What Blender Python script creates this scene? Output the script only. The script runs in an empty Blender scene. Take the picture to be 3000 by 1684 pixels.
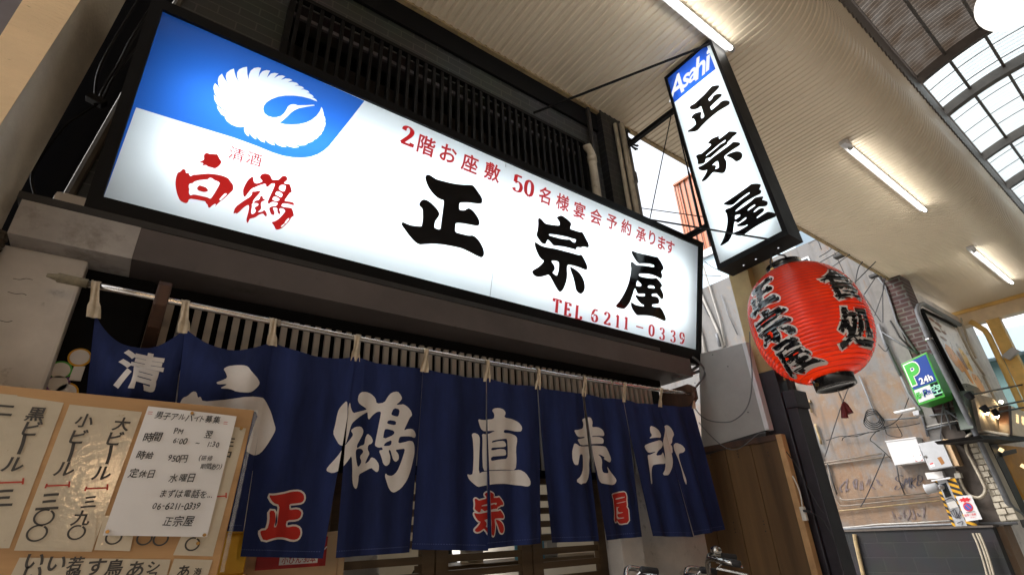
import bpy, bmesh, math, random
import numpy as np
from mathutils import Vector, Matrix
from mathutils.geometry import delaunay_2d_cdt
S=bpy.context.scene; COL=S.collection
R_=math.radians
random.seed(7)
# ---------------------------------------------------------------- camera, sky, sun, exposure
FPX,YAW,PIT,ROL=(1506.58, 37.384, 25.648, -2.803)
cam=bpy.data.cameras.new('camera'); cam.sensor_width=36; cam.sensor_fit='HORIZONTAL'
cam.lens=FPX/3000*36; cam.clip_start=.05; cam.clip_end=500
camo=bpy.data.objects.new('camera',cam); COL.objects.link(camo)
_cy,_sy,_cp,_sp=math.cos(R_(YAW)),math.sin(R_(YAW)),math.cos(R_(PIT)),math.sin(R_(PIT))
_f=Vector((_sy*_cp,_cy*_cp,_sp)); _r=Vector((_cy,-_sy,0)); _u=_r.cross(_f)
_cr,_sr=math.cos(R_(ROL)),math.sin(R_(ROL))
_r2=_r*_cr+_u*_sr; _u2=_u*_cr-_r*_sr
m=Matrix((( _r2.x,_u2.x,-_f.x,0),(_r2.y,_u2.y,-_f.y,0),(_r2.z,_u2.z,-_f.z,1.55),(0,0,0,1)))
camo.matrix_world=m; S.camera=camo
W=bpy.data.worlds.new('World'); S.world=W; W.use_nodes=True
nt=W.node_tree; bg=nt.nodes['Background']; sky=nt.nodes.new('ShaderNodeTexSky'); sky.sky_type='NISHITA'
sky.sun_disc=False; sky.sun_elevation=R_(54); sky.sun_rotation=R_(300); sky.dust_density=4; sky.air_density=1.2; sky.altitude=0
_h=nt.nodes.new('ShaderNodeHueSaturation'); _h.inputs['Saturation'].default_value=.22  # thin overcast: nearly white sky
nt.links.new(sky.outputs[0],_h.inputs['Color']); nt.links.new(_h.outputs[0],bg.inputs[0]); bg.inputs[1].default_value=.15
sl=bpy.data.lights.new('sun','SUN'); sl.energy=.5; sl.angle=R_(12); sl.color=(1,.96,.9)
so=bpy.data.objects.new('sun',sl); COL.objects.link(so)
# same direction as the sky's sun: elevation 54, rotation 300 (measured from +Y towards +X)
_d=Vector((math.sin(R_(300))*math.cos(R_(54)),math.cos(R_(300))*math.cos(R_(54)),math.sin(R_(54))))
so.rotation_euler=_d.to_track_quat('Z','Y').to_euler()
vs=S.view_settings; S.display_settings.display_device='sRGB'
vs.view_transform='Standard'; vs.look='None'; vs.gamma=1; vs.use_curve_mapping=False; vs.exposure=1.62
S.cycles.use_denoising=True; S.cycles.sample_clamp_indirect=6; S.cycles.max_bounces=10; S.cycles.diffuse_bounces=5
S.cycles.transmission_bounces=6; S.cycles.transparent_max_bounces=12; S.cycles.caustics_reflective=False; S.cycles.caustics_refractive=False
# ---------------------------------------------------------------- outlines traced for lettering, emblem and layout (metres)
T={
 'sei':{'s':[[(1.023,.5688),(1.0243,.5747),(1.0273,.5792),(1.0339,.5848),(1.0396,.587),(1.0478,.5869),(1.0564,.5854),(1.0701,.5819),(1.0788,.5799),(1.0873,.5782),(1.1029,.5789),(1.1342,.5824),(1.1596,.5856),(1.1931,.5903),(1.2169,.5949),(1.2438,.6017),(1.2684,.6093),(1.3041,.6219),(1.3221,.6247),(1.3319,.6192),(1.3415,.6129),(1.3558,.6022),(1.3664,.5941),(1.3789,.584),(1.3868,.5758),(1.3947,.5651),(1.398,.557),(1.3987,.5472),(1.3964,.5408),(1.39,.5343),(1.3805,.5298),(1.3629,.5248),(1.3451,.5205),(1.3172,.5143),(1.295,.5082),(1.2664,.4989),(1.2542,.4928),(1.2516,.4868),(1.2513,.4776),(1.2532,.4605),(1.2564,.4533),(1.2625,.4521),(1.2708,.4532),(1.286,.4572),(1.2943,.4616),(1.3003,.4688),(1.3056,.4736),(1.313,.4787),(1.3198,.4802),(1.3296,.4792),(1.3388,.4761),(1.3524,.469),(1.3635,.4613),(1.3781,.4485),(1.3869,.4387),(1.3949,.4265),(1.398,.418),(1.3978,.4088),(1.3956,.4027),(1.3899,.3964),(1.3836,.3931),(1.373,.3912),(1.3592,.3891),(1.3347,.3857),(1.3144,.3827),(1.287,.3783),(1.2695,.3745),(1.2523,.3691),(1.2457,.3636),(1.246,.3548),(1.2469,.3431),(1.2487,.3222),(1.2573,.3142),(1.2775,.3149),(1.2983,.3164),(1.3311,.3194),(1.3473,.3223),(1.3555,.3267),(1.3637,.328),(1.3764,.3269),(1.3868,.3236),(1.4004,.3163),(1.4116,.3081),(1.4262,.2946),(1.4357,.2833),(1.4452,.2682),(1.4501,.2575),(1.4533,.2455),(1.4532,.2366),(1.4496,.226),(1.4455,.2203),(1.4388,.2162),(1.4312,.2152),(1.4183,.2165),(1.4018,.2191),(1.3726,.2245),(1.3498,.2282),(1.3213,.2322),(1.298,.2332),(1.2675,.2314),(1.2412,.2292),(1.205,.2251),(1.1784,.221),(1.1467,.2147),(1.12,.2075),(1.0838,.1954),(1.0661,.1892),(1.0573,.1858),(1.0495,.185),(1.0384,.1863),(1.0281,.1898),(1.013,.1973),(1.0009,.2048),(.9852,.2165),(.9741,.2254),(.9617,.2365),(.9527,.2442),(.9422,.2529),(.9368,.2582),(.9335,.2631),(.9327,.2669),(.9336,.2716),(.9359,.2744),(.9406,.2768),(.9467,.277),(.9577,.275),(.968,.2741),(.9833,.2738),(.9976,.2753),(1.0185,.2793),(1.0304,.2817),(1.0394,.2836),(1.0439,.2861),(1.0463,.2908),(1.047,.3016),(1.0465,.3242),(1.044,.3444),(1.0384,.3733),(1.0318,.3868),(1.0208,.3923),(1.0156,.3966),(1.0135,.4021),(1.0137,.408),(1.0166,.4176),(1.0203,.4244),(1.0269,.4322),(1.0331,.4365),(1.0422,.4396),(1.0509,.4401),(1.0641,.438),(1.0748,.4348),(1.0888,.4286),(1.1007,.4221),(1.1171,.4119),(1.1269,.4041),(1.1357,.3944),(1.139,.3875),(1.1386,.3795),(1.1349,.3692),(1.1257,.3507),(1.1213,.3389),(1.1196,.3276),(1.1196,.3178),(1.1214,.3045),(1.1249,.2995),(1.1319,.3002),(1.1367,.2998),(1.1419,.2983),(1.1463,.2987),(1.1525,.3012),(1.1556,.3045),(1.1572,.3106),(1.1575,.3251),(1.1566,.356),(1.1561,.3817),(1.1557,.4162),(1.1551,.4393),(1.1539,.4637),(1.1505,.4731),(1.1429,.4727),(1.1339,.473),(1.1188,.4742),(1.1066,.4774),(1.0907,.4845),(1.0779,.4924),(1.0612,.5054),(1.0506,.5159),(1.0403,.5295),(1.034,.539),(1.0284,.5496),(1.0254,.5566),(1.0233,.5637)]],'h':[]},
 'sou':{'s':[[(1.8144,.5671),(1.8146,.5725),(1.817,.5765),(1.8229,.5812),(1.8287,.5824),(1.8375,.5805),(1.8456,.577),(1.8573,.5699),(1.8655,.5654),(1.8748,.5611),(1.8886,.5611),(1.9146,.5656),(1.94,.5706),(1.9787,.5789),(1.9938,.5865),(1.9935,.5974),(1.9903,.6051),(1.9825,.6137),(1.9756,.6195),(1.9658,.6256),(1.9652,.6312),(1.9734,.6394),(1.9817,.6454),(1.9946,.6525),(2.0042,.6553),(2.0157,.6553),(2.0278,.6533),(2.0469,.6482),(2.0612,.6434),(2.0784,.6365),(2.0869,.6313),(2.0913,.6252),(2.0912,.6171),(2.0867,.6026),(2.0858,.595),(2.0882,.5901),(2.0977,.5883),(2.1194,.5886),(2.1383,.5894),(2.1645,.5913),(2.1784,.5935),(2.1877,.5975),(2.1944,.597),(2.2023,.5917),(2.2118,.5834),(2.228,.5673),(2.2399,.5551),(2.2536,.5401),(2.2605,.5295),(2.2642,.5172),(2.2629,.5105),(2.256,.5055),(2.2447,.5031),(2.2228,.5018),(2.2088,.498),(2.1951,.4897),(2.1824,.4854),(2.1635,.4827),(2.1551,.477),(2.1525,.4651),(2.1437,.4602),(2.124,.4595),(2.1017,.458),(2.0649,.455),(2.04,.4518),(2.0132,.4468),(1.9933,.4426),(1.9693,.4369),(1.9561,.4367),(1.9466,.4419),(1.9383,.4468),(1.9264,.4541),(1.9182,.4579),(1.9091,.4603),(1.9043,.4575),(1.901,.448),(1.8984,.4408),(1.8951,.432),(1.8905,.4271),(1.8823,.4234),(1.8747,.4229),(1.8637,.4253),(1.8529,.4307),(1.8366,.4418),(1.826,.4505),(1.8153,.4614),(1.8126,.4703),(1.8162,.482),(1.8182,.493),(1.8197,.5094),(1.8199,.5214),(1.8191,.5353),(1.8178,.5461),(1.8153,.5596)],[(1.8077,.4126),(1.8111,.4164),(1.8164,.4168),(1.8264,.4141),(1.8364,.4117),(1.8518,.4083),(1.8662,.4072),(1.8878,.4076),(1.9132,.4103),(1.9565,.4168),(1.9911,.4205),(2.036,.4236),(2.0699,.4259),(2.1114,.4285),(2.1388,.43),(2.1671,.4311),(2.1827,.4336),(2.1942,.439),(2.2017,.4395),(2.2093,.4357),(2.2175,.429),(2.231,.4158),(2.2412,.4047),(2.2539,.3895),(2.2603,.3794),(2.2637,.3692),(2.2638,.362),(2.2607,.3538),(2.2558,.3496),(2.2463,.3472),(2.2322,.3469),(2.2056,.3486),(2.1822,.3491),(2.1492,.3486),(2.1254,.3471),(2.098,.3436),(2.087,.3351),(2.0867,.317),(2.0883,.3019),(2.0928,.2816),(2.094,.2651),(2.0927,.2434),(2.0893,.2252),(2.082,.2005),(2.0755,.184),(2.0661,.1667),(2.0586,.1575),(2.049,.1511),(2.0413,.1498),(2.0312,.1527),(2.0214,.1593),(2.0066,.1732),(1.9948,.1855),(1.9797,.2028),(1.9689,.2145),(1.9565,.2271),(1.9486,.233),(1.941,.2353),(1.9319,.233),(1.9164,.2251),(1.9024,.2184),(1.8822,.2093),(1.8678,.2047),(1.8513,.202),(1.8397,.2024),(1.8268,.206),(1.8188,.2105),(1.8117,.2182),(1.8101,.2242),(1.8133,.2318),(1.8229,.2409),(1.844,.2566),(1.8582,.269),(1.8733,.285),(1.8824,.2969),(1.8906,.3112),(1.8881,.318),(1.8736,.3212),(1.8633,.3259),(1.8516,.3349),(1.8421,.3446),(1.8296,.3603),(1.8215,.3724),(1.8133,.3876),(1.8093,.3974),(1.8072,.4073)],[(2.1134,.3321),(2.1249,.3333),(2.137,.3321),(2.1561,.3279),(2.1724,.3227),(2.1946,.3138),(2.2106,.3034),(2.2291,.2861),(2.2399,.2722),(2.2489,.2543),(2.2531,.2403),(2.2549,.2226),(2.2525,.2092),(2.2445,.1929),(2.237,.1841),(2.2257,.178),(2.2156,.1764),(2.2013,.1786),(2.1916,.1827),(2.1814,.1911),(2.1748,.2015),(2.1682,.2197),(2.1609,.237),(2.1489,.2628),(2.1387,.2808),(2.125,.3008),(2.1173,.3137),(2.1113,.3266)]],'h':[[(1.9204,.5021),(1.9398,.5065),(1.9614,.5105),(1.9968,.5163),(2.025,.5203),(2.0614,.5248),(2.0848,.527),(2.1081,.5283),(2.1238,.5288),(2.1404,.5288),(2.1438,.5232),(2.1358,.509),(2.1288,.5041),(2.1192,.5058),(2.1088,.5086),(2.0918,.514),(2.0798,.514),(2.0665,.5086),(2.0471,.5044),(2.011,.499),(1.9864,.4962),(1.9596,.4945),(1.9413,.4934),(1.9215,.4922),(1.9135,.4937),(1.913,.4985)],[(1.9597,.3343),(1.976,.3386),(1.9886,.3405),(2.0041,.341),(2.0119,.3375),(2.0161,.3279),(2.0176,.3144),(2.0173,.2895),(2.0153,.2723),(2.0107,.2536),(2.0045,.2472),(1.9931,.2496),(1.9842,.2522),(1.9727,.2564),(1.9728,.2633),(1.9845,.2767),(1.9876,.2872),(1.9839,.3004),(1.9777,.3091),(1.9656,.3183),(1.9592,.3243),(1.955,.3302)]]},
 'ya':{'s':[[(2.6846,.5907),(2.6857,.5973),(2.688,.6006),(2.6927,.6027),(2.7023,.6033),(2.722,.6029),(2.7427,.6038),(2.7758,.6065),(2.8046,.6095),(2.8449,.6146),(2.8797,.6185),(2.928,.6234),(2.951,.6267),(2.9614,.6302),(2.969,.6298),(2.9781,.6252),(2.989,.6184),(3.0075,.6056),(3.0201,.5952),(3.0334,.5817),(3.04,.5729),(3.0438,.5642),(3.0441,.5581),(3.0413,.5513),(3.0355,.5437),(3.0237,.5311),(3.0214,.5229),(3.0272,.5147),(3.0306,.508),(3.0336,.4991),(3.032,.4905),(3.0249,.4772),(3.0187,.4721),(3.0098,.4724),(2.998,.4735),(2.9767,.4762),(2.9575,.4773),(2.9297,.4776),(2.9081,.4766),(2.8808,.4739),(2.8597,.4707),(2.8331,.4652),(2.8136,.4607),(2.7907,.4545),(2.7793,.4502),(2.773,.4451),(2.771,.4415),(2.7719,.4371),(2.7773,.4349),(2.7899,.4339),(2.8066,.4345),(2.8365,.4372),(2.8615,.4403),(2.8951,.4457),(2.9177,.4501),(2.9415,.4559),(2.9538,.4596),(2.9612,.4633),(2.9681,.4636),(2.978,.4605),(2.9884,.4562),(3.0047,.4482),(3.0161,.4416),(3.029,.4327),(3.0345,.4266),(3.0356,.4197),(3.0338,.4146),(3.0282,.4085),(3.0239,.4052),(3.0187,.4028),(3.0197,.3988),(3.0272,.3911),(3.0339,.3833),(3.0434,.3712),(3.0492,.3628),(3.0543,.3533),(3.0557,.3452),(3.0542,.3343),(3.0514,.3269),(3.0459,.3191),(3.0402,.316),(3.0314,.316),(3.0237,.3182),(3.0128,.3241),(3.0043,.3291),(2.9934,.3361),(2.9863,.3407),(2.979,.3454),(2.9708,.3456),(2.9572,.3417),(2.9456,.3378),(2.9295,.3318),(2.9227,.3278),(2.9216,.3234),(2.9236,.3205),(2.9295,.3177),(2.9379,.3179),(2.9531,.3212),(2.9646,.3227),(2.9784,.3229),(2.988,.3212),(2.9988,.3165),(3.0048,.311),(3.0096,.3015),(3.0107,.2939),(3.0088,.2842),(3.0055,.2784),(2.9988,.2735),(2.9888,.2696),(2.9701,.2645),(2.9568,.2609),(2.9417,.257),(2.9349,.2538),(2.9328,.2494),(2.9326,.246),(2.9342,.2418),(2.9426,.2408),(2.9623,.2426),(2.9809,.2451),(3.0083,.2497),(3.0233,.2501),(3.034,.2465),(3.0448,.2386),(3.0616,.2222),(3.0727,.2102),(3.0841,.1962),(3.0897,.1863),(3.0928,.1753),(3.0911,.168),(3.0838,.1606),(3.0767,.1578),(3.0661,.1584),(3.0509,.16),(3.0228,.1638),(2.9982,.1658),(2.9638,.1671),(2.9371,.1666),(2.9035,.1641),(2.8787,.1612),(2.8492,.1565),(2.8244,.1517),(2.7907,.1444),(2.7729,.1432),(2.7613,.1475),(2.7501,.154),(2.7332,.1661),(2.7225,.1761),(2.7119,.1894),(2.7068,.1997),(2.7043,.2124),(2.705,.219),(2.7095,.2228),(2.7151,.2231),(2.7249,.2201),(2.7339,.2178),(2.7469,.215),(2.7622,.2143),(2.7881,.2152),(2.8073,.2163),(2.8301,.2182),(2.8401,.2207),(2.8424,.2253),(2.8416,.228),(2.8371,.2305),(2.8308,.2318),(2.8192,.2328),(2.808,.2361),(2.7911,.2438),(2.7784,.2508),(2.7631,.261),(2.7546,.268),(2.7486,.2757),(2.7473,.2807),(2.7502,.2859),(2.7554,.2875),(2.7659,.2864),(2.7777,.2866),(2.7972,.2879),(2.8126,.29),(2.8322,.2939),(2.8417,.2971),(2.8464,.3016),(2.8477,.3055),(2.8464,.3109),(2.8443,.3132),(2.8402,.3137),(2.8234,.3105),(2.7844,.3018),(2.767,.3009),(2.7617,.3074),(2.7554,.315),(2.7447,.328),(2.7388,.3311),(2.7343,.326),(2.7299,.3163),(2.7233,.2968),(2.7171,.2786),(2.7079,.252),(2.701,.2351),(2.6927,.2189),(2.6838,.2057),(2.6694,.1883),(2.6592,.1775),(2.6475,.1674),(2.6393,.1623),(2.6303,.1594),(2.616,.1574),(2.5885,.1554),(2.5723,.1563),(2.5583,.1606),(2.5543,.1647),(2.5584,.1709),(2.566,.1802),(2.5813,.1976),(2.5944,.2146),(2.6123,.2405),(2.6258,.2625),(2.6422,.2928),(2.6533,.3164),(2.6652,.3461),(2.6728,.37),(2.68,.4011),(2.684,.4262),(2.687,.4589),(2.6864,.4749),(2.682,.4829),(2.6796,.4913),(2.6779,.5046),(2.6798,.5126),(2.6864,.5197),(2.6929,.5218),(2.7027,.5203),(2.7139,.5168),(2.7324,.5096),(2.7518,.5095),(2.7827,.5163),(2.8093,.5218),(2.8459,.5289),(2.8757,.5336),(2.9149,.5385),(2.9315,.5425),(2.9347,.5478),(2.9352,.5513),(2.9332,.5549),(2.9256,.5562),(2.9083,.556),(2.8909,.5542),(2.8637,.55),(2.8426,.5458),(2.816,.5394),(2.7992,.5346),(2.7829,.5289),(2.7726,.5266),(2.7627,.5264),(2.7534,.5291),(2.7397,.5365),(2.7289,.5434),(2.7151,.5536),(2.7055,.562),(2.6949,.5731),(2.6893,.5798),(2.6856,.5857)]],'h':[[(2.7613,.3942),(2.7663,.3936),(2.7722,.3916),(2.7824,.3871),(2.79,.384),(2.7992,.3804),(2.8027,.3758),(2.8026,.3678),(2.7995,.3631),(2.7915,.3595),(2.7832,.3571),(2.7703,.3547),(2.7613,.3538),(2.7516,.3538),(2.7487,.3581),(2.7512,.3689),(2.7537,.3779),(2.7578,.3898)],[(2.898,.3914),(2.9166,.3946),(2.9286,.3958),(2.9407,.3958),(2.9472,.393),(2.9518,.3859),(2.9513,.3819),(2.9457,.379),(2.9354,.3768),(2.915,.3742),(2.8997,.3724),(2.8811,.3704),(2.875,.372),(2.878,.378),(2.8817,.3825),(2.8882,.388)]]},
 'haku':{'s':[[(.0024,.2528),(.0061,.2571),(.0098,.2616),(.0157,.2686),(.0182,.2724),(.019,.2752),(.0186,.2781),(.017,.2825),(.0158,.2863),(.0147,.2918),(.0151,.2957),(.0175,.3004),(.0195,.3032),(.0223,.3057),(.0248,.3065),(.0283,.3059),(.0313,.3057),(.0353,.306),(.0385,.3073),(.0427,.3103),(.0459,.3115),(.05,.3114),(.0533,.3126),(.0575,.3155),(.0605,.3151),(.0641,.3114),(.0671,.3076),(.0712,.3015),(.0745,.2975),(.0789,.2932),(.0813,.2905),(.083,.2877),(.0832,.2841),(.0821,.2777),(.0802,.272),(.0765,.2637),(.0738,.2587),(.0706,.2541),(.0682,.2515),(.0652,.2497),(.0624,.2489),(.0583,.2489),(.0548,.249),(.0499,.2493),(.046,.2489),(.0409,.2476),(.0381,.2481),(.0362,.2508),(.0339,.2516),(.03,.2511),(.0266,.2496),(.0219,.2465),(.018,.2438),(.0128,.2401),(.0122,.2404),(.0159,.2448),(.0183,.2484),(.0207,.253),(.0207,.2552),(.0184,.2563),(.0156,.2562),(.0105,.2547),(.0069,.2535),(.0026,.2518)],[(-.0542,.1871),(-.0509,.1895),(-.0481,.194),(-.0444,.2031),(-.0418,.2062),(-.039,.205),(-.0368,.205),(-.034,.206),(-.0327,.2038),(-.0319,.197),(-.0303,.1938),(-.027,.1922),(-.0249,.1932),(-.023,.1972),(-.0211,.1968),(-.0183,.1916),(-.0158,.1883),(-.0125,.185),(-.0104,.1848),(-.0084,.1876),(-.0066,.1901),(-.0041,.1935),(-.0007,.1956),(.0054,.1976),(.0123,.2008),(.0235,.2071),(.0332,.212),(.0466,.2182),(.0575,.222),(.0718,.2253),(.0827,.2271),(.0963,.2283),(.1064,.2281),(.1187,.2264),(.126,.223),(.1324,.216),(.1375,.2112),(.144,.2059),(.1479,.1986),(.1514,.1855),(.1507,.1762),(.1455,.1659),(.1407,.1563),(.134,.1422),(.1281,.1316),(.1198,.1188),(.1142,.1094),(.1084,.0984),(.105,.0917),(.1022,.0858),(.1017,.0863),(.1031,.0934),(.1025,.0962),(.0995,.0963),(.0967,.0941),(.0925,.0883),(.0898,.0837),(.087,.0779),(.0851,.0748),(.0828,.0729),(.081,.073),(.0788,.075),(.0772,.0778),(.0751,.0828),(.0726,.0858),(.068,.0884),(.0656,.0908),(.0642,.0943),(.0613,.0956),(.0554,.0952),(.048,.0946),(.035,.0934),(.0245,.0921),(.0107,.0897),(.0049,.0846),(.0041,.0739),(.0022,.0685),(-.0016,.0656),(-.0073,.0653),(-.018,.0672),(-.0251,.0723),(-.0327,.0833),(-.038,.0924),(-.0439,.1047),(-.0481,.1151),(-.053,.1294),(-.0556,.1399),(-.0573,.1521),(-.058,.1614),(-.058,.1727),(-.0575,.1791),(-.0561,.1842)]],'h':[[(-.0082,.1475),(-.007,.1512),(-.0045,.1537),(.0007,.1564),(.0037,.1594),(.0058,.1643),(.0093,.1685),(.016,.1742),(.0223,.1785),(.0318,.1837),(.0394,.1874),(.0491,.1919),(.0532,.195),(.0538,.1985),(.0554,.2008),(.059,.203),(.0623,.2035),(.0673,.2029),(.0699,.2017),(.0717,.1996),(.076,.1985),(.085,.198),(.0905,.1967),(.0955,.194),(.097,.1896),(.0958,.1811),(.094,.1714),(.0907,.1552),(.0881,.1438),(.0847,.131),(.0826,.1235),(.0806,.117),(.0789,.1142),(.0764,.1133),(.0737,.1135),(.0693,.115),(.0625,.1152),(.0493,.1143),(.0381,.1135),(.0225,.1124),(.0143,.11),(.0089,.1049),(.0054,.1042),(.0018,.1075),(-.0003,.1111),(-.002,.1169),(-.0026,.1212),(-.0024,.1261),(-.0033,.1296),(-.0057,.1336),(-.0071,.1376),(-.0082,.1437)],[(.1115,.1242),(.115,.1337),(.1182,.1414),(.123,.1514),(.1264,.1556),(.1305,.1562),(.1321,.1551),(.1321,.1517),(.13,.1461),(.1248,.1351),(.1212,.1277),(.1173,.1201),(.1146,.1178),(.1114,.1197)]],'i':[[(.0225,.1455),(.0253,.1536),(.0293,.1568),(.0366,.157),(.0424,.1569),(.0498,.1566),(.0549,.1545),(.0604,.1496),(.0622,.146),(.0614,.1419),(.0587,.1388),(.0528,.1351),(.0477,.1335),(.0405,.1331),(.0352,.1332),(.0291,.1338),(.0256,.1358),(.0226,.1405)]]},
 'tsuru':{'s':[[(.1993,.1638),(.1965,.1668),(.1938,.1734),(.1897,.1874),(.1887,.1978),(.1901,.2103),(.1921,.2218),(.1958,.2388),(.2006,.2504),(.2089,.2631),(.2135,.2661),(.2167,.2612),(.2187,.2558),(.2206,.2469),(.2238,.2426),(.2301,.2405),(.2352,.2413),(.2418,.2455),(.2471,.2498),(.2539,.2567),(.2542,.261),(.2481,.2649),(.2444,.2684),(.2412,.2733),(.2412,.2789),(.2445,.288),(.249,.2936),(.2571,.2984),(.2641,.3003),(.274,.3005),(.2799,.2978),(.2852,.2909),(.2886,.2862),(.2919,.2812),(.2968,.2809),(.3059,.2852),(.3113,.2871),(.3158,.2879),(.3197,.2929),(.3251,.3048),(.3285,.3108),(.3317,.3141),(.335,.3161),(.3402,.3177),(.3442,.3176),(.349,.3157),(.3517,.3121),(.3538,.3048),(.3526,.299),(.3474,.2917),(.3447,.2875),(.343,.2842),(.3437,.2824),(.3471,.2813),(.3528,.2822),(.364,.2856),(.37,.2837),(.374,.2756),(.3774,.2684),(.3822,.2584),(.3838,.2533),(.3833,.2504),(.3817,.2484),(.3781,.2463),(.3751,.241),(.371,.2297),(.3677,.2201),(.3633,.207),(.3625,.2015),(.3651,.2006),(.3735,.2018),(.3925,.2055),(.4013,.2047),(.4046,.1986),(.4053,.1952),(.4037,.1925),(.3985,.1914),(.3866,.1914),(.3765,.1904),(.3629,.1879),(.3565,.1844),(.354,.1779),(.3538,.1742),(.3559,.1714),(.3618,.1709),(.3748,.1726),(.3841,.1741),(.3947,.1764),(.4008,.1739),(.4057,.1652),(.4094,.1575),(.414,.1465),(.4139,.1409),(.409,.1376),(.4056,.131),(.402,.1175),(.3975,.1064),(.3895,.0916),(.3835,.0816),(.3764,.0707),(.3698,.0643),(.3602,.0587),(.355,.0575),(.3515,.0599),(.3484,.0633),(.344,.0697),(.3409,.0735),(.3372,.0767),(.3343,.0795),(.3308,.0836),(.3324,.0871),(.3402,.0922),(.3462,.0978),(.3535,.107),(.3593,.1171),(.3669,.1335),(.371,.1432),(.3741,.1512),(.3731,.1561),(.3675,.1604),(.3624,.1618),(.3547,.161),(.3509,.1591),(.3486,.1548),(.3495,.1506),(.3539,.1442),(.3559,.1397),(.3566,.1346),(.3552,.1325),(.351,.132),(.3476,.1343),(.3432,.1407),(.3412,.1463),(.3404,.1539),(.3374,.1567),(.3306,.1562),(.3264,.1548),(.3224,.1517),(.3234,.1469),(.3299,.1377),(.3325,.1308),(.3326,.1225),(.3297,.1195),(.3219,.1201),(.3159,.1262),(.3083,.1411),(.3078,.1494),(.3141,.1559),(.3204,.16),(.3303,.1642),(.3349,.1696),(.3369,.179),(.3326,.182),(.3199,.1804),(.3129,.178),(.3077,.1736),(.3049,.1697),(.303,.1642),(.3004,.164),(.2959,.1691),(.2952,.1783),(.298,.1968),(.3004,.2121),(.3038,.2327),(.3058,.2466),(.3074,.2614),(.3046,.2661),(.296,.2633),(.2917,.2603),(.2896,.2557),(.2871,.2508),(.2826,.243),(.2794,.2398),(.2757,.2393),(.2737,.2416),(.2724,.2478),(.2704,.2502),(.2667,.2501),(.2616,.2473),(.2525,.2405),(.2456,.2346),(.2369,.2262),(.2306,.2202),(.2232,.2132),(.2184,.2057),(.2136,.1937),(.2103,.1848),(.2068,.1741),(.2043,.1683),(.2015,.1643)],[(.1743,.082),(.175,.0998),(.1804,.1144),(.1933,.134),(.2033,.148),(.2159,.1643),(.2223,.1745),(.226,.1845),(.2265,.1904),(.224,.1955),(.2263,.1985),(.2346,.2009),(.2398,.2038),(.2447,.2086),(.2491,.2107),(.2554,.2112),(.2571,.2088),(.2551,.202),(.2523,.1948),(.2472,.1835),(.2433,.1744),(.2385,.1624),(.2367,.1557),(.237,.1507),(.2381,.1483),(.2405,.1474),(.2419,.15),(.2434,.1573),(.2475,.1624),(.2567,.1682),(.2604,.1742),(.2606,.1838),(.2617,.1886),(.2641,.1912),(.2664,.1916),(.2697,.1901),(.2717,.1874),(.2736,.182),(.2759,.1804),(.2798,.1817),(.2817,.1807),(.2825,.1766),(.2804,.1732),(.2742,.1684),(.2713,.1637),(.2701,.1564),(.2711,.15),(.275,.1409),(.2756,.1343),(.2735,.1267),(.2706,.1211),(.2653,.1142),(.2678,.1137),(.2793,.1191),(.2847,.1236),(.2872,.1296),(.2907,.1301),(.2969,.1252),(.3005,.1206),(.3035,.1138),(.3041,.1094),(.3027,.105),(.3006,.104),(.2965,.1058),(.2933,.108),(.2895,.1119),(.285,.1115),(.2771,.1063),(.2708,.1),(.2628,.0889),(.2556,.0822),(.2451,.0763),(.2407,.0716),(.2398,.0654),(.2388,.0601),(.237,.0529),(.2346,.0531),(.2305,.0611),(.2289,.0681),(.2289,.0783),(.229,.0876),(.229,.1011),(.2287,.111),(.2277,.1225),(.2261,.1286),(.2232,.1323),(.2191,.1303),(.2115,.1213),(.2058,.1123),(.1988,.0982),(.1941,.0897),(.1893,.0823),(.1865,.08),(.184,.0817),(.181,.0807),(.176,.0766)]],'h':[[(.3265,.2535),(.3291,.2634),(.333,.2686),(.3401,.2721),(.3453,.2729),(.3516,.2716),(.3539,.2661),(.3536,.2534),(.3523,.247),(.3491,.2432),(.3451,.2417),(.3381,.2419),(.3331,.2437),(.3276,.2479)],[(.3185,.223),(.3208,.2309),(.3244,.2342),(.3312,.2349),(.3371,.2338),(.3453,.2305),(.3483,.2263),(.3477,.219),(.3463,.2146),(.3431,.2109),(.3399,.2104),(.3347,.2131),(.3302,.2143),(.3239,.2147),(.3206,.216),(.3185,.2188)],[(.3109,.192),(.3124,.1996),(.3145,.2038),(.3185,.2069),(.3232,.2075),(.3313,.2059),(.3359,.204),(.3396,.2009),(.3402,.198),(.338,.1937),(.3343,.1907),(.3273,.1874),(.3214,.1868),(.3134,.1884)],[(.3715,.0812),(.3788,.0913),(.3824,.0945),(.3844,.0925),(.3828,.0879),(.377,.0783),(.3734,.0751),(.37,.0767)],[(.3835,.1042),(.3899,.1193),(.3939,.1251),(.398,.1246),(.3969,.1177),(.3901,.1007),(.386,.0949),(.3824,.0973)],[(.2361,.1432),(.2397,.147),(.2438,.1494),(.2507,.1517),(.2552,.1523),(.2599,.1512),(.2615,.1491),(.2609,.1446),(.2583,.1404),(.2523,.134),(.2499,.1302),(.2499,.1268),(.2516,.124),(.256,.1203),(.2572,.116),(.2558,.1087),(.2536,.104),(.2495,.0993),(.2465,.0976),(.243,.0982),(.241,.1015),(.2393,.1095),(.2386,.1166),(.2384,.1268),(.2375,.1332),(.2355,.1393)]]},
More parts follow.
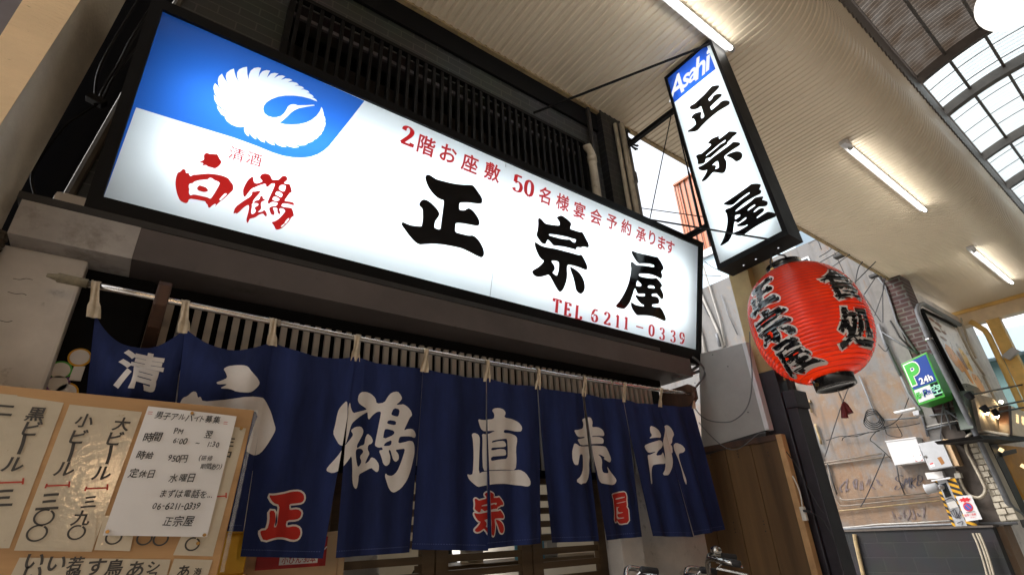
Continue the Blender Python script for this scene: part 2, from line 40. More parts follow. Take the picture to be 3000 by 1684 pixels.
 'crane':[(.4063,.7411),(.399,.7483),(.3867,.7519),(.3771,.7511),(.3865,.7568),(.378,.7629),(.3645,.7651),(.3522,.7617),(.3636,.77),(.3543,.776),(.3368,.7742),(.322,.7676),(.3364,.7797),(.3252,.7843),(.3067,.7807),(.2924,.7724),(.3093,.7866),(.2981,.7915),(.2799,.7879),(.2619,.7762),(.2706,.787),(.2784,.7955),(.2655,.7971),(.2482,.7898),(.2314,.7737),(.239,.7895),(.2456,.7997),(.231,.7982),(.2161,.7882),(.2008,.7662),(.2087,.787),(.2146,.7986),(.1981,.7945),(.1837,.7833),(.1723,.7553),(.1752,.7807),(.1782,.7952),(.1626,.7907),(.1478,.7763),(.1413,.7575),(.1391,.74),(.1373,.7628),(.1397,.7897),(.1278,.7871),(.1127,.7754),(.1023,.7554),(.0999,.7324),(.1034,.709),(.0933,.7326),(.0846,.7671),(.0706,.756),(.0572,.7389),(.0532,.7207),(.0576,.6998),(.0699,.6788),(.0533,.6976),(.0435,.7174),(.0371,.7329),(.0251,.7185),(.0154,.6992),(.0154,.6816),(.0236,.6612),(.0486,.637),(.0243,.658),(.0103,.6719),(-.001,.6864),(-.0091,.6672),(-.009,.6481),(-.0018,.6274),(.0127,.6104),(.0315,.5989),(.0095,.6123),(-.0067,.625),(-.016,.6307),(-.0181,.6158),(-.0161,.603),(-.0052,.5809),(.011,.5682),(.0432,.5596),(.0196,.5655),(.0023,.5709),(-.0084,.5749),(-.0004,.5525),(.0121,.538),(.0361,.5271),(.0692,.5253),(.0479,.5223),(.0284,.5252),(.0122,.5329),(.0193,.5175),(.0365,.5),(.0624,.4931),(.0973,.497),(.0765,.491),(.0627,.4916),(.051,.493),(.0626,.4796),(.0808,.4707),(.1004,.4692),(.119,.4733),(.1335,.4821),(.1348,.4689),(.1409,.4561),(.1513,.4469),(.1595,.4445),(.1589,.4553),(.1574,.465),(.1689,.451),(.1817,.4444),(.1906,.443),(.1872,.4623),(.1979,.4496),(.2125,.4419),(.2285,.4423),(.2218,.458),(.2391,.4478),(.2561,.4444),(.2706,.4463),(.2582,.4629),(.2798,.4526),(.3011,.4516),(.3189,.4571),(.2969,.4722),(.3231,.4635),(.3502,.4669),(.3722,.4789),(.3464,.4858),(.3712,.4871),(.3943,.4985),(.406,.5118),(.3951,.5105),(.4153,.5219),(.4295,.5371),(.4221,.5366),(.4375,.5497),(.4467,.5648),(.4427,.5649),(.4532,.5788),(.4585,.5911),(.4528,.5898),(.4603,.6024),(.4638,.619),(.4598,.6172),(.4649,.6307),(.4649,.6478),(.4611,.6537),(.4603,.6666),(.4536,.6806),(.4502,.681),(.4453,.6977),(.4373,.7131),(.4299,.7222),(.4271,.6969),(.4167,.6656),(.3993,.6371),(.3782,.6127),(.3505,.5918),(.3193,.575),(.2905,.5643),(.2668,.5609),(.2806,.5833),(.2938,.6093),(.3047,.6326),(.3166,.6511),(.3348,.6707),(.3628,.6913),(.3974,.7141),(.3984,.7176),(.3906,.7154),(.3612,.6992),(.3249,.6809),(.3168,.6819),(.3049,.6781),(.2941,.67),(.2858,.6569),(.2821,.6368),(.277,.6162),(.2657,.5965),(.2503,.5829),(.2339,.5747),(.2135,.5726),(.1973,.5794),(.1884,.5966),(.1878,.6142),(.1946,.6354),(.2106,.6593),(.2356,.6849),(.2652,.7053),(.2994,.7219),(.3351,.7337),(.3695,.7398)],
 'blue':[(-.2502,.3996),(-.0826,.4063),(.1063,.4152),(.203,.4135),(.2665,.4085),(.311,.41),(.3551,.4186),(.3926,.4313),(.4294,.4514),(.4592,.4767),(.4847,.5083),(.5033,.5422),(.5157,.5715),(.5687,.7035),(.6265,.8508)],
 'txt1':[('2',.886,.76),('階',1.001,.747),('お',1.139,.755),('座',1.283,.75),('敷',1.441,.755),('5',1.635,.753),('0',1.721,.752),('名',1.849,.745),('様',2.003,.749),('宴',2.154,.742),('会',2.31,.746),('予',2.466,.754),('約',2.614,.763),('承',2.775,.752),('り',2.899,.761),('ま',3.011,.755),('す',3.115,.75)],
 'txt2':[('T',2.03,.056),('E',2.12,.052),('L',2.216,.05),('6',2.362,.058),('2',2.479,.06),('1',2.582,.062),('1',2.668,.065),('-',2.808,.06),('0',2.937,.061),('3',3.057,.057),('3',3.184,.061),('9',3.292,.065)],
 'txt3':[('清',.131,.344),('酒',.202,.349)],
 'pjsize':[.742,.666],
 'pjc':[[-1.509,4.573],[-1.51,4.093],[-1.455,3.538]],
 'pjblue':[(-1.772,5.141),(-1.343,5.155),(-1.335,4.869),(-1.757,4.828)],
 'pjasahi':[(-1.74,4.904),(-1.368,4.91),(-1.353,5.068)],
 'pjface':[(-1.769,5.138),(-1.325,5.151),(-1.228,3.26),(-1.709,3.235)],
 'pjinner':[(-1.756,5.116),(-1.261,5.062),(-1.228,3.26),(-1.706,3.237)],
 'noren':{'tsuru':{'s':[[(.7323,2.0822),(.7354,2.0606),(.7372,2.0392),(.7387,2.0063),(.7392,1.9832),(.7391,1.9573),(.7371,1.9377),(.7322,1.9136),(.727,1.9052),(.7185,1.9078),(.7121,1.9143),(.7041,1.928),(.6985,1.9382),(.6923,1.9505),(.691,1.9629),(.6939,1.9823),(.6955,1.9977),(.6967,2.0173),(.698,2.0302),(.7,2.0435),(.7035,2.0536),(.7107,2.066),(.7174,2.0752),(.7272,2.0863)],[(.7468,2.0802),(.75,2.0653),(.7537,2.0551),(.7599,2.0439),(.7669,2.0413),(.7787,2.0457),(.7927,2.0509),(.8167,2.0599),(.8246,2.0647),(.8208,2.0678),(.8121,2.0716),(.7938,2.0784),(.7845,2.0842),(.7792,2.0923),(.7774,2.1002),(.7781,2.1123),(.7806,2.1203),(.7862,2.1286),(.794,2.1332),(.8081,2.1365),(.8194,2.1368),(.8341,2.1343),(.8445,2.1296),(.8562,2.1203),(.8623,2.1113),(.8658,2.0976),(.8741,2.0936),(.8917,2.0971),(.9011,2.1044),(.9076,2.1192),(.9136,2.1294),(.9224,2.1405),(.9326,2.1468),(.9496,2.152),(.9595,2.1513),(.9677,2.1442),(.9729,2.138),(.978,2.1295),(.9777,2.1223),(.9716,2.1126),(.9649,2.1052),(.9539,2.0958),(.9555,2.0932),(.9708,2.0958),(.979,2.0974),(.9848,2.0991),(.9926,2.097),(1.0066,2.0901),(1.0157,2.0834),(1.0249,2.0735),(1.0295,2.0661),(1.0323,2.0574),(1.0307,2.0517),(1.0239,2.0457),(1.0185,2.037),(1.0115,2.0205),(1.006,2.0077),(.9992,1.9915),(.9994,1.9867),(1.0069,1.9907),(1.0159,1.9931),(1.0313,1.9953),(1.0413,1.9939),(1.0514,1.9883),(1.057,1.9828),(1.0613,1.9744),(1.0615,1.9682),(1.0579,1.961),(1.0511,1.9592),(1.0373,1.9618),(1.0229,1.9623),(1,1.9608),(.988,1.9594),(.9806,1.9572),(.9765,1.9503),(.9737,1.9349),(.9798,1.9306),(.9984,1.935),(1.0102,1.9384),(1.0215,1.9424),(1.0305,1.9436),(1.0421,1.9426),(1.0492,1.9383),(1.0554,1.9283),(1.0584,1.9177),(1.0599,1.9008),(1.059,1.8874),(1.0551,1.8704),(1.0509,1.8546),(1.0443,1.8312),(1.0378,1.8129),(1.0276,1.79),(1.0175,1.7734),(1.0019,1.7541),(.9896,1.743),(.9739,1.7341),(.9642,1.7313),(.9552,1.7332),(.9486,1.7371),(.941,1.7455),(.9356,1.7542),(.9294,1.7682),(.9253,1.7779),(.921,1.7888),(.9198,1.7959),(.9211,1.8028),(.9239,1.8035),(.9295,1.7983),(.9367,1.7961),(.9493,1.7957),(.9589,1.7997),(.971,1.8102),(.9789,1.8221),(.987,1.8419),(.9927,1.8575),(.9991,1.8776),(1.0029,1.8908),(1.0059,1.9043),(1.0013,1.9087),(.9864,1.9063),(.9762,1.9045),(.9652,1.9022),(.9647,1.8977),(.9745,1.8882),(.9789,1.8799),(.9803,1.8684),(.9778,1.8612),(.9701,1.8544),(.9641,1.8535),(.9565,1.8581),(.9509,1.8663),(.9445,1.8824),(.9411,1.891),(.9389,1.8968),(.9359,1.899),(.9304,1.8987),(.9308,1.8925),(.9373,1.8771),(.9394,1.8653),(.9386,1.8506),(.9349,1.8423),(.9263,1.8355),(.92,1.8347),(.9126,1.8393),(.9079,1.8473),(.9032,1.8632),(.8988,1.8755),(.8924,1.8907),(.8933,1.8972),(.9022,1.8983),(.9048,1.9012),(.9026,1.9077),(.8989,1.9097),(.8918,1.9083),(.8862,1.9093),(.8788,1.9132),(.8754,1.9166),(.8744,1.9214),(.8754,1.9358),(.8792,1.9676),(.8819,1.9922),(.8852,2.023),(.8868,2.0406),(.8876,2.0545),(.8844,2.0596),(.8753,2.0588),(.8677,2.0547),(.8575,2.0452),(.851,2.0377),(.8445,2.0279),(.8405,2.0249),(.8368,2.027),(.8348,2.0311),(.8334,2.0395),(.8322,2.0454),(.8306,2.0521),(.824,2.0508),(.8089,2.041),(.7953,2.0306),(.776,2.0139),(.766,2.0039),(.76,1.9952),(.7559,1.9821),(.7515,1.9575),(.7484,1.9414),(.7449,1.9253),(.7417,1.9157),(.7369,1.9076),(.7356,1.9163),(.7373,1.9466),(.7384,1.9713),(.7396,2.004),(.7397,2.0273),(.7388,2.0538),(.7401,2.0691),(.744,2.0813)],[(.6796,1.8121),(.681,1.8196),(.6881,1.8312),(.7048,1.853),(.7158,1.8691),(.7268,1.8882),(.7369,1.9035),(.7516,1.9233),(.7602,1.9357),(.7675,1.9474),(.7674,1.9556),(.7598,1.9648),(.7611,1.972),(.7722,1.9809),(.7826,1.9856),(.7979,1.9883),(.8072,1.9864),(.8155,1.9787),(.8182,1.9718),(.8166,1.9618),(.813,1.9526),(.8055,1.9391),(.7997,1.9286),(.7923,1.9153),(.7903,1.9076),(.7926,1.9013),(.7966,1.9016),(.8045,1.9084),(.8122,1.9126),(.824,1.9164),(.829,1.9244),(.8301,1.9407),(.8327,1.9512),(.8382,1.9614),(.844,1.9631),(.8533,1.957),(.8589,1.9509),(.8639,1.9413),(.8651,1.9349),(.8631,1.9283),(.859,1.9242),(.8505,1.9204),(.8468,1.9151),(.8458,1.9053),(.8478,1.8978),(.8538,1.8884),(.8544,1.8809),(.8499,1.8711),(.8459,1.8616),(.8402,1.8471),(.8418,1.844),(.8516,1.8507),(.8572,1.8572),(.8617,1.8669),(.867,1.869),(.8761,1.8646),(.8828,1.8579),(.8908,1.8454),(.8939,1.8349),(.8939,1.8206),(.8923,1.8137),(.8884,1.8105),(.8839,1.8116),(.8765,1.8177),(.872,1.8219),(.8682,1.8265),(.8596,1.8244),(.8415,1.8145),(.8293,1.8081),(.8164,1.8016),(.8114,1.793),(.8118,1.7778),(.8108,1.7664),(.8081,1.7528),(.8051,1.7465),(.8004,1.744),(.7957,1.7458),(.7885,1.7526),(.7843,1.7611),(.7806,1.7761),(.7786,1.7904),(.7773,1.8117),(.7751,1.8309),(.7708,1.8587),(.7669,1.8658),(.7612,1.8562),(.7544,1.8463),(.7429,1.8305),(.7355,1.8213),(.7282,1.8135),(.72,1.8079),(.7063,1.8016),(.6962,1.8013),(.6839,1.807)]],'h':[[(.9312,2.0545),(.9377,2.0709),(.947,2.0769),(.9643,2.0756),(.97,2.0678),(.9672,2.0492),(.9616,2.0422),(.9502,2.043),(.9419,2.0443),(.9324,2.047)],[(.9148,2.0116),(.9186,2.0208),(.9282,2.024),(.9489,2.0229),(.9568,2.0184),(.9563,2.0079),(.9467,2.0047),(.9227,2.007)],[(.9079,1.9821),(.9113,1.9858),(.9215,1.9857),(.944,1.9818),(.9523,1.9767),(.951,1.9674),(.94,1.9588),(.9132,1.9464),(.9036,1.9502),(.9057,1.9721)],[(.9076,1.9167),(.9117,1.9252),(.9196,1.9315),(.9356,1.9391),(.9415,1.9368),(.9405,1.9234),(.9326,1.9171),(.9135,1.9144)],[(.7877,1.892),(.794,1.897),(.8011,1.8993),(.8131,1.8999),(.82,1.8977),(.8256,1.8916),(.8236,1.8846),(.8126,1.873),(.8113,1.8642),(.819,1.8535),(.8197,1.8455),(.8138,1.8359),(.8095,1.8309),(.8048,1.8276),(.8004,1.8324),(.794,1.8477),(.7901,1.8617),(.7866,1.882)]]},'choku':{'s':[[(1.3602,1.9981),(1.3693,2.0014),(1.3774,2.0008),(1.3888,1.9963),(1.395,1.9905),(1.3994,1.9802),(1.3999,1.9601),(1.3968,1.919),(1.3943,1.8838),(1.3912,1.835),(1.3952,1.818),(1.4088,1.8237),(1.4304,1.8271),(1.4717,1.83),(1.5067,1.8324),(1.5544,1.8356),(1.5828,1.8374),(1.6073,1.8388),(1.6209,1.8399),(1.6309,1.8413),(1.6405,1.8383),(1.6549,1.8293),(1.6659,1.8177),(1.6796,1.7973),(1.6846,1.7849),(1.6838,1.7737),(1.6794,1.7673),(1.6691,1.7624),(1.6573,1.7623),(1.6378,1.7668),(1.6132,1.7698),(1.5698,1.7729),(1.5345,1.7734),(1.4877,1.7717),(1.4551,1.7689),(1.4189,1.7635),(1.4003,1.7605),(1.3892,1.7583),(1.3798,1.7612),(1.3668,1.7707),(1.3575,1.7785),(1.3467,1.7888),(1.3405,1.7976),(1.3354,1.8097),(1.3371,1.8136),(1.3467,1.8113),(1.353,1.8115),(1.3597,1.8141),(1.3634,1.8342),(1.3663,1.8826),(1.3667,1.9161),(1.365,1.9528),(1.3626,1.9738),(1.3583,1.9903)],[(1.3969,2.0689),(1.4132,2.0671),(1.4328,2.0683),(1.4664,2.073),(1.4807,2.0804),(1.4836,2.0945),(1.481,2.1037),(1.4716,2.1128),(1.4709,2.1191),(1.4784,2.1258),(1.4881,2.1297),(1.5055,2.133),(1.5181,2.1334),(1.5329,2.1311),(1.5425,2.1266),(1.5521,2.1173),(1.5527,2.1078),(1.5445,2.0929),(1.5552,2.0871),(1.5905,2.0872),(1.6122,2.0842),(1.6323,2.0765),(1.644,2.0681),(1.6535,2.0546),(1.6563,2.0445),(1.6539,2.0322),(1.6475,2.0273),(1.6337,2.0271),(1.6183,2.0276),(1.5931,2.0291),(1.5743,2.0293),(1.5519,2.0285),(1.542,2.0247),(1.5391,2.0159),(1.5498,2.0129),(1.5796,2.0141),(1.5982,2.013),(1.6156,2.009),(1.6249,2.0037),(1.6309,1.9941),(1.631,1.9794),(1.6253,1.9516),(1.6233,1.9286),(1.6239,1.8977),(1.6226,1.8755),(1.6185,1.8495),(1.6054,1.8395),(1.5762,1.8398),(1.5387,1.8381),(1.4727,1.8337),(1.4396,1.8314),(1.4214,1.8298),(1.4137,1.8456),(1.4124,1.8873),(1.4127,1.9198),(1.415,1.9609),(1.415,1.9822),(1.4125,1.9953),(1.4185,2.0002),(1.4362,1.9995),(1.4469,2.0009),(1.4565,2.0054),(1.4669,2.0099),(1.4839,2.0169),(1.4765,2.0179),(1.4408,2.0135),(1.4222,2.0144),(1.4107,2.0213),(1.4041,2.0291),(1.3988,2.0422),(1.3953,2.0522),(1.3918,2.0647)]],'h':[[(1.4594,1.9606),(1.4653,1.9673),(1.4847,1.9733),(1.5284,1.9817),(1.5494,1.9849),(1.5592,1.9847),(1.5638,1.9744),(1.5654,1.9481),(1.5654,1.9273),(1.5635,1.9005),(1.5505,1.8887),(1.5191,1.8852),(1.4942,1.8813),(1.4621,1.8749),(1.4502,1.877),(1.452,1.8889),(1.4647,1.8949),(1.4954,1.8985),(1.5159,1.9008),(1.5376,1.9032),(1.5478,1.9062),(1.5519,1.9113),(1.5522,1.9178),(1.5489,1.929),(1.539,1.9335),(1.5173,1.9335),(1.497,1.9308),(1.4669,1.9237),(1.4554,1.924),(1.4561,1.9319),(1.4661,1.9361),(1.4908,1.9388),(1.5109,1.9411),(1.5376,1.944),(1.5497,1.9479),(1.554,1.9551),(1.5524,1.9615),(1.544,1.9707),(1.5321,1.9734),(1.5102,1.9709),(1.4918,1.9673),(1.4669,1.9605)]]},'uri':{'s':[[(2.0223,2.0587),(2.0402,2.0607),(2.0605,2.0652),(2.0943,2.0747),(2.1096,2.0848),(2.1147,2.101),(2.1141,2.1118),(2.1075,2.1233),(2.1118,2.1307),(2.1296,2.1382),(2.142,2.1408),(2.156,2.14),(2.1639,2.1343),(2.1703,2.1207),(2.1701,2.1088),(2.163,2.0923),(2.1711,2.0869),(2.1988,2.0897),(2.2182,2.088),(2.24,2.0807),(2.2516,2.0733),(2.2595,2.0618),(2.261,2.054),(2.2566,2.0457),(2.2455,2.0423),(2.2213,2.0419),(2.1984,2.0404),(2.1641,2.0371),(2.151,2.0347),(2.1517,2.032),(2.1627,2.0322),(2.1901,2.0355),(2.2097,2.0355),(2.2319,2.0321),(2.2429,2.0278),(2.2485,2.0202),(2.2484,2.0132),(2.2427,2.003),(2.2303,1.9985),(2.2045,1.997),(2.1649,1.9929),(2.0896,1.9837),(2.0563,1.9834),(2.0468,1.9916),(2.041,1.9981),(2.0357,2.0066),(2.0416,2.0114),(2.0619,2.0153),(2.0798,2.019),(2.1049,2.0244),(2.1144,2.028),(2.1133,2.0318),(2.0994,2.031),(2.065,2.0249),(2.0475,2.0238),(2.0373,2.027),(2.0306,2.0318),(2.0238,2.041),(2.0199,2.0475),(2.0166,2.055)],[(2.0147,1.9873),(2.0238,1.9848),(2.0323,1.9814),(2.0447,1.9753),(2.0679,1.975),(2.1145,1.9805),(2.1526,1.9835),(2.2032,1.9854),(2.233,1.9854),(2.2584,1.9836),(2.2742,1.977),(2.2889,1.962),(2.2983,1.9486),(2.3076,1.9295),(2.3088,1.9173),(2.3026,1.9054),(2.2935,1.9012),(2.2764,1.9025),(2.2602,1.9057),(2.2358,1.9124),(2.2298,1.9168),(2.239,1.921),(2.2343,1.9257),(2.2131,1.9337),(2.2004,1.9369),(2.1893,1.9372),(2.1899,1.9345),(2.2027,1.9274),(2.2092,1.9202),(2.2129,1.9088),(2.2118,1.8954),(2.2052,1.8725),(2.2039,1.8583),(2.2073,1.8453),(2.2173,1.8397),(2.2394,1.8384),(2.2506,1.8394),(2.257,1.8433),(2.2574,1.852),(2.252,1.87),(2.2569,1.8724),(2.2747,1.8603),(2.2886,1.8506),(2.3064,1.8377),(2.3174,1.8268),(2.3279,1.8118),(2.3293,1.8015),(2.3225,1.7901),(2.3128,1.784),(2.295,1.78),(2.2726,1.779),(2.2336,1.7803),(2.2078,1.7821),(2.1809,1.7854),(2.1669,1.7917),(2.1581,1.8043),(2.1539,1.818),(2.1519,1.84),(2.1493,1.8574),(2.1446,1.8796),(2.142,1.8972),(2.14,1.9197),(2.1368,1.9196),(2.1306,1.8968),(2.1279,1.8791),(2.1272,1.8568),(2.1235,1.8393),(2.1148,1.8172),(2.1034,1.8034),(2.083,1.7904),(2.0667,1.7845),(2.0456,1.7824),(2.0355,1.7801),(2.0309,1.7765),(2.0222,1.7792),(2.0047,1.7895),(2.0057,1.7994),(2.0256,1.814),(2.0387,1.8284),(2.0521,1.8505),(2.0599,1.8694),(2.0662,1.8953),(2.0695,1.9114),(2.0716,1.9264),(2.0662,1.9325),(2.0504,1.9329),(2.041,1.9252),(2.0331,1.9053),(2.0283,1.8924),(2.0239,1.8794),(2.0172,1.8746),(2.0044,1.8753),(1.9971,1.8814),(1.9913,1.8965),(1.9895,1.9111),(1.9908,1.9332),(1.9936,1.9479),(1.9997,1.9631),(2.0041,1.9733),(2.0091,1.984)]],'h':[]},'sho':{'s':[[(2.6851,2.1314),(2.7095,2.1253),(2.7264,2.12),(2.7452,2.1125),(2.7565,2.1037),(2.7666,2.089),(2.7681,2.0787),(2.7616,2.0673),(2.7496,2.0626),(2.7255,2.062),(2.7091,2.061),(2.6917,2.059),(2.6795,2.0576),(2.6656,2.0559),(2.6651,2.0592),(2.6777,2.0695),(2.6799,2.0785),(2.6728,2.091),(2.6712,2.1043),(2.6743,2.1255)],[(2.6241,2.0144),(2.6586,2.0261),(2.6864,2.0344),(2.7226,2.0438),(2.7433,2.0467),(2.76,2.0446),(2.769,2.0397),(2.7752,2.0292),(2.7714,2.0196),(2.7554,2.0058),(2.7415,1.9967),(2.722,1.9871),(2.71,1.9766),(2.6989,1.9592),(2.7041,1.9536),(2.7285,1.9567),(2.7425,1.9624),(2.7536,1.9735),(2.7601,1.9729),(2.7658,1.9604),(2.7695,1.948),(2.7734,1.9291),(2.7718,1.9183),(2.7641,1.9096),(2.7476,1.9057),(2.7136,1.9045),(2.6934,1.9027),(2.6759,1.8992),(2.665,1.8868),(2.6547,1.8587),(2.6485,1.8358),(2.6429,1.8056),(2.6358,1.7921),(2.6232,1.7879),(2.6173,1.7878),(2.6151,1.7918),(2.6176,1.8052),(2.6263,1.8353),(2.631,1.86),(2.6344,1.8927),(2.636,1.9169),(2.6364,1.9459),(2.6418,1.9575),(2.6552,1.9581),(2.6702,1.9629),(2.6951,1.9746),(2.6931,1.977),(2.663,1.9713),(2.6457,1.973),(2.6316,1.9828),(2.6226,1.9917),(2.6139,2.0047)],[(2.8415,2.1476),(2.8585,2.1521),(2.8714,2.1507),(2.8873,2.1428),(2.8977,2.1337),(2.908,2.1186),(2.9128,2.1082),(2.9147,2.097),(2.9107,2.0879),(2.8986,2.0759),(2.8921,2.0649),(2.8876,2.0491),(2.8809,2.04),(2.8681,2.0326),(2.8668,2.0282),(2.8765,2.0243),(2.8787,2.0124),(2.8748,1.9859),(2.8695,1.977),(2.86,1.9809),(2.8557,1.9706),(2.8543,1.9403),(2.8481,1.9182),(2.8338,1.8922),(2.8175,1.8727),(2.7903,1.8491),(2.7663,1.8395),(2.7324,1.8387),(2.7267,1.8475),(2.7463,1.8707),(2.7589,1.8932),(2.7714,1.9273),(2.7776,1.9508),(2.781,1.9766),(2.781,1.9968),(2.7774,2.0226),(2.7834,2.0452),(2.8023,2.0771),(2.8145,2.097),(2.8265,2.1157),(2.8321,2.1281),(2.8341,2.1408)],[(2.9017,2.0332),(2.9187,2.0417),(2.9345,2.0421),(2.958,2.0344),(2.9718,2.0255),(2.9836,2.0105),(2.9848,2),(2.9762,1.9885),(2.9638,1.9827),(2.9409,1.9794),(2.9317,1.9679),(2.9312,1.9416),(2.9341,1.9179),(2.942,1.8836),(2.9487,1.8586),(2.9578,1.829),(2.9596,1.8099),(2.9552,1.7908),(2.9495,1.7907),(2.9394,1.8095),(2.9352,1.8302),(2.9347,1.8642),(2.9313,1.891),(2.9234,1.9252),(2.9168,1.9462),(2.908,1.9655),(2.902,1.9789),(2.8955,1.994),(2.8934,2.0065),(2.8946,2.0233)]],'h':[]},'haku':{'s':[[(.2364,2.0996),(.2451,2.1041),(.2528,2.1091),(.2635,2.1174),(.2656,2.1251),(.2605,2.1367),(.2563,2.1439),(.2508,2.1509),(.2521,2.1573),(.2609,2.1666),(.2701,2.1723),(.2849,2.1773),(.2962,2.1796),(.3103,2.1806),(.3192,2.18),(.3276,2.1776),(.3342,2.1721),(.3425,2.1607),(.3516,2.1513),(.3666,2.1389),(.3749,2.1308),(.3811,2.1226),(.3821,2.1157),(.3787,2.1064),(.3732,2.0974),(.3626,2.0839),(.3549,2.0772),(.3459,2.0738),(.335,2.0726),(.3163,2.0729),(.3031,2.0751),(.2884,2.0803),(.275,2.0815),(.2558,2.0793),(.2524,2.0816),(.263,2.0896),(.2676,2.0938),(.2686,2.0963),(.2628,2.0959),(.2469,2.0923),(.2389,2.0924),(.2346,2.0963)],[(.1389,2.0188),(.1418,2.032),(.1459,2.0388),(.1534,2.0428),(.1589,2.0484),(.1654,2.0586),(.1707,2.0627),(.1778,2.0628),(.1826,2.0583),(.1877,2.0467),(.1912,2.0436),(.1948,2.0472),(.1986,2.0447),(.2049,2.0345),(.219,2.0327),(.2487,2.0384),(.2742,2.0437),(.3093,2.0514),(.3351,2.0568),(.3656,2.0628),(.3849,2.0659),(.4034,2.0679),(.4141,2.0642),(.4231,2.0528),(.4309,2.0412),(.4418,2.0231),(.4492,2.0081),(.4571,1.988),(.4623,1.9749),(.4675,1.9617),(.4688,1.9524),(.4671,1.9421),(.4627,1.9287),(.4534,1.9048),(.4458,1.8888),(.4357,1.8719),(.4272,1.8632),(.4156,1.8579),(.4073,1.8569),(.3976,1.8597),(.3899,1.8624),(.3801,1.8668),(.3785,1.8839),(.3844,1.9232),(.3897,1.9547),(.3974,1.9957),(.3899,2.0115),(.3632,2.0108),(.3434,2.0084),(.3197,2.0029),(.2895,2.0008),(.2364,2.0009),(.2,2.0014),(.1604,2.0025),(.1433,2.0053),(.1394,2.0113)]],'h':[]},'rsei':{'s':[[(.4813,1.7196),(.49,1.7181),(.5006,1.7187),(.519,1.7219),(.5336,1.7252),(.5521,1.7307),(.5658,1.7332),(.5821,1.7343),(.592,1.7322),(.6011,1.7259),(.6056,1.7196),(.6078,1.7101),(.6073,1.7039),(.6038,1.6976),(.598,1.6945),(.5867,1.693),(.5766,1.6918),(.5623,1.6904),(.557,1.6868),(.5581,1.679),(.5593,1.6745),(.5615,1.6708),(.5685,1.6702),(.5844,1.6721),(.5938,1.6704),(.6018,1.6641),(.6045,1.658),(.6034,1.6488),(.6007,1.6434),(.5948,1.6389),(.5844,1.6367),(.5637,1.6357),(.5551,1.6317),(.5539,1.6227),(.5546,1.6174),(.5578,1.6128),(.5651,1.612),(.5806,1.6146),(.5908,1.6137),(.601,1.6089),(.6063,1.6028),(.6093,1.5922),(.609,1.5845),(.6053,1.5757),(.6002,1.5715),(.591,1.5695),(.5796,1.5711),(.56,1.5771),(.545,1.5795),(.5265,1.5797),(.5113,1.5774),(.4911,1.5716),(.4806,1.5745),(.4741,1.5876),(.4712,1.5951),(.4703,1.6009),(.474,1.6036),(.4843,1.6048),(.4892,1.6115),(.4913,1.6276),(.4909,1.6416),(.488,1.661),(.4906,1.668),(.5001,1.6664),(.5054,1.6587),(.5096,1.6406),(.5102,1.6289),(.5073,1.6171),(.5086,1.6125),(.5148,1.6123),(.5172,1.6204),(.5172,1.6412),(.5173,1.6572),(.5176,1.6768),(.5125,1.6864),(.4994,1.6911),(.4906,1.6989),(.4815,1.7142)]],'h':[]},'rya':{'s':[[(2.2854,1.7297),(2.3367,1.7383),(2.3588,1.7405),(2.3636,1.7376),(2.3662,1.7324),(2.3682,1.722),(2.368,1.7129),(2.3654,1.7001),(2.3645,1.6903),(2.3647,1.6784),(2.3639,1.6718),(2.3615,1.6667),(2.3622,1.6614),(2.3664,1.6529),(2.3677,1.6463),(2.3668,1.6379),(2.3657,1.6235),(2.3639,1.5952),(2.3536,1.5828),(2.3293,1.5797),(2.3167,1.5809),(2.3089,1.5873),(2.3026,1.5918),(2.2946,1.5969),(2.2894,1.5967),(2.2845,1.5911),(2.2751,1.5892),(2.2561,1.59),(2.253,1.6003),(2.2641,1.6259),(2.2713,1.651),(2.2784,1.6893),(2.279,1.7066),(2.2736,1.7125),(2.2701,1.7173),(2.2666,1.7238)]],'h':[[(2.3146,1.7101),(2.3467,1.7157),(2.3591,1.7166),(2.3584,1.7132),(2.3473,1.7096),(2.3196,1.704),(2.3072,1.7032),(2.3034,1.7066)],[(2.3222,1.6866),(2.3505,1.6916),(2.3613,1.6926),(2.3603,1.6904),(2.3493,1.6877),(2.3224,1.6829),(2.3116,1.6818),(2.3112,1.6838)],[(2.3088,1.666),(2.3119,1.6643),(2.3165,1.6638),(2.325,1.6642),(2.3253,1.6632),(2.3176,1.6603),(2.3147,1.6558),(2.3149,1.6475),(2.3165,1.6426),(2.3204,1.6383),(2.3263,1.6369),(2.3375,1.6376),(2.3413,1.637),(2.3399,1.6349),(2.3315,1.6327),(2.3117,1.6294),(2.3045,1.6258),(2.306,1.62),(2.3093,1.616),(2.3163,1.6118),(2.3248,1.6102),(2.3392,1.6104),(2.3442,1.6097),(2.3425,1.6075),(2.331,1.6056),(2.3036,1.6029),(2.2946,1.6092),(2.299,1.6281),(2.3022,1.6424),(2.3061,1.6598)]]}},
 'rsou':[1.3653,1.5504,1.5177,1.7342],
 'rya':[2.2497,1.5747,2.5197,1.7492,2.3686],
 'seibox':[-.0647,2.0362,.0667,2.1842],
 'tabs':[[-.1691,2.3047],[.0995,2.2979],[.4062,2.3019],[.7522,2.2887],[1.0897,2.286],[1.4469,2.2841],[1.783,2.2832],[2.1306,2.2825],[2.4702,2.2832],[2.8147,2.2879],[3.1857,2.3111]],
 'tabtop':[[-.1927,2.401],[.0809,2.391],[.3947,2.39],[.7498,2.3758],[1.0952,2.3766],[1.4518,2.3743],[1.7935,2.375],[2.1471,2.3756],[2.492,2.3742],[2.8507,2.3799],[3.2118,2.393]],
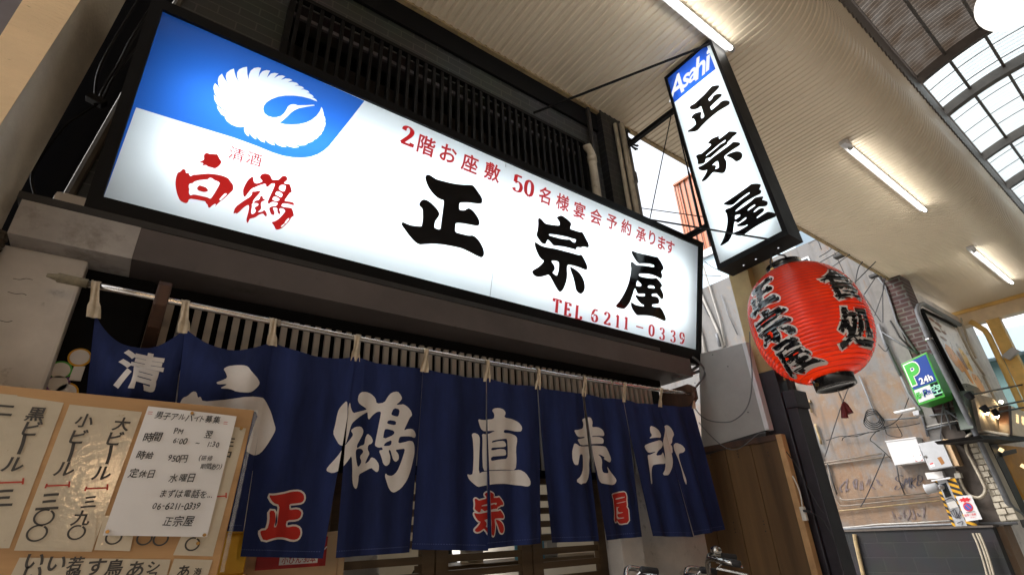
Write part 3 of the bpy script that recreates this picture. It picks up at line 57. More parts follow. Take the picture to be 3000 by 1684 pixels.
 'bot':[[-.045,1.53,.17,1.53],[.175,1.6096,.4162,1.6023],[.422,1.5247,.6907,1.5035],[.7384,1.5023,1.0637,1.5046],[1.0717,1.5141,1.4185,1.4914],[1.4218,1.5009,1.7453,1.508],[1.8027,1.5081,2.1442,1.5012],[2.1503,1.504,2.4752,1.5091],[2.5581,1.5099,2.9227,1.4911],[2.9313,1.4984,3.2838,1.5216]],
 'lan':{'c':[3.3,1.2925,2.6635],'ax':[0,.0995,.995]},
 'e1':[1,0,0],
 'e2':[0,.995,-.0995],
 'note':[(.0462,1.9686),(.3034,1.959),(.2836,1.5863),(.019,1.6004)],
 'board':[(-.3104,1.9957),(.3573,1.9872),(.331,1.4787)],
 'menu':[('黒',-.2127,1.9215,1),('ビ',-.2097,1.8825,1),('|',-.2195,1.8372,1),('ル',-.2217,1.7846,1),('r',-.2153,1.7367,1),('三',-.2199,1.6987,1),('ニ',-.281,1.9265,1),('小',-.0995,1.9129,1),('ビ',-.1015,1.8668,1),('|',-.1077,1.8218,1),('ル',-.1099,1.7757,1),('r',-.1145,1.7302,1),('三',-.1218,1.6897,1),('〇',-.1221,1.6503,1),('〇',-.1261,1.6113,1),('大',-.008,1.9097,1),('ビ',-.0142,1.8669,1),('|',-.0179,1.818,1),('ル',-.0223,1.7666,1),('r',-.0254,1.7237,1),('三',-.0327,1.6882,.7),('九',-.0397,1.6469,.9),('〇',-.0418,1.6102,.9),('〇',.0462,1.5946,.9),('〇',.1209,1.5894,.9),('〇',.1622,1.5859,.9),('〇',.2479,1.5684,.9),('生',.2947,1.8767,.9),('中',.2922,1.8315,.9),('r',.2916,1.702,.8),('い',-.1125,1.5439,1),('い',-.109,1.5138,1),('い',-.0648,1.5355,1),('若',-.0247,1.533,1),('鶏',-.0243,1.5023,1),('す',.0241,1.5214,1),('鳥',.0655,1.5176,1),('あ',.1179,1.5095,1),('シ',.1594,1.5127,1),('ユ',.1618,1.4888,.9),('あ',.2393,1.4953,.8),('海',.2763,1.4928,.6)],
 'notetxt':[('男子アルバイト募集',.164,1.9418,1),('=',.0558,1.9474,'r'),('=',.2728,1.9329,'r'),('PM',.1442,1.8971,.9),('翌',.2309,1.8917,1),('時間',.0796,1.8748,1.1),('6:00',.1548,1.8671,1),('~',.2045,1.8641,1),('1:30',.25,1.8621,1),('時給',.0731,1.8212,1),('950円',.1592,1.8143,1),('(研修',.2366,1.8181,.75),('期間あり)',.2566,1.7935,.75),('定休日',.0755,1.7676,1),('水曜日',.1823,1.7564,1.1),('まずは電話を...',.2055,1.7101,1),('06-6211-0339',.1845,1.6753,1),('正宗屋',.1981,1.6325,1.2)],
 'strips':[[(-.3324,1.9721),(-.2667,1.9715),(-.2089,1.5788),(-.2743,1.582)],[(-.2886,1.9704),(-.1604,1.9603),(-.1726,1.5771),(-.2572,1.5811)],[(-.1461,1.9569),(.0347,1.9506),(.0042,1.5599),(-.1618,1.5711)],[(.286,1.9262),(.3411,1.9224),(.3098,1.5315),(.2031,1.5405)]],
 'patch':[[(-.0689,1.6564),(-.0056,1.6536),(.0054,1.5657),(-.0795,1.5726)],[(.0109,1.6521),(.0896,1.6475),(.0933,1.5572),(.0085,1.5638)],[(-.1455,1.5539),(.1994,1.5296),(.198,1.4802),(-.1526,1.5064)],[(.208,1.531),(.3116,1.5219),(.3051,1.4722),(.201,1.48)]],
}
# ---------------------------------------------------------------- materials
def mat(name,base,rough=.6,metal=0,noise=None,bump=None,spec=.5,stretch=(1,1,1),dirt=None,coat=0):
    m=bpy.data.materials.new(name); m.use_nodes=True; n=m.node_tree.nodes; l=m.node_tree.links
    b=n['Principled BSDF']; b.inputs['Base Color'].default_value=(*base,1); b.inputs['Roughness'].default_value=rough
    b.inputs['Metallic'].default_value=metal; b.inputs['Specular IOR Level'].default_value=spec
    b.inputs['Coat Weight'].default_value=coat
    if noise or bump or dirt:
        tc=n.new('ShaderNodeTexCoord'); mp=n.new('ShaderNodeMapping'); mp.inputs['Scale'].default_value=stretch
        l.new(tc.outputs['Object'],mp.inputs['Vector'])
    col=None
    if noise:
        sc,am=noise[:2]; t=n.new('ShaderNodeTexNoise'); t.inputs['Scale'].default_value=sc; t.inputs['Detail'].default_value=7; t.inputs['Roughness'].default_value=.62
        l.new(mp.outputs[0],t.inputs['Vector']); r=n.new('ShaderNodeValToRGB'); r.color_ramp.elements[0].position=.3; r.color_ramp.elements[1].position=.72
        lo=noise[2] if len(noise)>2 else tuple(c*(1-am) for c in base); hi=tuple(min(1,c*(1+am)) for c in base)
        r.color_ramp.elements[0].color=(*lo,1); r.color_ramp.elements[1].color=(*hi,1); l.new(t.outputs['Fac'],r.inputs[0]); col=r.outputs[0]
        rr=n.new('ShaderNodeMapRange'); rr.inputs['To Min'].default_value=max(0,rough-.12); rr.inputs['To Max'].default_value=min(1,rough+.12); l.new(t.outputs['Fac'],rr.inputs['Value']); l.new(rr.outputs[0],b.inputs['Roughness'])
    if dirt:
        t=n.new('ShaderNodeTexNoise'); t.inputs['Scale'].default_value=dirt[0]; t.inputs['Detail'].default_value=9; t.inputs['Roughness'].default_value=.7
        l.new(mp.outputs[0],t.inputs['Vector']); r=n.new('ShaderNodeValToRGB'); r.color_ramp.elements[0].position=dirt[2]; r.color_ramp.elements[1].position=min(1,dirt[2]+dirt[3])
        r.color_ramp.elements[0].color=(0,0,0,1); r.color_ramp.elements[1].color=(1,1,1,1); l.new(t.outputs['Fac'],r.inputs[0])
        x=n.new('ShaderNodeMix'); x.data_type='RGBA'; x.inputs['B'].default_value=(*dirt[1],1); l.new(r.outputs[0],x.inputs['Factor'])
        if col is None: x.inputs['A'].default_value=(*base,1)
        else: l.new(col,x.inputs['A'])
        col=x.outputs['Result']
    if col is not None: l.new(col,b.inputs['Base Color'])
    if bump:
        t=n.new('ShaderNodeTexNoise'); t.inputs['Scale'].default_value=bump[0]; t.inputs['Detail'].default_value=6; l.new(mp.outputs[0],t.inputs['Vector'])
        bp=n.new('ShaderNodeBump'); bp.inputs['Strength'].default_value=bump[1]; bp.inputs['Distance'].default_value=bump[2] if len(bump)>2 else .01
        l.new(t.outputs['Fac'],bp.inputs['Height']); l.new(bp.outputs[0],b.inputs['Normal'])
        if coat: l.new(bp.outputs[0],b.inputs['Coat Normal'])
    return m
def emit(name,col,st):
    m=bpy.data.materials.new(name); m.use_nodes=True; n=m.node_tree.nodes; n.remove(n['Principled BSDF'])
    e=n.new('ShaderNodeEmission'); e.inputs[0].default_value=(*col,1); e.inputs[1].default_value=st
    m.node_tree.links.new(e.outputs[0],n['Material Output'].inputs[0]); return m
def translucent(name,col,dif=.25,gloss=.05,noise=None):
    m=bpy.data.materials.new(name); m.use_nodes=True; n=m.node_tree.nodes; l=m.node_tree.links; n.remove(n['Principled BSDF'])
    t=n.new('ShaderNodeBsdfTranslucent'); d=n.new('ShaderNodeBsdfDiffuse'); g=n.new('ShaderNodeBsdfGlossy'); g.inputs['Roughness'].default_value=.08
    a=n.new('ShaderNodeMixShader'); b=n.new('ShaderNodeMixShader'); a.inputs[0].default_value=dif; 
    fr=n.new('ShaderNodeFresnel'); fr.inputs[0].default_value=1.45
    mu=n.new('ShaderNodeMath'); mu.operation='MULTIPLY'; mu.inputs[1].default_value=gloss*20; l.new(fr.outputs[0],mu.inputs[0]); l.new(mu.outputs[0],b.inputs[0])
    for q in (t,d): q.inputs[0].default_value=(*col,1)
    if noise:
        tc=n.new('ShaderNodeTexCoord'); tx=n.new('ShaderNodeTexNoise'); tx.inputs['Scale'].default_value=noise[0]; tx.inputs['Detail'].default_value=6
        l.new(tc.outputs['Object'],tx.inputs['Vector']); r=n.new('ShaderNodeValToRGB'); r.color_ramp.elements[0].position=.35; r.color_ramp.elements[1].position=.7
        r.color_ramp.elements[0].color=(*noise[1],1); r.color_ramp.elements[1].color=(*col,1); l.new(tx.outputs['Fac'],r.inputs[0])
        for q in (t,d): l.new(r.outputs[0],q.inputs[0])
    l.new(t.outputs[0],a.inputs[1]); l.new(d.outputs[0],a.inputs[2]); l.new(a.outputs[0],b.inputs[1]); l.new(g.outputs[0],b.inputs[2])
    l.new(b.outputs[0],n['Material Output'].inputs[0]); return m
def brick(name,c1,c2,mo,axes='XZ',bw=.2,rh=.065,rough=.5,ms=.006):
    m=bpy.data.materials.new(name); m.use_nodes=True; n=m.node_tree.nodes; l=m.node_tree.links; b=n['Principled BSDF']
    tc=n.new('ShaderNodeTexCoord'); sp=n.new('ShaderNodeSeparateXYZ'); cb=n.new('ShaderNodeCombineXYZ'); l.new(tc.outputs['Object'],sp.inputs[0])
    l.new(sp.outputs[axes[0]],cb.inputs[0]); l.new(sp.outputs[axes[1]],cb.inputs[1])
    t=n.new('ShaderNodeTexBrick'); t.inputs['Scale'].default_value=1; t.inputs['Brick Width'].default_value=bw; t.inputs['Row Height'].default_value=rh; t.inputs['Mortar Size'].default_value=ms; t.inputs['Mortar Smooth'].default_value=.2
    t.inputs['Color1'].default_value=(*c1,1); t.inputs['Color2'].default_value=(*c2,1); t.inputs['Mortar'].default_value=(*mo,1); l.new(cb.outputs[0],t.inputs['Vector'])
    nz=n.new('ShaderNodeTexNoise'); nz.inputs['Scale'].default_value=3; nz.inputs['Detail'].default_value=6; l.new(tc.outputs['Object'],nz.inputs['Vector'])
    x=n.new('ShaderNodeMix'); x.data_type='RGBA'; x.blend_type='MULTIPLY'; x.inputs['Factor'].default_value=.7; l.new(t.outputs['Color'],x.inputs['A']); l.new(nz.outputs['Color'],x.inputs['B'])
    l.new(x.outputs['Result'],b.inputs['Base Color']); b.inputs['Roughness'].default_value=rough
    bp=n.new('ShaderNodeBump'); bp.inputs['Strength'].default_value=.6; bp.inputs['Distance'].default_value=.004; bp.invert=True; l.new(t.outputs['Fac'],bp.inputs['Height']); l.new(bp.outputs[0],b.inputs['Normal'])
    return m
def wood(name,c1,c2,rough=.55,axis='Z',scale=14):
    st={'Z':(1,1,.06),'X':(.06,1,1),'Y':(1,.06,1)}[axis]
    m=mat(name,c2,rough,noise=(scale,.25,c1),bump=(scale*2,.15,.004),stretch=st); return m
M={}
def mm(k_,*a,**kw): M[k_]=mat(k_,*a,**kw)
mm('black_metal',(.005,.005,.0055),.55,noise=(6,.3),spec=.14)
mm('black_gloss',(.006,.006,.007),.12,coat=.3)
mm('dark_iron',(.02,.018,.017),.55,noise=(9,.4),bump=(40,.1,.003))
mm('steel',(.62,.6,.58),.22,metal=1,noise=(25,.15))
mm('galv',(.2,.205,.22),.45,metal=.6,noise=(12,.25))
mm('grey_pipe',(.13,.135,.145),.45,noise=(8,.3))
mm('tape',(.22,.19,.13),.8,noise=(40,.35),bump=(120,.5,.002)); mm('beige_pipe',(.4,.35,.27),.5,noise=(10,.25),dirt=(18,(.1,.08,.06),.58,.15))
mm('panel_white',(.31,.3,.285),.5,noise=(5,.1),dirt=(7,(.2,.19,.18),.66,.1)); mm('white_paint',(.6,.6,.61),.4,noise=(7,.06))
mm('grey_paint',(.42,.43,.45),.45,noise=(7,.1))
mm('cream_paint',(.78,.63,.44),.5,noise=(6,.12))
mm('yellow_paint',(.78,.52,.17),.5,noise=(5,.15),dirt=(14,(.2,.14,.06),.62,.15))
mm('post_yellow',(.42,.31,.14),.6,noise=(4,.2),dirt=(22,(.12,.09,.05),.6,.12))
mm('dark_cover',(.016,.012,.018),.5,noise=(14,.4),bump=(90,.25,.003))
mm("soffit",(.72,.625,.48),.38,noise=(1.2,.05),dirt=(5,(.6,.5,.37),.6,.25))
mm('rust_edge',(.3,.22,.12),.7,noise=(12,.4),dirt=(30,(.35,.27,.08),.55,.1))
mm('plaster',(.68,.65,.62),.8,noise=(2.5,.25),dirt=(6,(.13,.115,.1),.6,.14),bump=(40,.2,.004))
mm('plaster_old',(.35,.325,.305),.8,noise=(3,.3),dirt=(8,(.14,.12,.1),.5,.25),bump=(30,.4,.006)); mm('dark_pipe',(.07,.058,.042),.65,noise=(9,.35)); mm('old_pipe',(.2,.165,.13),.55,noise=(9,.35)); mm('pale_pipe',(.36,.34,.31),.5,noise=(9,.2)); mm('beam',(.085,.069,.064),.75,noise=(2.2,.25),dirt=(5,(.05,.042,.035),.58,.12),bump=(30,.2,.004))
mm('stucco',(.86,.64,.39),.85,noise=(3,.1),dirt=(45,(.2,.12,.06),.64,.04),bump=(60,.8,.008),stretch=(.45,1,1.4))
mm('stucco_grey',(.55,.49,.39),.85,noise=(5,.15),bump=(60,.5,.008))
mm('concrete',(.17,.16,.15),.85,noise=(3,.35),bump=(30,.3,.006)); mm('dark_render',(.085,.07,.06),.85,noise=(5,.4),bump=(30,.3,.006)); mm('shop_wall',(.16,.14,.12),.8,noise=(1,.2)); mm('render_grey',(.16,.15,.17),.8,noise=(4,.2))
mm('asphalt',(.44,.41,.37),.7,noise=(2,.25),bump=(120,.3,.004))
mm('cloth',(.014,.023,.086),.85,noise=(9,.38),bump=(30,.5,.008),spec=.2,stretch=(1,1,.22))
mm('stitch',(.06,.08,.19),.9); mm('tab_cloth',(.5,.42,.31),.9,noise=(30,.25),bump=(250,.5,.002))
mm('letter_white',(.66,.62,.585),.85,noise=(9,.08),bump=(900,.2,.001),spec=.2)
mm('letter_red',(.42,.025,.018),.8,noise=(9,.1),spec=.2)
mm('paper',(.8,.78,.76),.75,noise=(3,.05))
mm('old_paper',(.56,.49,.37),.35,noise=(5,.12),dirt=(26,(.36,.27,.16),.64,.12),bump=(60,.16,.005),coat=.55)
mm('ink',(.015,.014,.014),.5)
mm('ink_grey',(.05,.047,.045),.5)
mm('ink_red',(.5,.05,.03),.5)
mm('brass',(.4,.26,.1),.35,metal=1)
mm('cable',(.008,.008,.009),.6,spec=.2)
mm('cable_grey',(.1,.1,.105),.55)
mm('white_plastic',(.6,.57,.5),.45)
mm('yellow_plastic',(.75,.42,.02),.35,noise=(5,.1))
mm('orange_plastic',(.6,.06,.015),.35,noise=(5,.1))
mm('crate_cream',(.55,.38,.22),.5,noise=(6,.1))
mm('label_red',(.4,.02,.02),.4)
mm('lantern_black',(.008,.008,.009),.2,coat=.5)
mm('tassel',(.12,.008,.008),.7)
mm('chrome',(.45,.43,.4),.25,metal=1)
mm('rubber',(.02,.02,.022),.7)
mm('teal',(.18,.3,.29),.7,noise=(1,.15))
mm('pale_blue',(.5,.62,.7),.7,noise=(.6,.08))
mm('orange_sheet',(.42,.13,.055),.4,noise=(.8,.25))
mm('white_wall',(.62,.62,.63),.8,noise=(1,.08))
mm('roof_grey',(.36,.33,.3),.6,noise=(3,.3),dirt=(4,(.25,.13,.05),.62,.15))
mm('rib_metal',(.11,.095,.085),.5,noise=(6,.25))
mm('wire',(.02,.02,.025),.6)
mm('shirt',(.55,.56,.58),.9,noise=(8,.1),bump=(25,.4,.01))
mm('dark_jacket',(.03,.035,.025),.9,noise=(8,.2))
mm('skin',(.45,.28,.2),.5)
mm('hair',(.012,.01,.009),.5)
mm('towel',(.7,.7,.7),.95,bump=(60,.4,.005))
mm('purple_paint',(.2,.1,.3),.8,noise=(9,.4)); mm('graffiti',(.05,.045,.06),.7,noise=(20,.4))
mm('graffiti_pale',(.13,.1,.1),.8,noise=(20,.4))
mm('hazard_yellow',(.7,.36,.01),.5,noise=(12,.2))
mm('sign_blue',(.012,.05,.27),.35); mm('sign_green',(.06,.42,.06),.35,noise=(4,.1)); mm('green_body',(.05,.33,.04),.35,noise=(3,.1))
mm('poster_white',(.8,.8,.78),.3,noise=(4,.1),dirt=(5,(.5,.53,.58),.5,.2))
mm('poster_orange',(.8,.34,.04),.3,noise=(8,.2)); mm('poster_yellow',(.8,.5,.08),.3,noise=(8,.2)); mm('poster_peach',(.7,.42,.24),.3,noise=(8,.3)); mm('poster_brown',(.22,.1,.05),.3,noise=(10,.3)); mm('poster_dark',(.09,.06,.04),.3,noise=(10,.3))
mm('stone',(.5,.45,.36),.85,noise=(8,.15),bump=(20,.6,.01))
mm('board_grey',(.22,.19,.16),.8,noise=(14,.3),stretch=(1,1,.08))
mm('dark_green',(.012,.03,.014),.5); mm('amber',(.5,.24,.03),.6,noise=(4,.2))
mm('blue_box',(.1,.35,.55),.5,noise=(6,.15)); mm('no_red',(.55,.02,.03),.45); mm('no_blue',(.04,.09,.35),.45); mm('sticker_red',(.35,.04,.05),.5); mm('sticker_brown',(.28,.12,.03),.5)
mm('screen_dark',(.015,.018,.02),.15)
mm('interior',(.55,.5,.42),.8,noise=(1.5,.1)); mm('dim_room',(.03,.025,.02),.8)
mm('slat_cream',(.5,.47,.43),.7,noise=(6,.12),stretch=(1,1,.2))
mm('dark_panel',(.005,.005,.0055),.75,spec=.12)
M['wood_board']=wood('wood_board',(.06,.03,.01),(.125,.068,.024),.5,'Z',7)
M['wood_door']=wood('wood_door',(.07,.042,.02),(.13,.085,.045),.5,'X')
M['wood_bracket']=wood('wood_bracket',(.03,.014,.008),(.07,.03,.015),.6)
M['wood_frame']=wood('wood_frame',(.34,.19,.08),(.46,.27,.12),.6,'X',9)
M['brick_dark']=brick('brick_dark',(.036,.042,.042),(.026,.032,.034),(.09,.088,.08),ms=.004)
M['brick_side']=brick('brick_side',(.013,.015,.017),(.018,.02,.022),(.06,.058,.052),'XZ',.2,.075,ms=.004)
M['brick_red']=brick('brick_red',(.075,.02,.016),(.05,.015,.012),(.14,.12,.11),'YZ',.22,.075,.7,.012)
M['block']=brick('block',(.022,.021,.023),(.016,.016,.018),(.03,.029,.03),'YZ',.4,.2,.85,.008)
M['tube']=emit('tube',(1,.96,.9),5.5); M['sign_tube']=emit('sign_tube',(.9,.97,1),7.3); M['globe']=emit('globe',(1,.95,.88),.55)
M['lamp_warm']=emit('lamp_warm',(1,.64,.34),32); M['spot_glow']=emit('spot_glow',(1,.7,.35),40); M['room_lamp']=emit('room_lamp',(1,.9,.72),2.2); M['bulb']=emit('bulb',(1,.55,.25),24); M['led']=emit('led',(.5,1,.7),.35); M['warm_glow']=emit('warm_glow',(1,.7,.35),.6)
M['face_white']=translucent('face_white',(.86,.9,.92),noise=(1.6,(.78,.85,.88))); M['face_blue']=translucent('face_blue',(.026,.145,.6)); M['asahi_blue']=translucent('asahi_blue',(.02,.09,.5))
M['print_red']=mat('print_red',(.2,.004,.006),.4)
_b=M['print_red'].node_tree.nodes['Principled BSDF']; _b.inputs['Emission Color'].default_value=(.8,.008,.012,1); _b.inputs['Emission Strength'].default_value=.16
M['print_white']=emit('print_white',(.95,.98,1),.33)
M['lantern_red']=translucent('lantern_red',(.68,.05,.012),.5,.05,(5,(.52,.028,.01)))
M['poly']=translucent('poly',(.54,.58,.575),.12,.0,(2.5,(.5,.55,.55))); M['dirty_sheet']=translucent('dirty_sheet',(.13,.115,.1),.4,.0,(4,(.075,.055,.04)))
# stained plaster of the wall across the side lane
def stained():
    m=bpy.data.materials.new('stained_plaster'); m.use_nodes=True; n=m.node_tree.nodes; l=m.node_tree.links; b=n['Principled BSDF']; b.inputs['Roughness'].default_value=.85
    tc=n.new('ShaderNodeTexCoord'); sp=n.new('ShaderNodeSeparateXYZ'); l.new(tc.outputs['Object'],sp.inputs[0])
    def nz(sc,st,det=8,ro=.65):
        mp=n.new('ShaderNodeMapping'); mp.inputs['Scale'].default_value=st; l.new(tc.outputs['Object'],mp.inputs['Vector'])
        t=n.new('ShaderNodeTexNoise'); t.inputs['Scale'].default_value=sc; t.inputs['Detail'].default_value=det; t.inputs['Roughness'].default_value=ro; l.new(mp.outputs[0],t.inputs['Vector']); return t.outputs['Fac']
    def ramp(v,a,c):
        r=n.new('ShaderNodeValToRGB'); r.color_ramp.elements[0].position=a; r.color_ramp.elements[1].position=c; l.new(v,r.inputs[0]); return r.outputs[0]
    def mix(f,a,c,t='MIX'):
        x=n.new('ShaderNodeMix'); x.data_type='RGBA'; x.blend_type=t
        if isinstance(f,float): x.inputs['Factor'].default_value=f
        else: l.new(f,x.inputs['Factor'])
        for k_,v in (('A',a),('B',c)):
            if isinstance(v,tuple): x.inputs[k_].default_value=(*v,1)
            else: l.new(v,x.inputs[k_])
        return x.outputs['Result']
    # more bare salmon render low on the wall, paler grey paint above
    mr=n.new('ShaderNodeMapRange'); mr.inputs['From Min'].default_value=1.2; mr.inputs['From Max'].default_value=5.6; mr.inputs['To Min'].default_value=.13; mr.inputs['To Max'].default_value=-.12; l.new(sp.outputs['Z'],mr.inputs['Value'])
    ad=n.new('ShaderNodeMath'); ad.operation='ADD'; l.new(nz(1.4,(1,1,.7),10,.7),ad.inputs[0]); l.new(mr.outputs[0],ad.inputs[1])
    c=mix(ramp(ad.outputs[0],.46,.6),(.17,.165,.162),(.205,.135,.088))
    c=mix(ramp(nz(9,(1,1,.8)),.55,.7),c,(.22,.185,.15))
    c=mix(ramp(nz(1.1,(1,1,.55),9,.7),.52,.78),c,(.1,.092,.088))
    c=mix(ramp(nz(2.2,(1,2.6,.22),8,.6),.54,.74),c,(.1,.088,.08)); c=mix(ramp(nz(3.1,(1,2,.5),9,.7),.58,.72),c,(.19,.095,.045))
    c=mix(ramp(nz(2.6,(1,1.4,.4),6),.67,.76),c,(.34,.32,.3))
    l.new(c,b.inputs['Base Color'])
    bp=n.new('ShaderNodeBump'); bp.inputs['Strength'].default_value=.4; bp.inputs['Distance'].default_value=.02; l.new(nz(12,(1,1,1)),bp.inputs['Height']); l.new(bp.outputs[0],b.inputs['Normal'])
    return m
M['stained']=stained()
# ---------------------------------------------------------------- mesh helpers
class MB:
    def __init__(s): s.v=[]; s.f=[]; s.mi=[]; s.cur=0
    def add(s,vs,fs):
        o=len(s.v); s.v+=[tuple(float(c) for c in v) for v in vs]; s.f+=[[i+o for i in f] for f in fs]; s.mi+=[s.cur]*len(fs); return s
    def box(s,x0,x1,y0,y1,z0,z1):
        return s.add([(x,y,z) for x in(x0,x1) for y in(y0,y1) for z in(z0,z1)],[(0,1,3,2),(4,6,7,5),(0,4,5,1),(2,3,7,6),(0,2,6,4),(1,5,7,3)])
    def obox(s,c,ex,ey,ez):
        c,ex,ey,ez=map(Vector,(c,ex,ey,ez))
        return s.add([c+ex*a+ey*b+ez*d for a in(-1,1) for b in(-1,1) for d in(-1,1)],[(0,1,3,2),(4,6,7,5),(0,4,5,1),(2,3,7,6),(0,2,6,4),(1,5,7,3)])
    def tube(s,p,r,n=8,cap=True,closed=False):
        p=[Vector(q) for q in p]; q=[p[0]]
        for a in p[1:]:
            if (a-q[-1]).length>1e-5: q.append(a)
        p=q; N=len(p); vs=[]; up=None
        for i in range(N):
            t=(p[min(i+1,N-1)]-p[max(i-1,0)]) if not closed else (p[(i+1)%N]-p[i-1])
            t.normalize()
            if up is None: up=t.orthogonal()
            up=(up-t*up.dot(t)); up.normalize(); w=t.cross(up)
            rr=r[i] if isinstance(r,(list,tuple)) else r
            vs+=[p[i]+(up*math.cos(2*math.pi*j/n)+w*math.sin(2*math.pi*j/n))*rr for j in range(n)]
        fs=[(i*n+j,i*n+(j+1)%n,(i+1)*n+(j+1)%n,(i+1)*n+j) for i in range(N-1) for j in range(n)]
        if closed: fs+=[((N-1)*n+j,(N-1)*n+(j+1)%n,(j+1)%n,j) for j in range(n)]
        elif cap: fs+=[tuple(range(n))[::-1],tuple((N-1)*n+j for j in range(n))]
        return s.add(vs,fs)
    def prism(s,poly,ext):
        ext=Vector(ext); n=len(poly); a=[Vector(q) for q in poly]
        return s.add(a+[q+ext for q in a],[tuple(range(n))[::-1],tuple(range(n,2*n))]+[(i,(i+1)%n,n+(i+1)%n,n+i) for i in range(n)])
    def lathe(s,prof,c,ax=(0,0,1),n=32,e1=None):
        ax=Vector(ax).normalized(); e1=Vector(e1) if e1 is not None else ax.orthogonal().normalized(); e2=ax.cross(e1); c=Vector(c)
        vs=[c+ax*z+(e1*math.cos(2*math.pi*j/n)+e2*math.sin(2*math.pi*j/n))*r for r,z in prof for j in range(n)]
        return s.add(vs,[(i*n+j,i*n+(j+1)%n,(i+1)*n+(j+1)%n,(i+1)*n+j) for i in range(len(prof)-1) for j in range(n)])
    def sheet(s,g):
        a,b=len(g),len(g[0])
        return s.add([v for r in g for v in r],[(i*b+j,i*b+j+1,(i+1)*b+j+1,(i+1)*b+j) for i in range(a-1) for j in range(b-1)])
    def build(s,name,m,parent=None,smooth=False,bevel=0):
        me=bpy.data.meshes.new(name); me.from_pydata(s.v,[],s.f)
        for q in (m if isinstance(m,(list,tuple)) else [m]): me.materials.append(M[q] if isinstance(q,str) else q)
        if any(s.mi): me.polygons.foreach_set('material_index',s.mi)
        if smooth: me.polygons.foreach_set('use_smooth',[True]*len(s.f))
        me.validate(); me.update(); o=bpy.data.objects.new(name,me); COL.objects.link(o)
        bm=bmesh.new(); bm.from_mesh(me)
        if s.closed_: bmesh.ops.recalc_face_normals(bm,faces=bm.faces)
        if bevel: bmesh.ops.bevel(bm,geom=[e for e in bm.edges if e.is_manifold and e.calc_face_angle(0)>.6],offset=bevel,segments=2,affect='EDGES',profile=.6)
        bm.to_mesh(me); bm.free()
        if parent is not None:
            o.parent=parent; o.matrix_parent_inverse=parent.matrix_world.inverted() if parent.type!='EMPTY' else Matrix.Translation(-parent.location)
        return o
    closed_=True
def tag(o,label=None,cat=None,group=None,kind=None):
    if label: o['label']=label
    if cat: o['category']=cat
    if group: o['group']=group
    if kind: o['kind']=kind
    return o
def thing(name,label,cat,loc=(0,0,0),group=None):
    o=bpy.data.objects.new(name,None); o['kind']='thing'; o.location=loc; o.empty_display_size=.1; COL.objects.link(o); return tag(o,label,cat,group)
def inpoly(P,x,y):
    P=np.asarray(P); X,Y=P[:,0],P[:,1]; X2,Y2=np.roll(X,-1),np.roll(Y,-1); r=np.zeros(x.shape,bool)
    for a,b,c,d in zip(X,Y,X2,Y2):
        if b!=d: r^=((b>y)!=(d>y))&(x<(c-a)*(y-b)/(d-b)+a)
    return r
def fill(solids,holes=(),islands=(),grid=None,lines=(),edgesets=()):
    """triangles of the solids less the holes plus islands; optional inner grid and cut lines"""
    vs,es=[],[]
    for L in list(solids)+list(holes)+list(islands):
        o=len(vs); n=len(L); vs+=[Vector((float(a),float(b))) for a,b in L]; es+=[(o+i,o+(i+1)%n) for i in range(n)]
    for L in lines:
        o=len(vs); vs+=[Vector((float(a),float(b))) for a,b in L]; es+=[(o+i,o+i+1) for i in range(len(L)-1)]
    A=np.array([tuple(q) for q in vs])
    def ins(x,y):
        r=np.zeros(x.shape,bool)
        for L in solids: r|=inpoly(L,x,y)
        for L in holes: r&=~inpoly(L,x,y)
        for L in islands: r|=inpoly(L,x,y)
        return r
    if grid:
        gx,gy=np.meshgrid(np.arange(A[:,0].min(),A[:,0].max(),grid),np.arange(A[:,1].min(),A[:,1].max(),grid)); gx=gx.ravel()+.13*grid; gy=gy.ravel()
        k_=ins(gx,gy); vs+=[Vector((float(a),float(b))) for a,b in zip(gx[k_],gy[k_])]
    ov,_,of,_,_,_=delaunay_2d_cdt(vs,es,[],0,1e-6)
    V=np.array([tuple(q) for q in ov]); Fc=[f for f in of if len(f)==3]; Fa=np.array(Fc)
    c=V[Fa].mean(1); keep=ins(c[:,0],c[:,1]); return V,Fa[keep]
_fc=bpy.data.curves.new('lettering_font','FONT'); _fo=bpy.data.objects.new('lettering_font',_fc); COL.objects.link(_fo); _G={}
def raw_glyph(ch):
    _fc.body=ch; _fc.resolution_u=4; bpy.context.view_layer.update()
    dg=bpy.context.evaluated_depsgraph_get(); me=bpy.data.meshes.new_from_object(_fo.evaluated_get(dg),depsgraph=dg)
    v=np.array([(q.co.x,q.co.y) for q in me.vertices]); f=[list(p.vertices) for p in me.polygons]
    bpy.data.meshes.remove(me); return v,f
def sarea(Q): Q=np.asarray(Q); return float(np.sum(Q[:,0]*np.roll(Q[:,1],-1)-np.roll(Q[:,0],-1)*Q[:,1]))/2
def grow(Q,w):
    """move a closed outline outwards (w>0 grows a counter-clockwise loop, shrinks a clockwise one)"""
    P=np.array(Q,float); d1=P-np.roll(P,1,0); d2=np.roll(P,-1,0)-P
    d1/=np.hypot(d1[:,0],d1[:,1])[:,None]+1e-9; d2/=np.hypot(d2[:,0],d2[:,1])[:,None]+1e-9
    n1=np.c_[d1[:,1],-d1[:,0]]; n2=np.c_[d2[:,1],-d2[:,0]]; n=n1+n2; L=np.maximum(.75,np.hypot(n[:,0],n[:,1]))
    return [tuple(q) for q in P+n/L[:,None]*(2/L[:,None])*w]
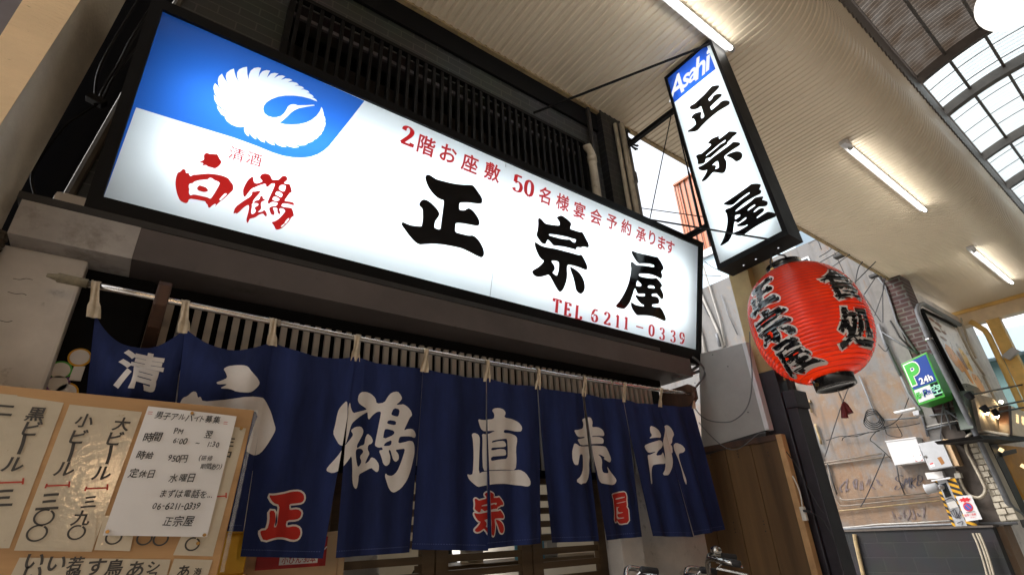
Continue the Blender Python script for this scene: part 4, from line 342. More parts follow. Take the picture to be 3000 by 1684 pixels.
def outline(ch,off=0):
    """(solids, holes) of a character, optionally emboldened"""
    v,f=raw_glyph(ch); cnt={}; key=[tuple(np.round(q,5)) for q in v]
    for p in f:
        for a,b in zip(p,p[1:]+p[:1]):
            e=(key[a],key[b])
            if (e[1],e[0]) in cnt: del cnt[(e[1],e[0])]
            else: cnt[e]=1
    nx={}
    for a,b in cnt: nx.setdefault(a,[]).append(b)
    loops=[]
    while nx:
        s0=next(iter(nx)); L=[s0]; c=nx[s0].pop()
        if not nx[s0]: del nx[s0]
        while c!=s0 and c in nx:
            L.append(c); d=nx[c].pop()
            if not nx[c]: del nx[c]
            c=d
        if len(L)>2 and abs(sarea(L))>1e-5: loops.append(L)
    sg=1 if sarea(max(loops,key=lambda q:abs(sarea(q))))>0 else -1
    if sg<0: loops=[q[::-1] for q in loops]
    S_=[q for q in loops if sarea(q)>0]; H_=[q for q in loops if sarea(q)<0]
    if off:
        S_=[grow(q,off) for q in S_]; H_=[g for q in H_ for g in [grow(q,off)] if sarea(g)<-1e-5]
    return S_,H_
def glyph(ch,off=0):
    if (ch,off) in _G: return _G[ch,off]
    vs=[];fs=[];x=0
    if len(ch)==1:
        S_,H_=outline(ch,off); V,Fa=fill(S_,H_); v,f=V,Fa.tolist()
    else:
        v,f=raw_glyph(ch)
        if off:   # lay the characters out one by one so that each can be emboldened
            V_=[];F_=[]
            for c in ch:
                a,_=raw_glyph(c); S_,H_=outline(c,off); V,Fa=fill(S_,H_); adv=a[:,0].max()+.06; o=len(V_)
                V_+=[(q[0]+x,q[1]) for q in V]; F_+=[[int(i)+o for i in t] for t in Fa]; x+=adv
            v,f=np.array(V_),F_
    lo,hi=v.min(0),v.max(0); _G[ch,off]=(v-(lo+hi)/2,f,hi-lo); return _G[ch,off]
def letters(mb,items,mp,off=0):
    """items: (text,u,v,size[,xscale[,shear]]) centred; mp maps (u,v) to a point"""
    for it in items:
        t,u,v,sz=it[:4]; xs=it[4] if len(it)>4 else 1; sh=it[5] if len(it)>5 else 0
        g,f,_=glyph(t,off); mb.add([mp(u+(q[0]*xs+q[1]*sh)*sz,v+q[1]*sz) for q in g],f)
def handwrite(mb,text,u,v,h,mp,off,rnd,xs=.82,sh=.16):
    x=0; G=[]
    for ch in text:
        g,f,sz=glyph(ch,off); w=max(sz[0],.3 if ch not in '.,:' else .12)*xs; k=rnd.uniform(.86,1.12); a=rnd.uniform(-.09,.09); G.append((g,f,x+w/2,rnd.uniform(-.07,.05),k,a)); x+=w+rnd.uniform(.04,.12)
    for ch,(g,f,cx,dy,k,a) in zip(text,G):
        dy+=-.34 if ch in '.' else 0
        c,s_=math.cos(a),math.sin(a); mb.add([mp(u+((q[0]*c-q[1]*s_)*k*xs+(q[1]*k)*sh+cx-x/2)*h,v+((q[0]*s_+q[1]*c)*k+dy)*h) for q in g],f)
def smooth_line(p,n=6):
    p=[np.array(q,float) for q in p]
    if len(p)<3: return p
    o=[]; q=[2*p[0]-p[1]]+p+[2*p[-1]-p[-2]]
    for i in range(1,len(q)-2):
        for j in range(n):
            t=j/n; o.append(.5*((2*q[i])+(-q[i-1]+q[i+1])*t+(2*q[i-1]-5*q[i]+4*q[i+1]-q[i+2])*t*t+(-q[i-1]+3*q[i]-3*q[i+1]+q[i+2])*t**3))
    return o+[p[-1]]
def ribbon(p,wmin,wmax,n=6):
    p=smooth_line(p,n); L,Rr=[],[]
    for i in range(len(p)):
        t=p[min(i+1,len(p)-1)]-p[max(0,i-1)]; t=t/(np.hypot(*t)+1e-9); w=(wmin+(wmax-wmin)*abs(t[1])**1.5)/2
        nn=np.array((-t[1],t[0])); L.append(p[i]+nn*w); Rr.append(p[i]-nn*w)
    return [tuple(q) for q in L+Rr[::-1]]
SER={'T':[[(.28,.02),(.28,.97)],[(.02,.955),(.54,.955)],[(.03,.97),(.03,.76)],[(.53,.97),(.53,.76)],[(.16,.02),(.4,.02)]],
'E':[[(.14,.02),(.14,.97)],[(.03,.965),(.48,.965)],[(.03,.025),(.5,.025)],[(.14,.5),(.36,.5)],[(.36,.4),(.36,.6)],[(.47,.97),(.47,.78)],[(.49,.02),(.5,.24)]],
'L':[[(.14,.02),(.14,.97)],[(.03,.025),(.5,.025)],[(.49,.02),(.5,.26)],[(.03,.965),(.26,.965)]],
'6':[[(.47,.9),(.38,.97),(.26,.93),(.13,.72),(.08,.4),(.13,.12),(.28,.03),(.43,.12),(.48,.32),(.42,.5),(.29,.57),(.15,.48),(.09,.36)]],
'2':[[(.08,.74),(.12,.9),(.27,.98),(.42,.88),(.44,.7),(.35,.5),(.18,.25),(.05,.06)],[(.04,.05),(.5,.05)],[(.5,.03),(.52,.22)],[(.04,.1),(.5,.1)]],
'1':[[(.28,.02),(.28,.97)],[(.12,.02),(.44,.02)],[(.12,.84),(.2,.88),(.28,.97)]],
'0':[[(.28,.97),(.12,.82),(.07,.5),(.12,.18),(.28,.03)],[(.28,.97),(.44,.82),(.49,.5),(.44,.18),(.28,.03)]],
'3':[[(.08,.8),(.14,.93),(.27,.98),(.41,.88),(.41,.68),(.3,.55),(.19,.53)],[(.19,.53),(.36,.49),(.47,.33),(.43,.1),(.27,.02),(.12,.06),(.06,.2)]],
'5':[[(.11,.93),(.46,.93)],[(.11,.97),(.46,.97)],[(.12,.96),(.1,.54)],[(.1,.52),(.24,.6),(.4,.54),(.48,.33),(.41,.1),(.25,.02),(.11,.06),(.05,.18)]],
'-':[[(.0,.5),(.56,.5)],[(.0,.54),(.56,.54)]]}
SER['9']=[[(.55-x,1-y) for x,y in SER['6'][0]]]
def serif(mb,ch,u,v,h,mp,ws=1):
    V,Fa=fill([ribbon(s,.075,.2) for s in SER[ch]]); mb.add([mp(u+(x-.28)*h*ws,v+(y-.5)*h) for x,y in V],Fa.tolist())
def border(mb,loops,w,mp):
    """a band of width w lying outside/along closed outlines"""
    for L in loops:
        P=np.array(L); n=len(P); d=np.roll(P,-1,0)-np.roll(P,1,0); d/=np.hypot(d[:,0],d[:,1])[:,None]+1e-9; nn=np.c_[d[:,1],-d[:,0]]
        a=P+nn*w*.5; b=P-nn*w*.5; mb.add([mp(*q) for q in a]+[mp(*q) for q in b],[(i,(i+1)%n,n+(i+1)%n,n+i) for i in range(n)])
def norm(g,box,extra=None):
    """fit traced glyph outlines into a box (x0,y0,x1,y1)"""
    A=np.concatenate([np.array(L) for L in g['s']]); lo,hi=A.min(0),A.max(0); b=np.array(box)
    f=lambda L:[tuple(q) for q in (np.array(L)-lo)/(hi-lo)*(b[2:]-b[:2])+b[:2]]
    return dict(s=[f(L) for L in g['s']],h=[f(L) for L in g['h']])
# ================================================================ ground
mb=MB(); mb.add([(-60,-60,0),(120,-60,0),(120,120,0),(-60,120,0)],[(0,1,2,3)]); tag(mb.build('ground','asphalt'),kind='structure')
# ================================================================ arcade canopy: corrugated soffit with a rolled edge
def soffit(mirror=False):
    f=(lambda y:-2-y) if mirror else (lambda y:y)
    path=[(2.43,5.2,0,1),(1.75,5.2,0,1),(1.05,5.2,0,1)]+[(1.05-.39*math.sin(a),5.59-.39*math.cos(a),math.sin(a),math.cos(a)) for a in [i*math.pi/2/16 for i in range(1,17)]]+[(.66,6.05,1,0)]
    xs=[];hs=[]; x=-5.0; i=0; p=.066
    while x<13.05:
        seam=i%13==6
        for d,h in ((0,0),(.026,0),(.034,.009),(.052,.009),(.060,.0)): 
            xs.append(x+d); hs.append(h+(.02 if seam and d in(.033,.053) else 0))
        x+=p; i+=1
    g=[[(x,f(y+ny*h),z+nz*h) for x,h in zip(xs,hs)] for y,z,ny,nz in path]
    m=MB(); m.closed_=False; m.sheet(g); return m
cn=thing('arcade_canopy','cream corrugated metal arcade canopy with rolled edge above the shop front','canopy',(5,1.5,5.2))
o=soffit().build('soffit','soffit',cn); 
mb=MB(); mb.box(-5,13.05,2.432,2.47,5.185,5.24); mb.build('edge_trim','rust_edge',cn)
mb=MB(); mb.box(-5,3.3,2.475,2.497,4.98,5.6); mb.build('edge_shade_strip','dark_panel',cn)  # black strip added for the shade between the soffit edge and the brick
mb=MB(); mb.box(-5,13.05,.66,.7,6.05,6.3); 
for i in range(150): mb.box(-1.9+i*.1,-1.88+i*.1,.645,.66,6.0,6.06)
mb.build('eaves_strip','rib_metal',cn)
mb=MB(); mb.box(13.06,13.3,1.15,2.48,4.9,5.24); mb.box(13.05,13.31,.62,1.15,4.93,5.9); mb.build('end_fascia','cream_paint',cn,bevel=.008)
mb=MB(); mb.box(13.0,13.06,.9,2.48,5.14,5.2); mb.build('end_trim','yellow_paint',cn)
for x,y in ((5.6,2.47),(6.9,2.47),(8.3,2.47),(9.6,2.47),(11.2,2.47)): mb=MB(); mb.box(x,x+.12,y,y+.14,5.2,5.24); mb.build('hanger_bracket','dark_iron',cn)
mb=MB(); mb.box(-2,13.3,2.6,2.62,5.9,5.92); mb.build('gutter_rail','rib_metal',cn)
# roof over the canopy keeps daylight from entering behind the soffit
mb=MB(); mb.box(-5,13.05,.72,2.6,6.3,6.34); mb.build('canopy_roof','roof_grey',cn)
oc=thing('opposite_canopy','corrugated canopy on the far side of the street behind the viewer','canopy',(5,-3.5,5.2))
soffit(True).build('soffit','soffit',oc); mb=MB(); mb.box(-5,13.05,-4.6,-2.7,6.3,6.34); mb.build('canopy_roof','roof_grey',oc)
ob=thing('opposite_building','row of shop fronts on the far side of the street','building',(5,-4.7,0))
mb=MB(); mb.box(-12,26,-5.2,-4.6,0,9); mb.build('wall','shop_wall',ob)
mb=MB()
for i in range(9): mb.box(-10+i*3.6,-7.4+i*3.6,-4.62,-4.59,.2,2.7)
mb.build('shop_window','screen_dark',ob)
lw=thing('warm_lamp','warm round lamp on the shop front behind the viewer','lamp',(.05,-3.6,2.2)); mb=MB(); mb.lathe([(.001,-.13)]+[(.13*math.sin(a),-.13*math.cos(a)) for a in [i*math.pi/12 for i in range(1,12)]]+[(.001,.13)],(.05,-3.6,2.32),n=20); mb.build('globe','lamp_warm',lw,True); mb=MB(); mb.tube([(.05,-3.6,2.44),(.05,-3.6,2.7),(.05,-4.6,2.7)],.015,8); mb.build('arm','dark_iron',lw)
# fluorescent battens under the soffit
for i,(x0,x1,lb) in enumerate(((-3.05,-.85,'fluorescent tube on the soffit over the neighbour, outside the picture'),(1.2,3.42,'long fluorescent tube on the soffit directly above the hanging lightbox sign'),(5.52,7.86,'fluorescent tube in the middle of the soffit, behind the tall lightbox'),(9.76,12.02,'farthest fluorescent tube, above the parking sign wall'))):
    t=thing('fluorescent_light',lb,'light fitting',((x0+x1)/2,1.26,5.2),'fluorescent tubes along the canopy')
    mb=MB(); mb.box(x0,x1,1.245,1.315,5.155,5.2); mb.box(x0,x0+.1,1.225,1.255,5.13,5.19); mb.build('housing','white_paint',t,bevel=.006)
    mb=MB(); a=x0+.13; mb.tube([(a,1.258,5.135),(x1-.03,1.258,5.135)],.017,12); mb.build('tube','tube',t,True)
    mb=MB(); mb.tube([(a-.03,1.258,5.135),(a,1.258,5.135)],.023,12); mb.tube([(x1-.03,1.258,5.135),(x1,1.258,5.135)],.023,12); mb.build('end_cap','grey_paint',t,True)
# ================================================================ glazed arcade vault
VZ=lambda y:7.2-.165*max(0,abs(y+1)-.7)**2
vt=thing('arcade_vault','arched glazed arcade roof with dark steel ribs over the street','roof',(8,-1,7.2))
RX=[(3.2,.09),(5.6,.09),(8.0,.06),(9.1,.1),(11.0,.07),(12.5,.09),(14.5,.08),(16.5,.08),(19,.08),(22,.08)]
ys=[1.05-i*.16 for i in range(26)]
for x,w in RX:
    mb=MB(); mb.sheet([[(x-w/2,y,VZ(y)),(x+w/2,y,VZ(y)),(x+w/2,y,VZ(y)+.15),(x-w/2,y,VZ(y)+.15),(x-w/2,y,VZ(y))] for y in ys]); mb.build('rib','rib_metal',vt)
for y in (.98,.74,.36,-.06,-.52,-1.0,-1.5,-2,-2.5,-2.95):
    mb=MB(); mb.box(0,24,y-.018,y+.018,VZ(y)+.1,VZ(y)+.15); mb.build('purlin','rib_metal',vt)
def vsheet(x0,x1,p):
    xs=[];hs=[];x=x0
    while x<x1-1e-6:
        for d,h in ((0,0),(.35,.022),(.5,.022),(.85,0)): xs.append(min(x1,x+d*p)); hs.append(h)
        x+=p
    m=MB(); m.closed_=False; m.sheet([[(x,y,VZ(y)+.17+h) for x,h in zip(xs,hs)] for y in ys]); return m
vsheet(-3,8.03,.07).build('roof_sheet','dirty_sheet',vt); vsheet(8.03,24,.085).build('roof_sheet','poly',vt)
mb=MB()
for x in (8.5,8.9,9.6,10.1,10.5,11.5,12,13,13.5): mb.sheet([[(x-.012,y,VZ(y)+.16),(x+.012,y,VZ(y)+.16)] for y in ys])
mb.closed_=False; mb.build('sheet_lap','galv',vt)
mb=MB(); mb.sheet([[(x,.72,z) for x in (-2,24)] for z in (6.3,6.98)]); mb.closed_=False; mb.build('side_closing','rib_metal',vt)
g=thing('globe_lamp','large white glowing globe lamp hanging under the arcade roof','lamp',[(6.164,-.301,6.1)][0])
gc=Vector(g.location); mb=MB(); mb.lathe([(.001,-.25)]+[(.255*math.sin(a)**.9,-.25*math.cos(a)) for a in [i*math.pi/20 for i in range(1,20)]]+[(.001,.25)],gc+Vector((0,0,0)),n=36); mb.build('globe','globe',g,True)
mb=MB(); mb.tube([gc+Vector((0,0,.24)),gc+Vector((0,0,1.1))],.02,8); mb.lathe([(.001,.2),(.1,.2),(.1,.27),(.001,.27)],gc,n=20); mb.build('stem','white_paint',g)
# ================================================================ shop building
sh=thing('shop_building','dark brick fronted tavern with white beam and latticed transom','building',(1.5,2.5,0))
WY=2.5
# upper wall with the window opening 0.27..2.72
mb=MB(); X0,X1,ZT=.27,2.74,4.68
mb.prism([(-.425,WY,2.6),(X0,WY,2.6),(X0,WY,5.7),(-.2,WY,5.7),(-.262,WY,4.3)],(0,.2,0)); mb.box(X1,3.02,WY,WY+.2,2.6,5.7); mb.box(X0,X1,WY,WY+.2,ZT,5.7); mb.box(X0,X1,WY,WY+.2,2.6,3.3)
mb.build('upper_wall','brick_dark',sh)
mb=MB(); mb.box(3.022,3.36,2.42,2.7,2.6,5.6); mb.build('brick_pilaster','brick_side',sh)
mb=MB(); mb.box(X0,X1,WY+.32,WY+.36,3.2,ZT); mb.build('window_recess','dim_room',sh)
mb=MB()
for i in range(6): a=X0+.05+i*.42; mb.box(a,a+.38,WY+.27,WY+.3,3.25,ZT-.28)
mb.build('sliding_shutter','wood_door',sh)
mb=MB()
for i in range(36):
    a=X0+.02+i*(X1-X0-.03)/36; mb.box(a,a+.022,WY-.06,WY-.03,3.3,ZT-.015)
mb.box(X0-.02,X1+.02,WY-.065,WY-.025,ZT-.015,ZT+.015); mb.box(X0-.03,X0+.005,WY-.065,WY-.025,3.3,ZT); mb.box(X1-.005,X1+.03,WY-.065,WY-.025,3.3,ZT); mb.box(X0,X1,WY-.028,WY-.018,3.75,3.78)
mb.build('window_bars','black_metal',sh)
mb=MB(); mb.box(X0,X1,WY+.03,WY+.05,ZT-.075,ZT-.045); mb.build('vent_strip','render_grey',sh)
# beam under the sign
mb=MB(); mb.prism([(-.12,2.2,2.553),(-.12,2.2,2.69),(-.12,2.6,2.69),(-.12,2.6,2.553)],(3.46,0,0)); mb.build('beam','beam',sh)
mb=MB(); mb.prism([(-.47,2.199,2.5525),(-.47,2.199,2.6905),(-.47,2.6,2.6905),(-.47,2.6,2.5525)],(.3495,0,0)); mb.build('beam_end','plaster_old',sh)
mb=MB(); mb.box(-.485,3.0,2.2,2.52,2.694,2.722); mb.build('beam_capping','dark_iron',sh)
mb=MB(); mb.box(-.42,-.24,2.32,2.5,2.724,2.83); mb.build('concrete_haunch','plaster',sh,bevel=.02)
# left pillar
mb=MB(); mb.box(-.56,-.248,2.3,2.372,0,2.553); mb.build('left_pillar','plaster',sh,bevel=.012)
mb=MB(); mb.closed_=False
for q in ([(-.429,2.299,2.431),(-.412,2.299,2.431),(-.397,2.299,2.439),(-.379,2.299,2.439)],[(-.428,2.299,2.38),(-.407,2.299,2.377),(-.391,2.299,2.382),(-.379,2.299,2.379)],[(-.418,2.299,2.276),(-.401,2.299,2.274),(-.388,2.299,2.28)]): V,Fa=fill([ribbon([(v[0],v[2]) for v in q],.0018,.003)]); mb.add([(x,2.2985,z) for x,z in V],Fa.tolist())
mb.build('crack','dark_iron',sh)
# transom lattice
mb=MB(); mb.box(-.2,3.36,2.545,2.56,1.85,2.553); mb.build('transom_backing','dark_panel',sh)
mb=MB(); n_=62
for i in range(n_):
    a=-.02+i*(3.14/n_); mb.box(a,a+.026,2.412,2.43,1.88,2.5)
mb.build('transom_lattice','slat_cream',sh)
mb=MB(); mb.box(-.04,3.2,2.40,2.45,2.5,2.552); mb.box(-.06,-.025,2.4,2.45,1.85,2.5); mb.build('transom_rail','dark_panel',sh)
# door frames
def door(x0,x1):
    d=MB(); d.box(x0,x0+.07,2.58,2.62,0,1.9); d.box(x1-.07,x1,2.58,2.62,0,1.9); d.box(x0+.07,x1-.07,2.58,2.62,1.82,1.9); d.box(x0+.07,x1-.07,2.58,2.62,0,.3)
    z=.36
    while z<1.8: d.box(x0+.07,x1-.07,2.585,2.612,z,z+.034); z+=.072
    return d
for a,b in ((.86,1.40),(1.41,2.02),(2.03,2.62)): door(a,b).build('sliding_door','wood_door',sh)
mb=MB(); mb.box(-.2,2.75,2.56,2.64,1.9,1.96); mb.box(2.63,2.75,2.55,2.66,0,1.9); mb.build('door_frame','wood_door',sh)
mb=MB(); mb.box(2.62,3.56,2.47,2.7,0,1.9); mb.build('right_pillar','plaster',sh,bevel=.012)
mb=MB(); mb.box(2.52,2.72,2.36,2.469,0,1.62); mb.build('pillar_plinth','plaster',sh,bevel=.01)
mb=MB(); mb.box(-.22,2.7,5.2,5.3,0,2.6); mb.box(-.3,-.22,2.7,5.2,0,2.6); mb.box(3.4,3.5,2.7,5.2,0,2.6); mb.box(-.2,3.4,2.75,5.2,2.6,2.7); mb.build('room_wall','interior',sh)
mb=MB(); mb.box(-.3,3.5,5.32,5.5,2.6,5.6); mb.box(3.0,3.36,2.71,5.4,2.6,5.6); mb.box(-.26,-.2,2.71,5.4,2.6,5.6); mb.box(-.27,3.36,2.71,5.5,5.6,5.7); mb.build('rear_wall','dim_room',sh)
# conduits and pipes of the shop
mb=MB(); mb.tube([(-.20,2.49,5.6),(-.272,2.485,4.3),(-.415,2.485,2.78),(-.42,2.3,2.7)],.02,8)
p=[Vector((-.50,2.27,2.58)),Vector((-.56,2.27,2.0)),Vector((-.62,2.27,1.2))]
mb.tube([p[0],p[1],p[2]],.024,8)
for i in range(70):
    a=p[0].lerp(p[2],i/70); mb.tube([a,a+(p[2]-p[0])*.006],.028,8)
mb.build('flexible_conduit','dark_pipe',sh)
pp=[(2.751,2.4,4.627),(2.801,2.4,4.049)]
mb=MB(); c=Vector(pp[0]); e=Vector(pp[1]); mb.tube([(c.x,2.43,c.z-.02),(c.x+.005,2.4,c.z-.02),(c.x+.01,2.38,c.z-.1),(c.x+.02,2.38,3.4)],.035,12); mb.tube([(c.x+.012,2.38,c.z-.13),(c.x+.013,2.38,c.z-.2)],.041,12); mb.build('vent_pipe','beige_pipe',sh,True)
mb=MB(); mb.tube([(c.x+.14,2.46,5.5),(c.x+.14,2.46,3.5)],.022,8); mb.build('drain_pipe','dark_iron',sh)
mb=MB(); mb.tube([(3.26,2.38,5.12),(3.26,2.38,3.3)],.026,10); mb.tube([(3.19,2.4,5.1),(3.19,2.4,3.3)],.02,8); mb.build('cable_duct','beige_pipe',sh,True)
mb=MB(); mb.tube([(3.43,2.5,5.3),(3.43,2.5,2.9)],.05,12); mb.tube([(3.43,2.5,4.66),(3.43,2.5,4.56)],.062,12); mb.tube([(3.43,2.5,3.62),(3.43,2.5,3.55)],.06,12); mb.build('downpipe','grey_pipe',sh,True)
mb=MB(); mb.box(3.361,3.40,2.45,2.56,3.0,5.2); 
for i in range(60): mb.box(3.40,3.407,2.45,2.56,3.0+i*.036,3.018+i*.036)
mb.build('ribbed_strip','dark_iron',sh)
mb=MB()
for i in range(9): 
    a=random.uniform(0,6.3); q=[Vector((3.37+.06*math.cos(a+k_*.9)+.02*k_,2.42,5.12-.03*k_+.05*math.sin(a+k_))) for k_ in range(6)]; mb.tube(smooth_line(q,4),.008,5)
mb.build('cable_bundle','cable',sh)
# neighbour on the left
nb=thing('neighbour_building','beige stucco neighbour building across the narrow cable-hung gap','building',(-.6,2.1,0))
mb=MB(); mb.prism([(-.665,2.0,1.2),(-.575,2.0,1.2),(-.55,2.0,2.84),(-.50,2.0,3.6),(-.46,2.0,4.4),(-.60,2.0,4.4),(-.645,2.0,3.4),(-.66,2.0,2.84)],(0,.26,0)); mb.build('stucco_pier','stucco',nb)
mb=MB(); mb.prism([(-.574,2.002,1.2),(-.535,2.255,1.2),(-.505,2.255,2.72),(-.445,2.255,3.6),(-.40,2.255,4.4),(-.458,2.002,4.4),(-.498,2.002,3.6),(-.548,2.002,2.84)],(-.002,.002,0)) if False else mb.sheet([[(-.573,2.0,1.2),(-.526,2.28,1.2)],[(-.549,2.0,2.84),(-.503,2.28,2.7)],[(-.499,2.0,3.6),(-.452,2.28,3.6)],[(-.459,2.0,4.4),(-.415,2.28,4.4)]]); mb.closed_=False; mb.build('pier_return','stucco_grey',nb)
mb=MB(); mb.box(-3,-.655,2.06,2.5,0,5.1); mb.build('front_wall','render_grey',nb)
mb=MB(); mb.box(-.66,-.3,2.75,2.8,0,5.6); mb.build('gap_boarding','dark_panel',nb)
cb=thing('hanging_cable','black cables drooping in the narrow gap beside the brick wall','cable',(-.4,2.4,3.6))
mb=MB()
for q in ([(-.352,2.35,4.028),(-.381,2.35,3.732),(-.389,2.35,3.572),(-.407,2.35,3.38),(-.403,2.35,3.322),(-.415,2.35,3.289)],[(-.413,2.35,3.978),(-.444,2.35,3.536),(-.425,2.35,3.352),(-.398,2.35,3.324)],[(-.339,2.35,3.752),(-.372,2.35,3.573),(-.39,2.35,3.443),(-.398,2.35,3.324),(-.439,2.35,3.226),(-.476,2.35,3.127),(-.506,2.35,2.904),(-.47,2.35,2.788)],[(-.371,2.4,3.938),(-.399,2.4,3.483),(-.41,2.4,3.395)]): mb.tube(smooth_line(q,5),.0055,6)
mb.build('cable_strand','cable',cb)
q=[(-.412,2.35,3.317)][0]; mb=MB(); mb.obox(q,(.03,0,-.008),(0,.02,0),(.008,0,.014)); mb.build('junction_box','cable',cb,bevel=.004)
# ================================================================ main lightbox sign (leans forward at the top)
SO=Vector((0,2.215,2.785)); SV=Vector((0,-.215,.825)).normalized(); SN=Vector((1,0,0)).cross(SV); SL=.8526
def sg(u,v,d=0): return SO+Vector((u,0,0))+SV*v+SN*d
U0,U1=-.262,3.468
ms=thing('lightbox_sign','wide glowing white signboard with blue crane emblem and large black characters','sign',(1.6,2.25,2.78))
V,Fa=fill([[(U0,-.005),(U1,-.005),(U1,SL+.005),(U0,SL+.005)]],lines=[T['crane']+T['crane'][:1],T['blue'],[(1.528,0),(1.528,SL)]])
cc=V[Fa].mean(1)
bl=T['blue']; blue=[(U0-.02,bl[0][1])]+[tuple(q) for q in bl]+[(bl[-1][0]+.02,SL+.03),(U0-.02,SL+.03)]
isb=inpoly(blue,cc[:,0],cc[:,1])&~inpoly(T['crane'],cc[:,0],cc[:,1])
mb=MB(); mb.closed_=False; mb.add([sg(u,v) for u,v in V],Fa.tolist()); mb.mi=[int(q) for q in isb]; mb.build('sign_face',['face_white','face_blue'],ms)
mb=MB(); c8=[sg(U0,0,-.2),sg(U1,0,-.2),sg(U1,SL,-.2),sg(U0,SL,-.2)]
mb.add(c8,[(0,1,2,3)]); mb.closed_=False; mb.build('reflector','white_paint',ms)
def bar(m,u0,u1,v0,v1,d0,d1):
    c=sg((u0+u1)/2,(v0+v1)/2,(d0+d1)/2); m.obox(c,((u1-u0)/2,0,0),SV*((v1-v0)/2),SN*((d1-d0)/2))
mb=MB(); bar(mb,U0-.045,U1+.045,-.112,0,-.24,.02); bar(mb,U0-.045,U1+.045,SL,SL+.045,-.24,.02); bar(mb,U0-.045,U0,0,SL,-.24,.02); bar(mb,U1,U1+.045,0,SL,-.24,.02); bar(mb,U0-.045,U1+.045,-.112,SL+.045,-.26,-.241)
mb.build('frame','black_metal',ms)
mb=MB(); bar(mb,1.5265,1.5295,.0,.16,.001,.003); bar(mb,1.5265,1.5295,SL-.03,SL,.001,.003); mb.build('panel_joint','grey_paint',ms)
mb=MB()
for v in (.27,.55):
    for a,b in ((U0+.14,1.55),(1.6,U1-.14)): mb.tube([sg(a+(b-a)*j/14,v,-.13) for j in range(15)],.015,8)
mb.build('inner_tube','sign_tube',ms)
def put(m,g,mp,grid=None): 
    V,Fa=fill(g['s'],g['h'],g.get('i',())); m.add([mp(u,v) for u,v in V],Fa.tolist())
fr=lambda u,v:sg(u,v,.0016)
for k_ in ('sei','sou','ya'): mb=MB(); mb.closed_=False; put(mb,T[k_],fr); mb.build('black_character','black_gloss',ms)
for k_ in ('haku','tsuru'): mb=MB(); mb.closed_=False; put(mb,T[k_],fr); mb.build('red_character','print_red',ms)
mb=MB(); mb.closed_=False
for ch,u,v in T['txt1']:
    if ch=='5': mb.build('banner_lettering','print_red',ms); mb=MB(); mb.closed_=False
    if ch in '250': serif(mb,ch,u,v-.003,.112,fr,1.15)
    else: letters(mb,[(ch,u,v,.118 if ch not in 'おります' else .122,.95,.04)],fr,.02)
mb.build('banner_lettering','print_red',ms); mb=MB(); mb.closed_=False
for ch,u,v in T['txt2']:
    serif(mb,ch,u,v,.088 if ch!='-' else .08,fr,1.25 if ch!='-' else 1.7)
mb.build('phone_lettering','print_red',ms); mb=MB(); mb.closed_=False
letters(mb,[(ch,u,v,.066) for ch,u,v in T['txt3']],fr,.008); mb.build('small_lettering','print_red',ms)
mb=MB()
for u in (.55,2.35,3.25): c=sg(u,-.1125,-.03); mb.obox(c,(.004,0,0),SN*.003,SV*.0008)
mb.build('drain_hole','print_white',ms)
# cables at the right end of the sign
ce=thing('cable_coil','black and grey cables looping from the right end of the big sign','cable',(3.4,2.3,2.6))
mb=MB()
for i,q in enumerate(([(3.344,2.25,2.739),(3.565,2.25,2.772),(3.68,2.25,2.787),(3.714,2.25,2.758),(3.645,2.25,2.688),(3.452,2.25,2.613),(3.245,2.25,2.549)],[(3.417,2.25,2.736),(3.571,2.25,2.745),(3.558,2.25,2.705),(3.446,2.25,2.641),(3.294,2.25,2.574),(3.156,2.25,2.529)],[(3.385,2.2,2.712),(3.45,2.2,2.684),(3.506,2.2,2.626),(3.47,2.2,2.566),(3.353,2.2,2.479)],[(3.193,2.25,2.66),(3.335,2.25,2.709),(3.487,2.25,2.723),(3.522,2.25,2.69),(3.372,2.25,2.593)])): mb.tube(smooth_line(q,6),.012 if i<2 else .008,8)
mb.build('loop','cable_grey',ce,True)
# ================================================================ projecting lightbox
pj=thing('projecting_sign','tall narrow glowing sign with blue top panel hanging edge-on to the street','sign',(3.3,1.5,3.2))
PX=3.2; yl,yr=1.752,1.262; zb,zt=3.225,5.148   # inner face
def pf(u,v,d=0): return Vector((PX-d,-u,v))
yl0=1.775;yr0=1.232
def ysk(z): # the hung box twists a little towards the street near the bottom
    t=(zt-z)/(zt-zb); return -.038*t, -.105*t
def pfb(s,z,d=0):
    a,b=ysk(z); y=(1.768+a)*(1-s)+(1.338+b)*s; return Vector((PX-d,y,z))
corn=[(1.766,5.137),(1.330,5.15),(1.232,3.262),(1.706,3.238)]
def pq(s,t,d=0):
    a=Vector((0,corn[0][0],corn[0][1])).lerp(Vector((0,corn[1][0],corn[1][1])),s); b=Vector((0,corn[3][0],corn[3][1])).lerp(Vector((0,corn[2][0],corn[2][1])),s); q=a.lerp(b,t); q.x=PX-d; return q
bt=.155
mb=MB(); mb.closed_=False; mb.add([pq(0,bt),pq(1,bt),pq(1,1),pq(0,1)],[(3,2,1,0)]); mb.cur=1; mb.add([pq(0,0),pq(.93,0),pq(.93,bt),pq(0,bt)],[(3,2,1,0)]); mb.cur=0; mb.add([pq(.93,0),pq(1,0),pq(1,bt),pq(.93,bt)],[(3,2,1,0)]); mb.build('sign_face',['face_white','asahi_blue'],pj)
D=.165
def hexa(m,a,b,c,d,x0,x1): m.add([(x0,*q) for q in (a,b,c,d)]+[(x1,*q) for q in (a,b,c,d)],[(0,1,2,3),(7,6,5,4),(0,4,5,1),(1,5,6,2),(2,6,7,3),(3,7,4,0)])
A,B,Cc,Dd=corn; w=.022
ex=lambda p,dy,dz:(p[0]+dy,p[1]+dz)
A2,B2,C2,D2=ex(A,w,w),ex(B,-w,w),ex(Cc,-w-.012,-w-.02),ex(Dd,w,-w-.02)
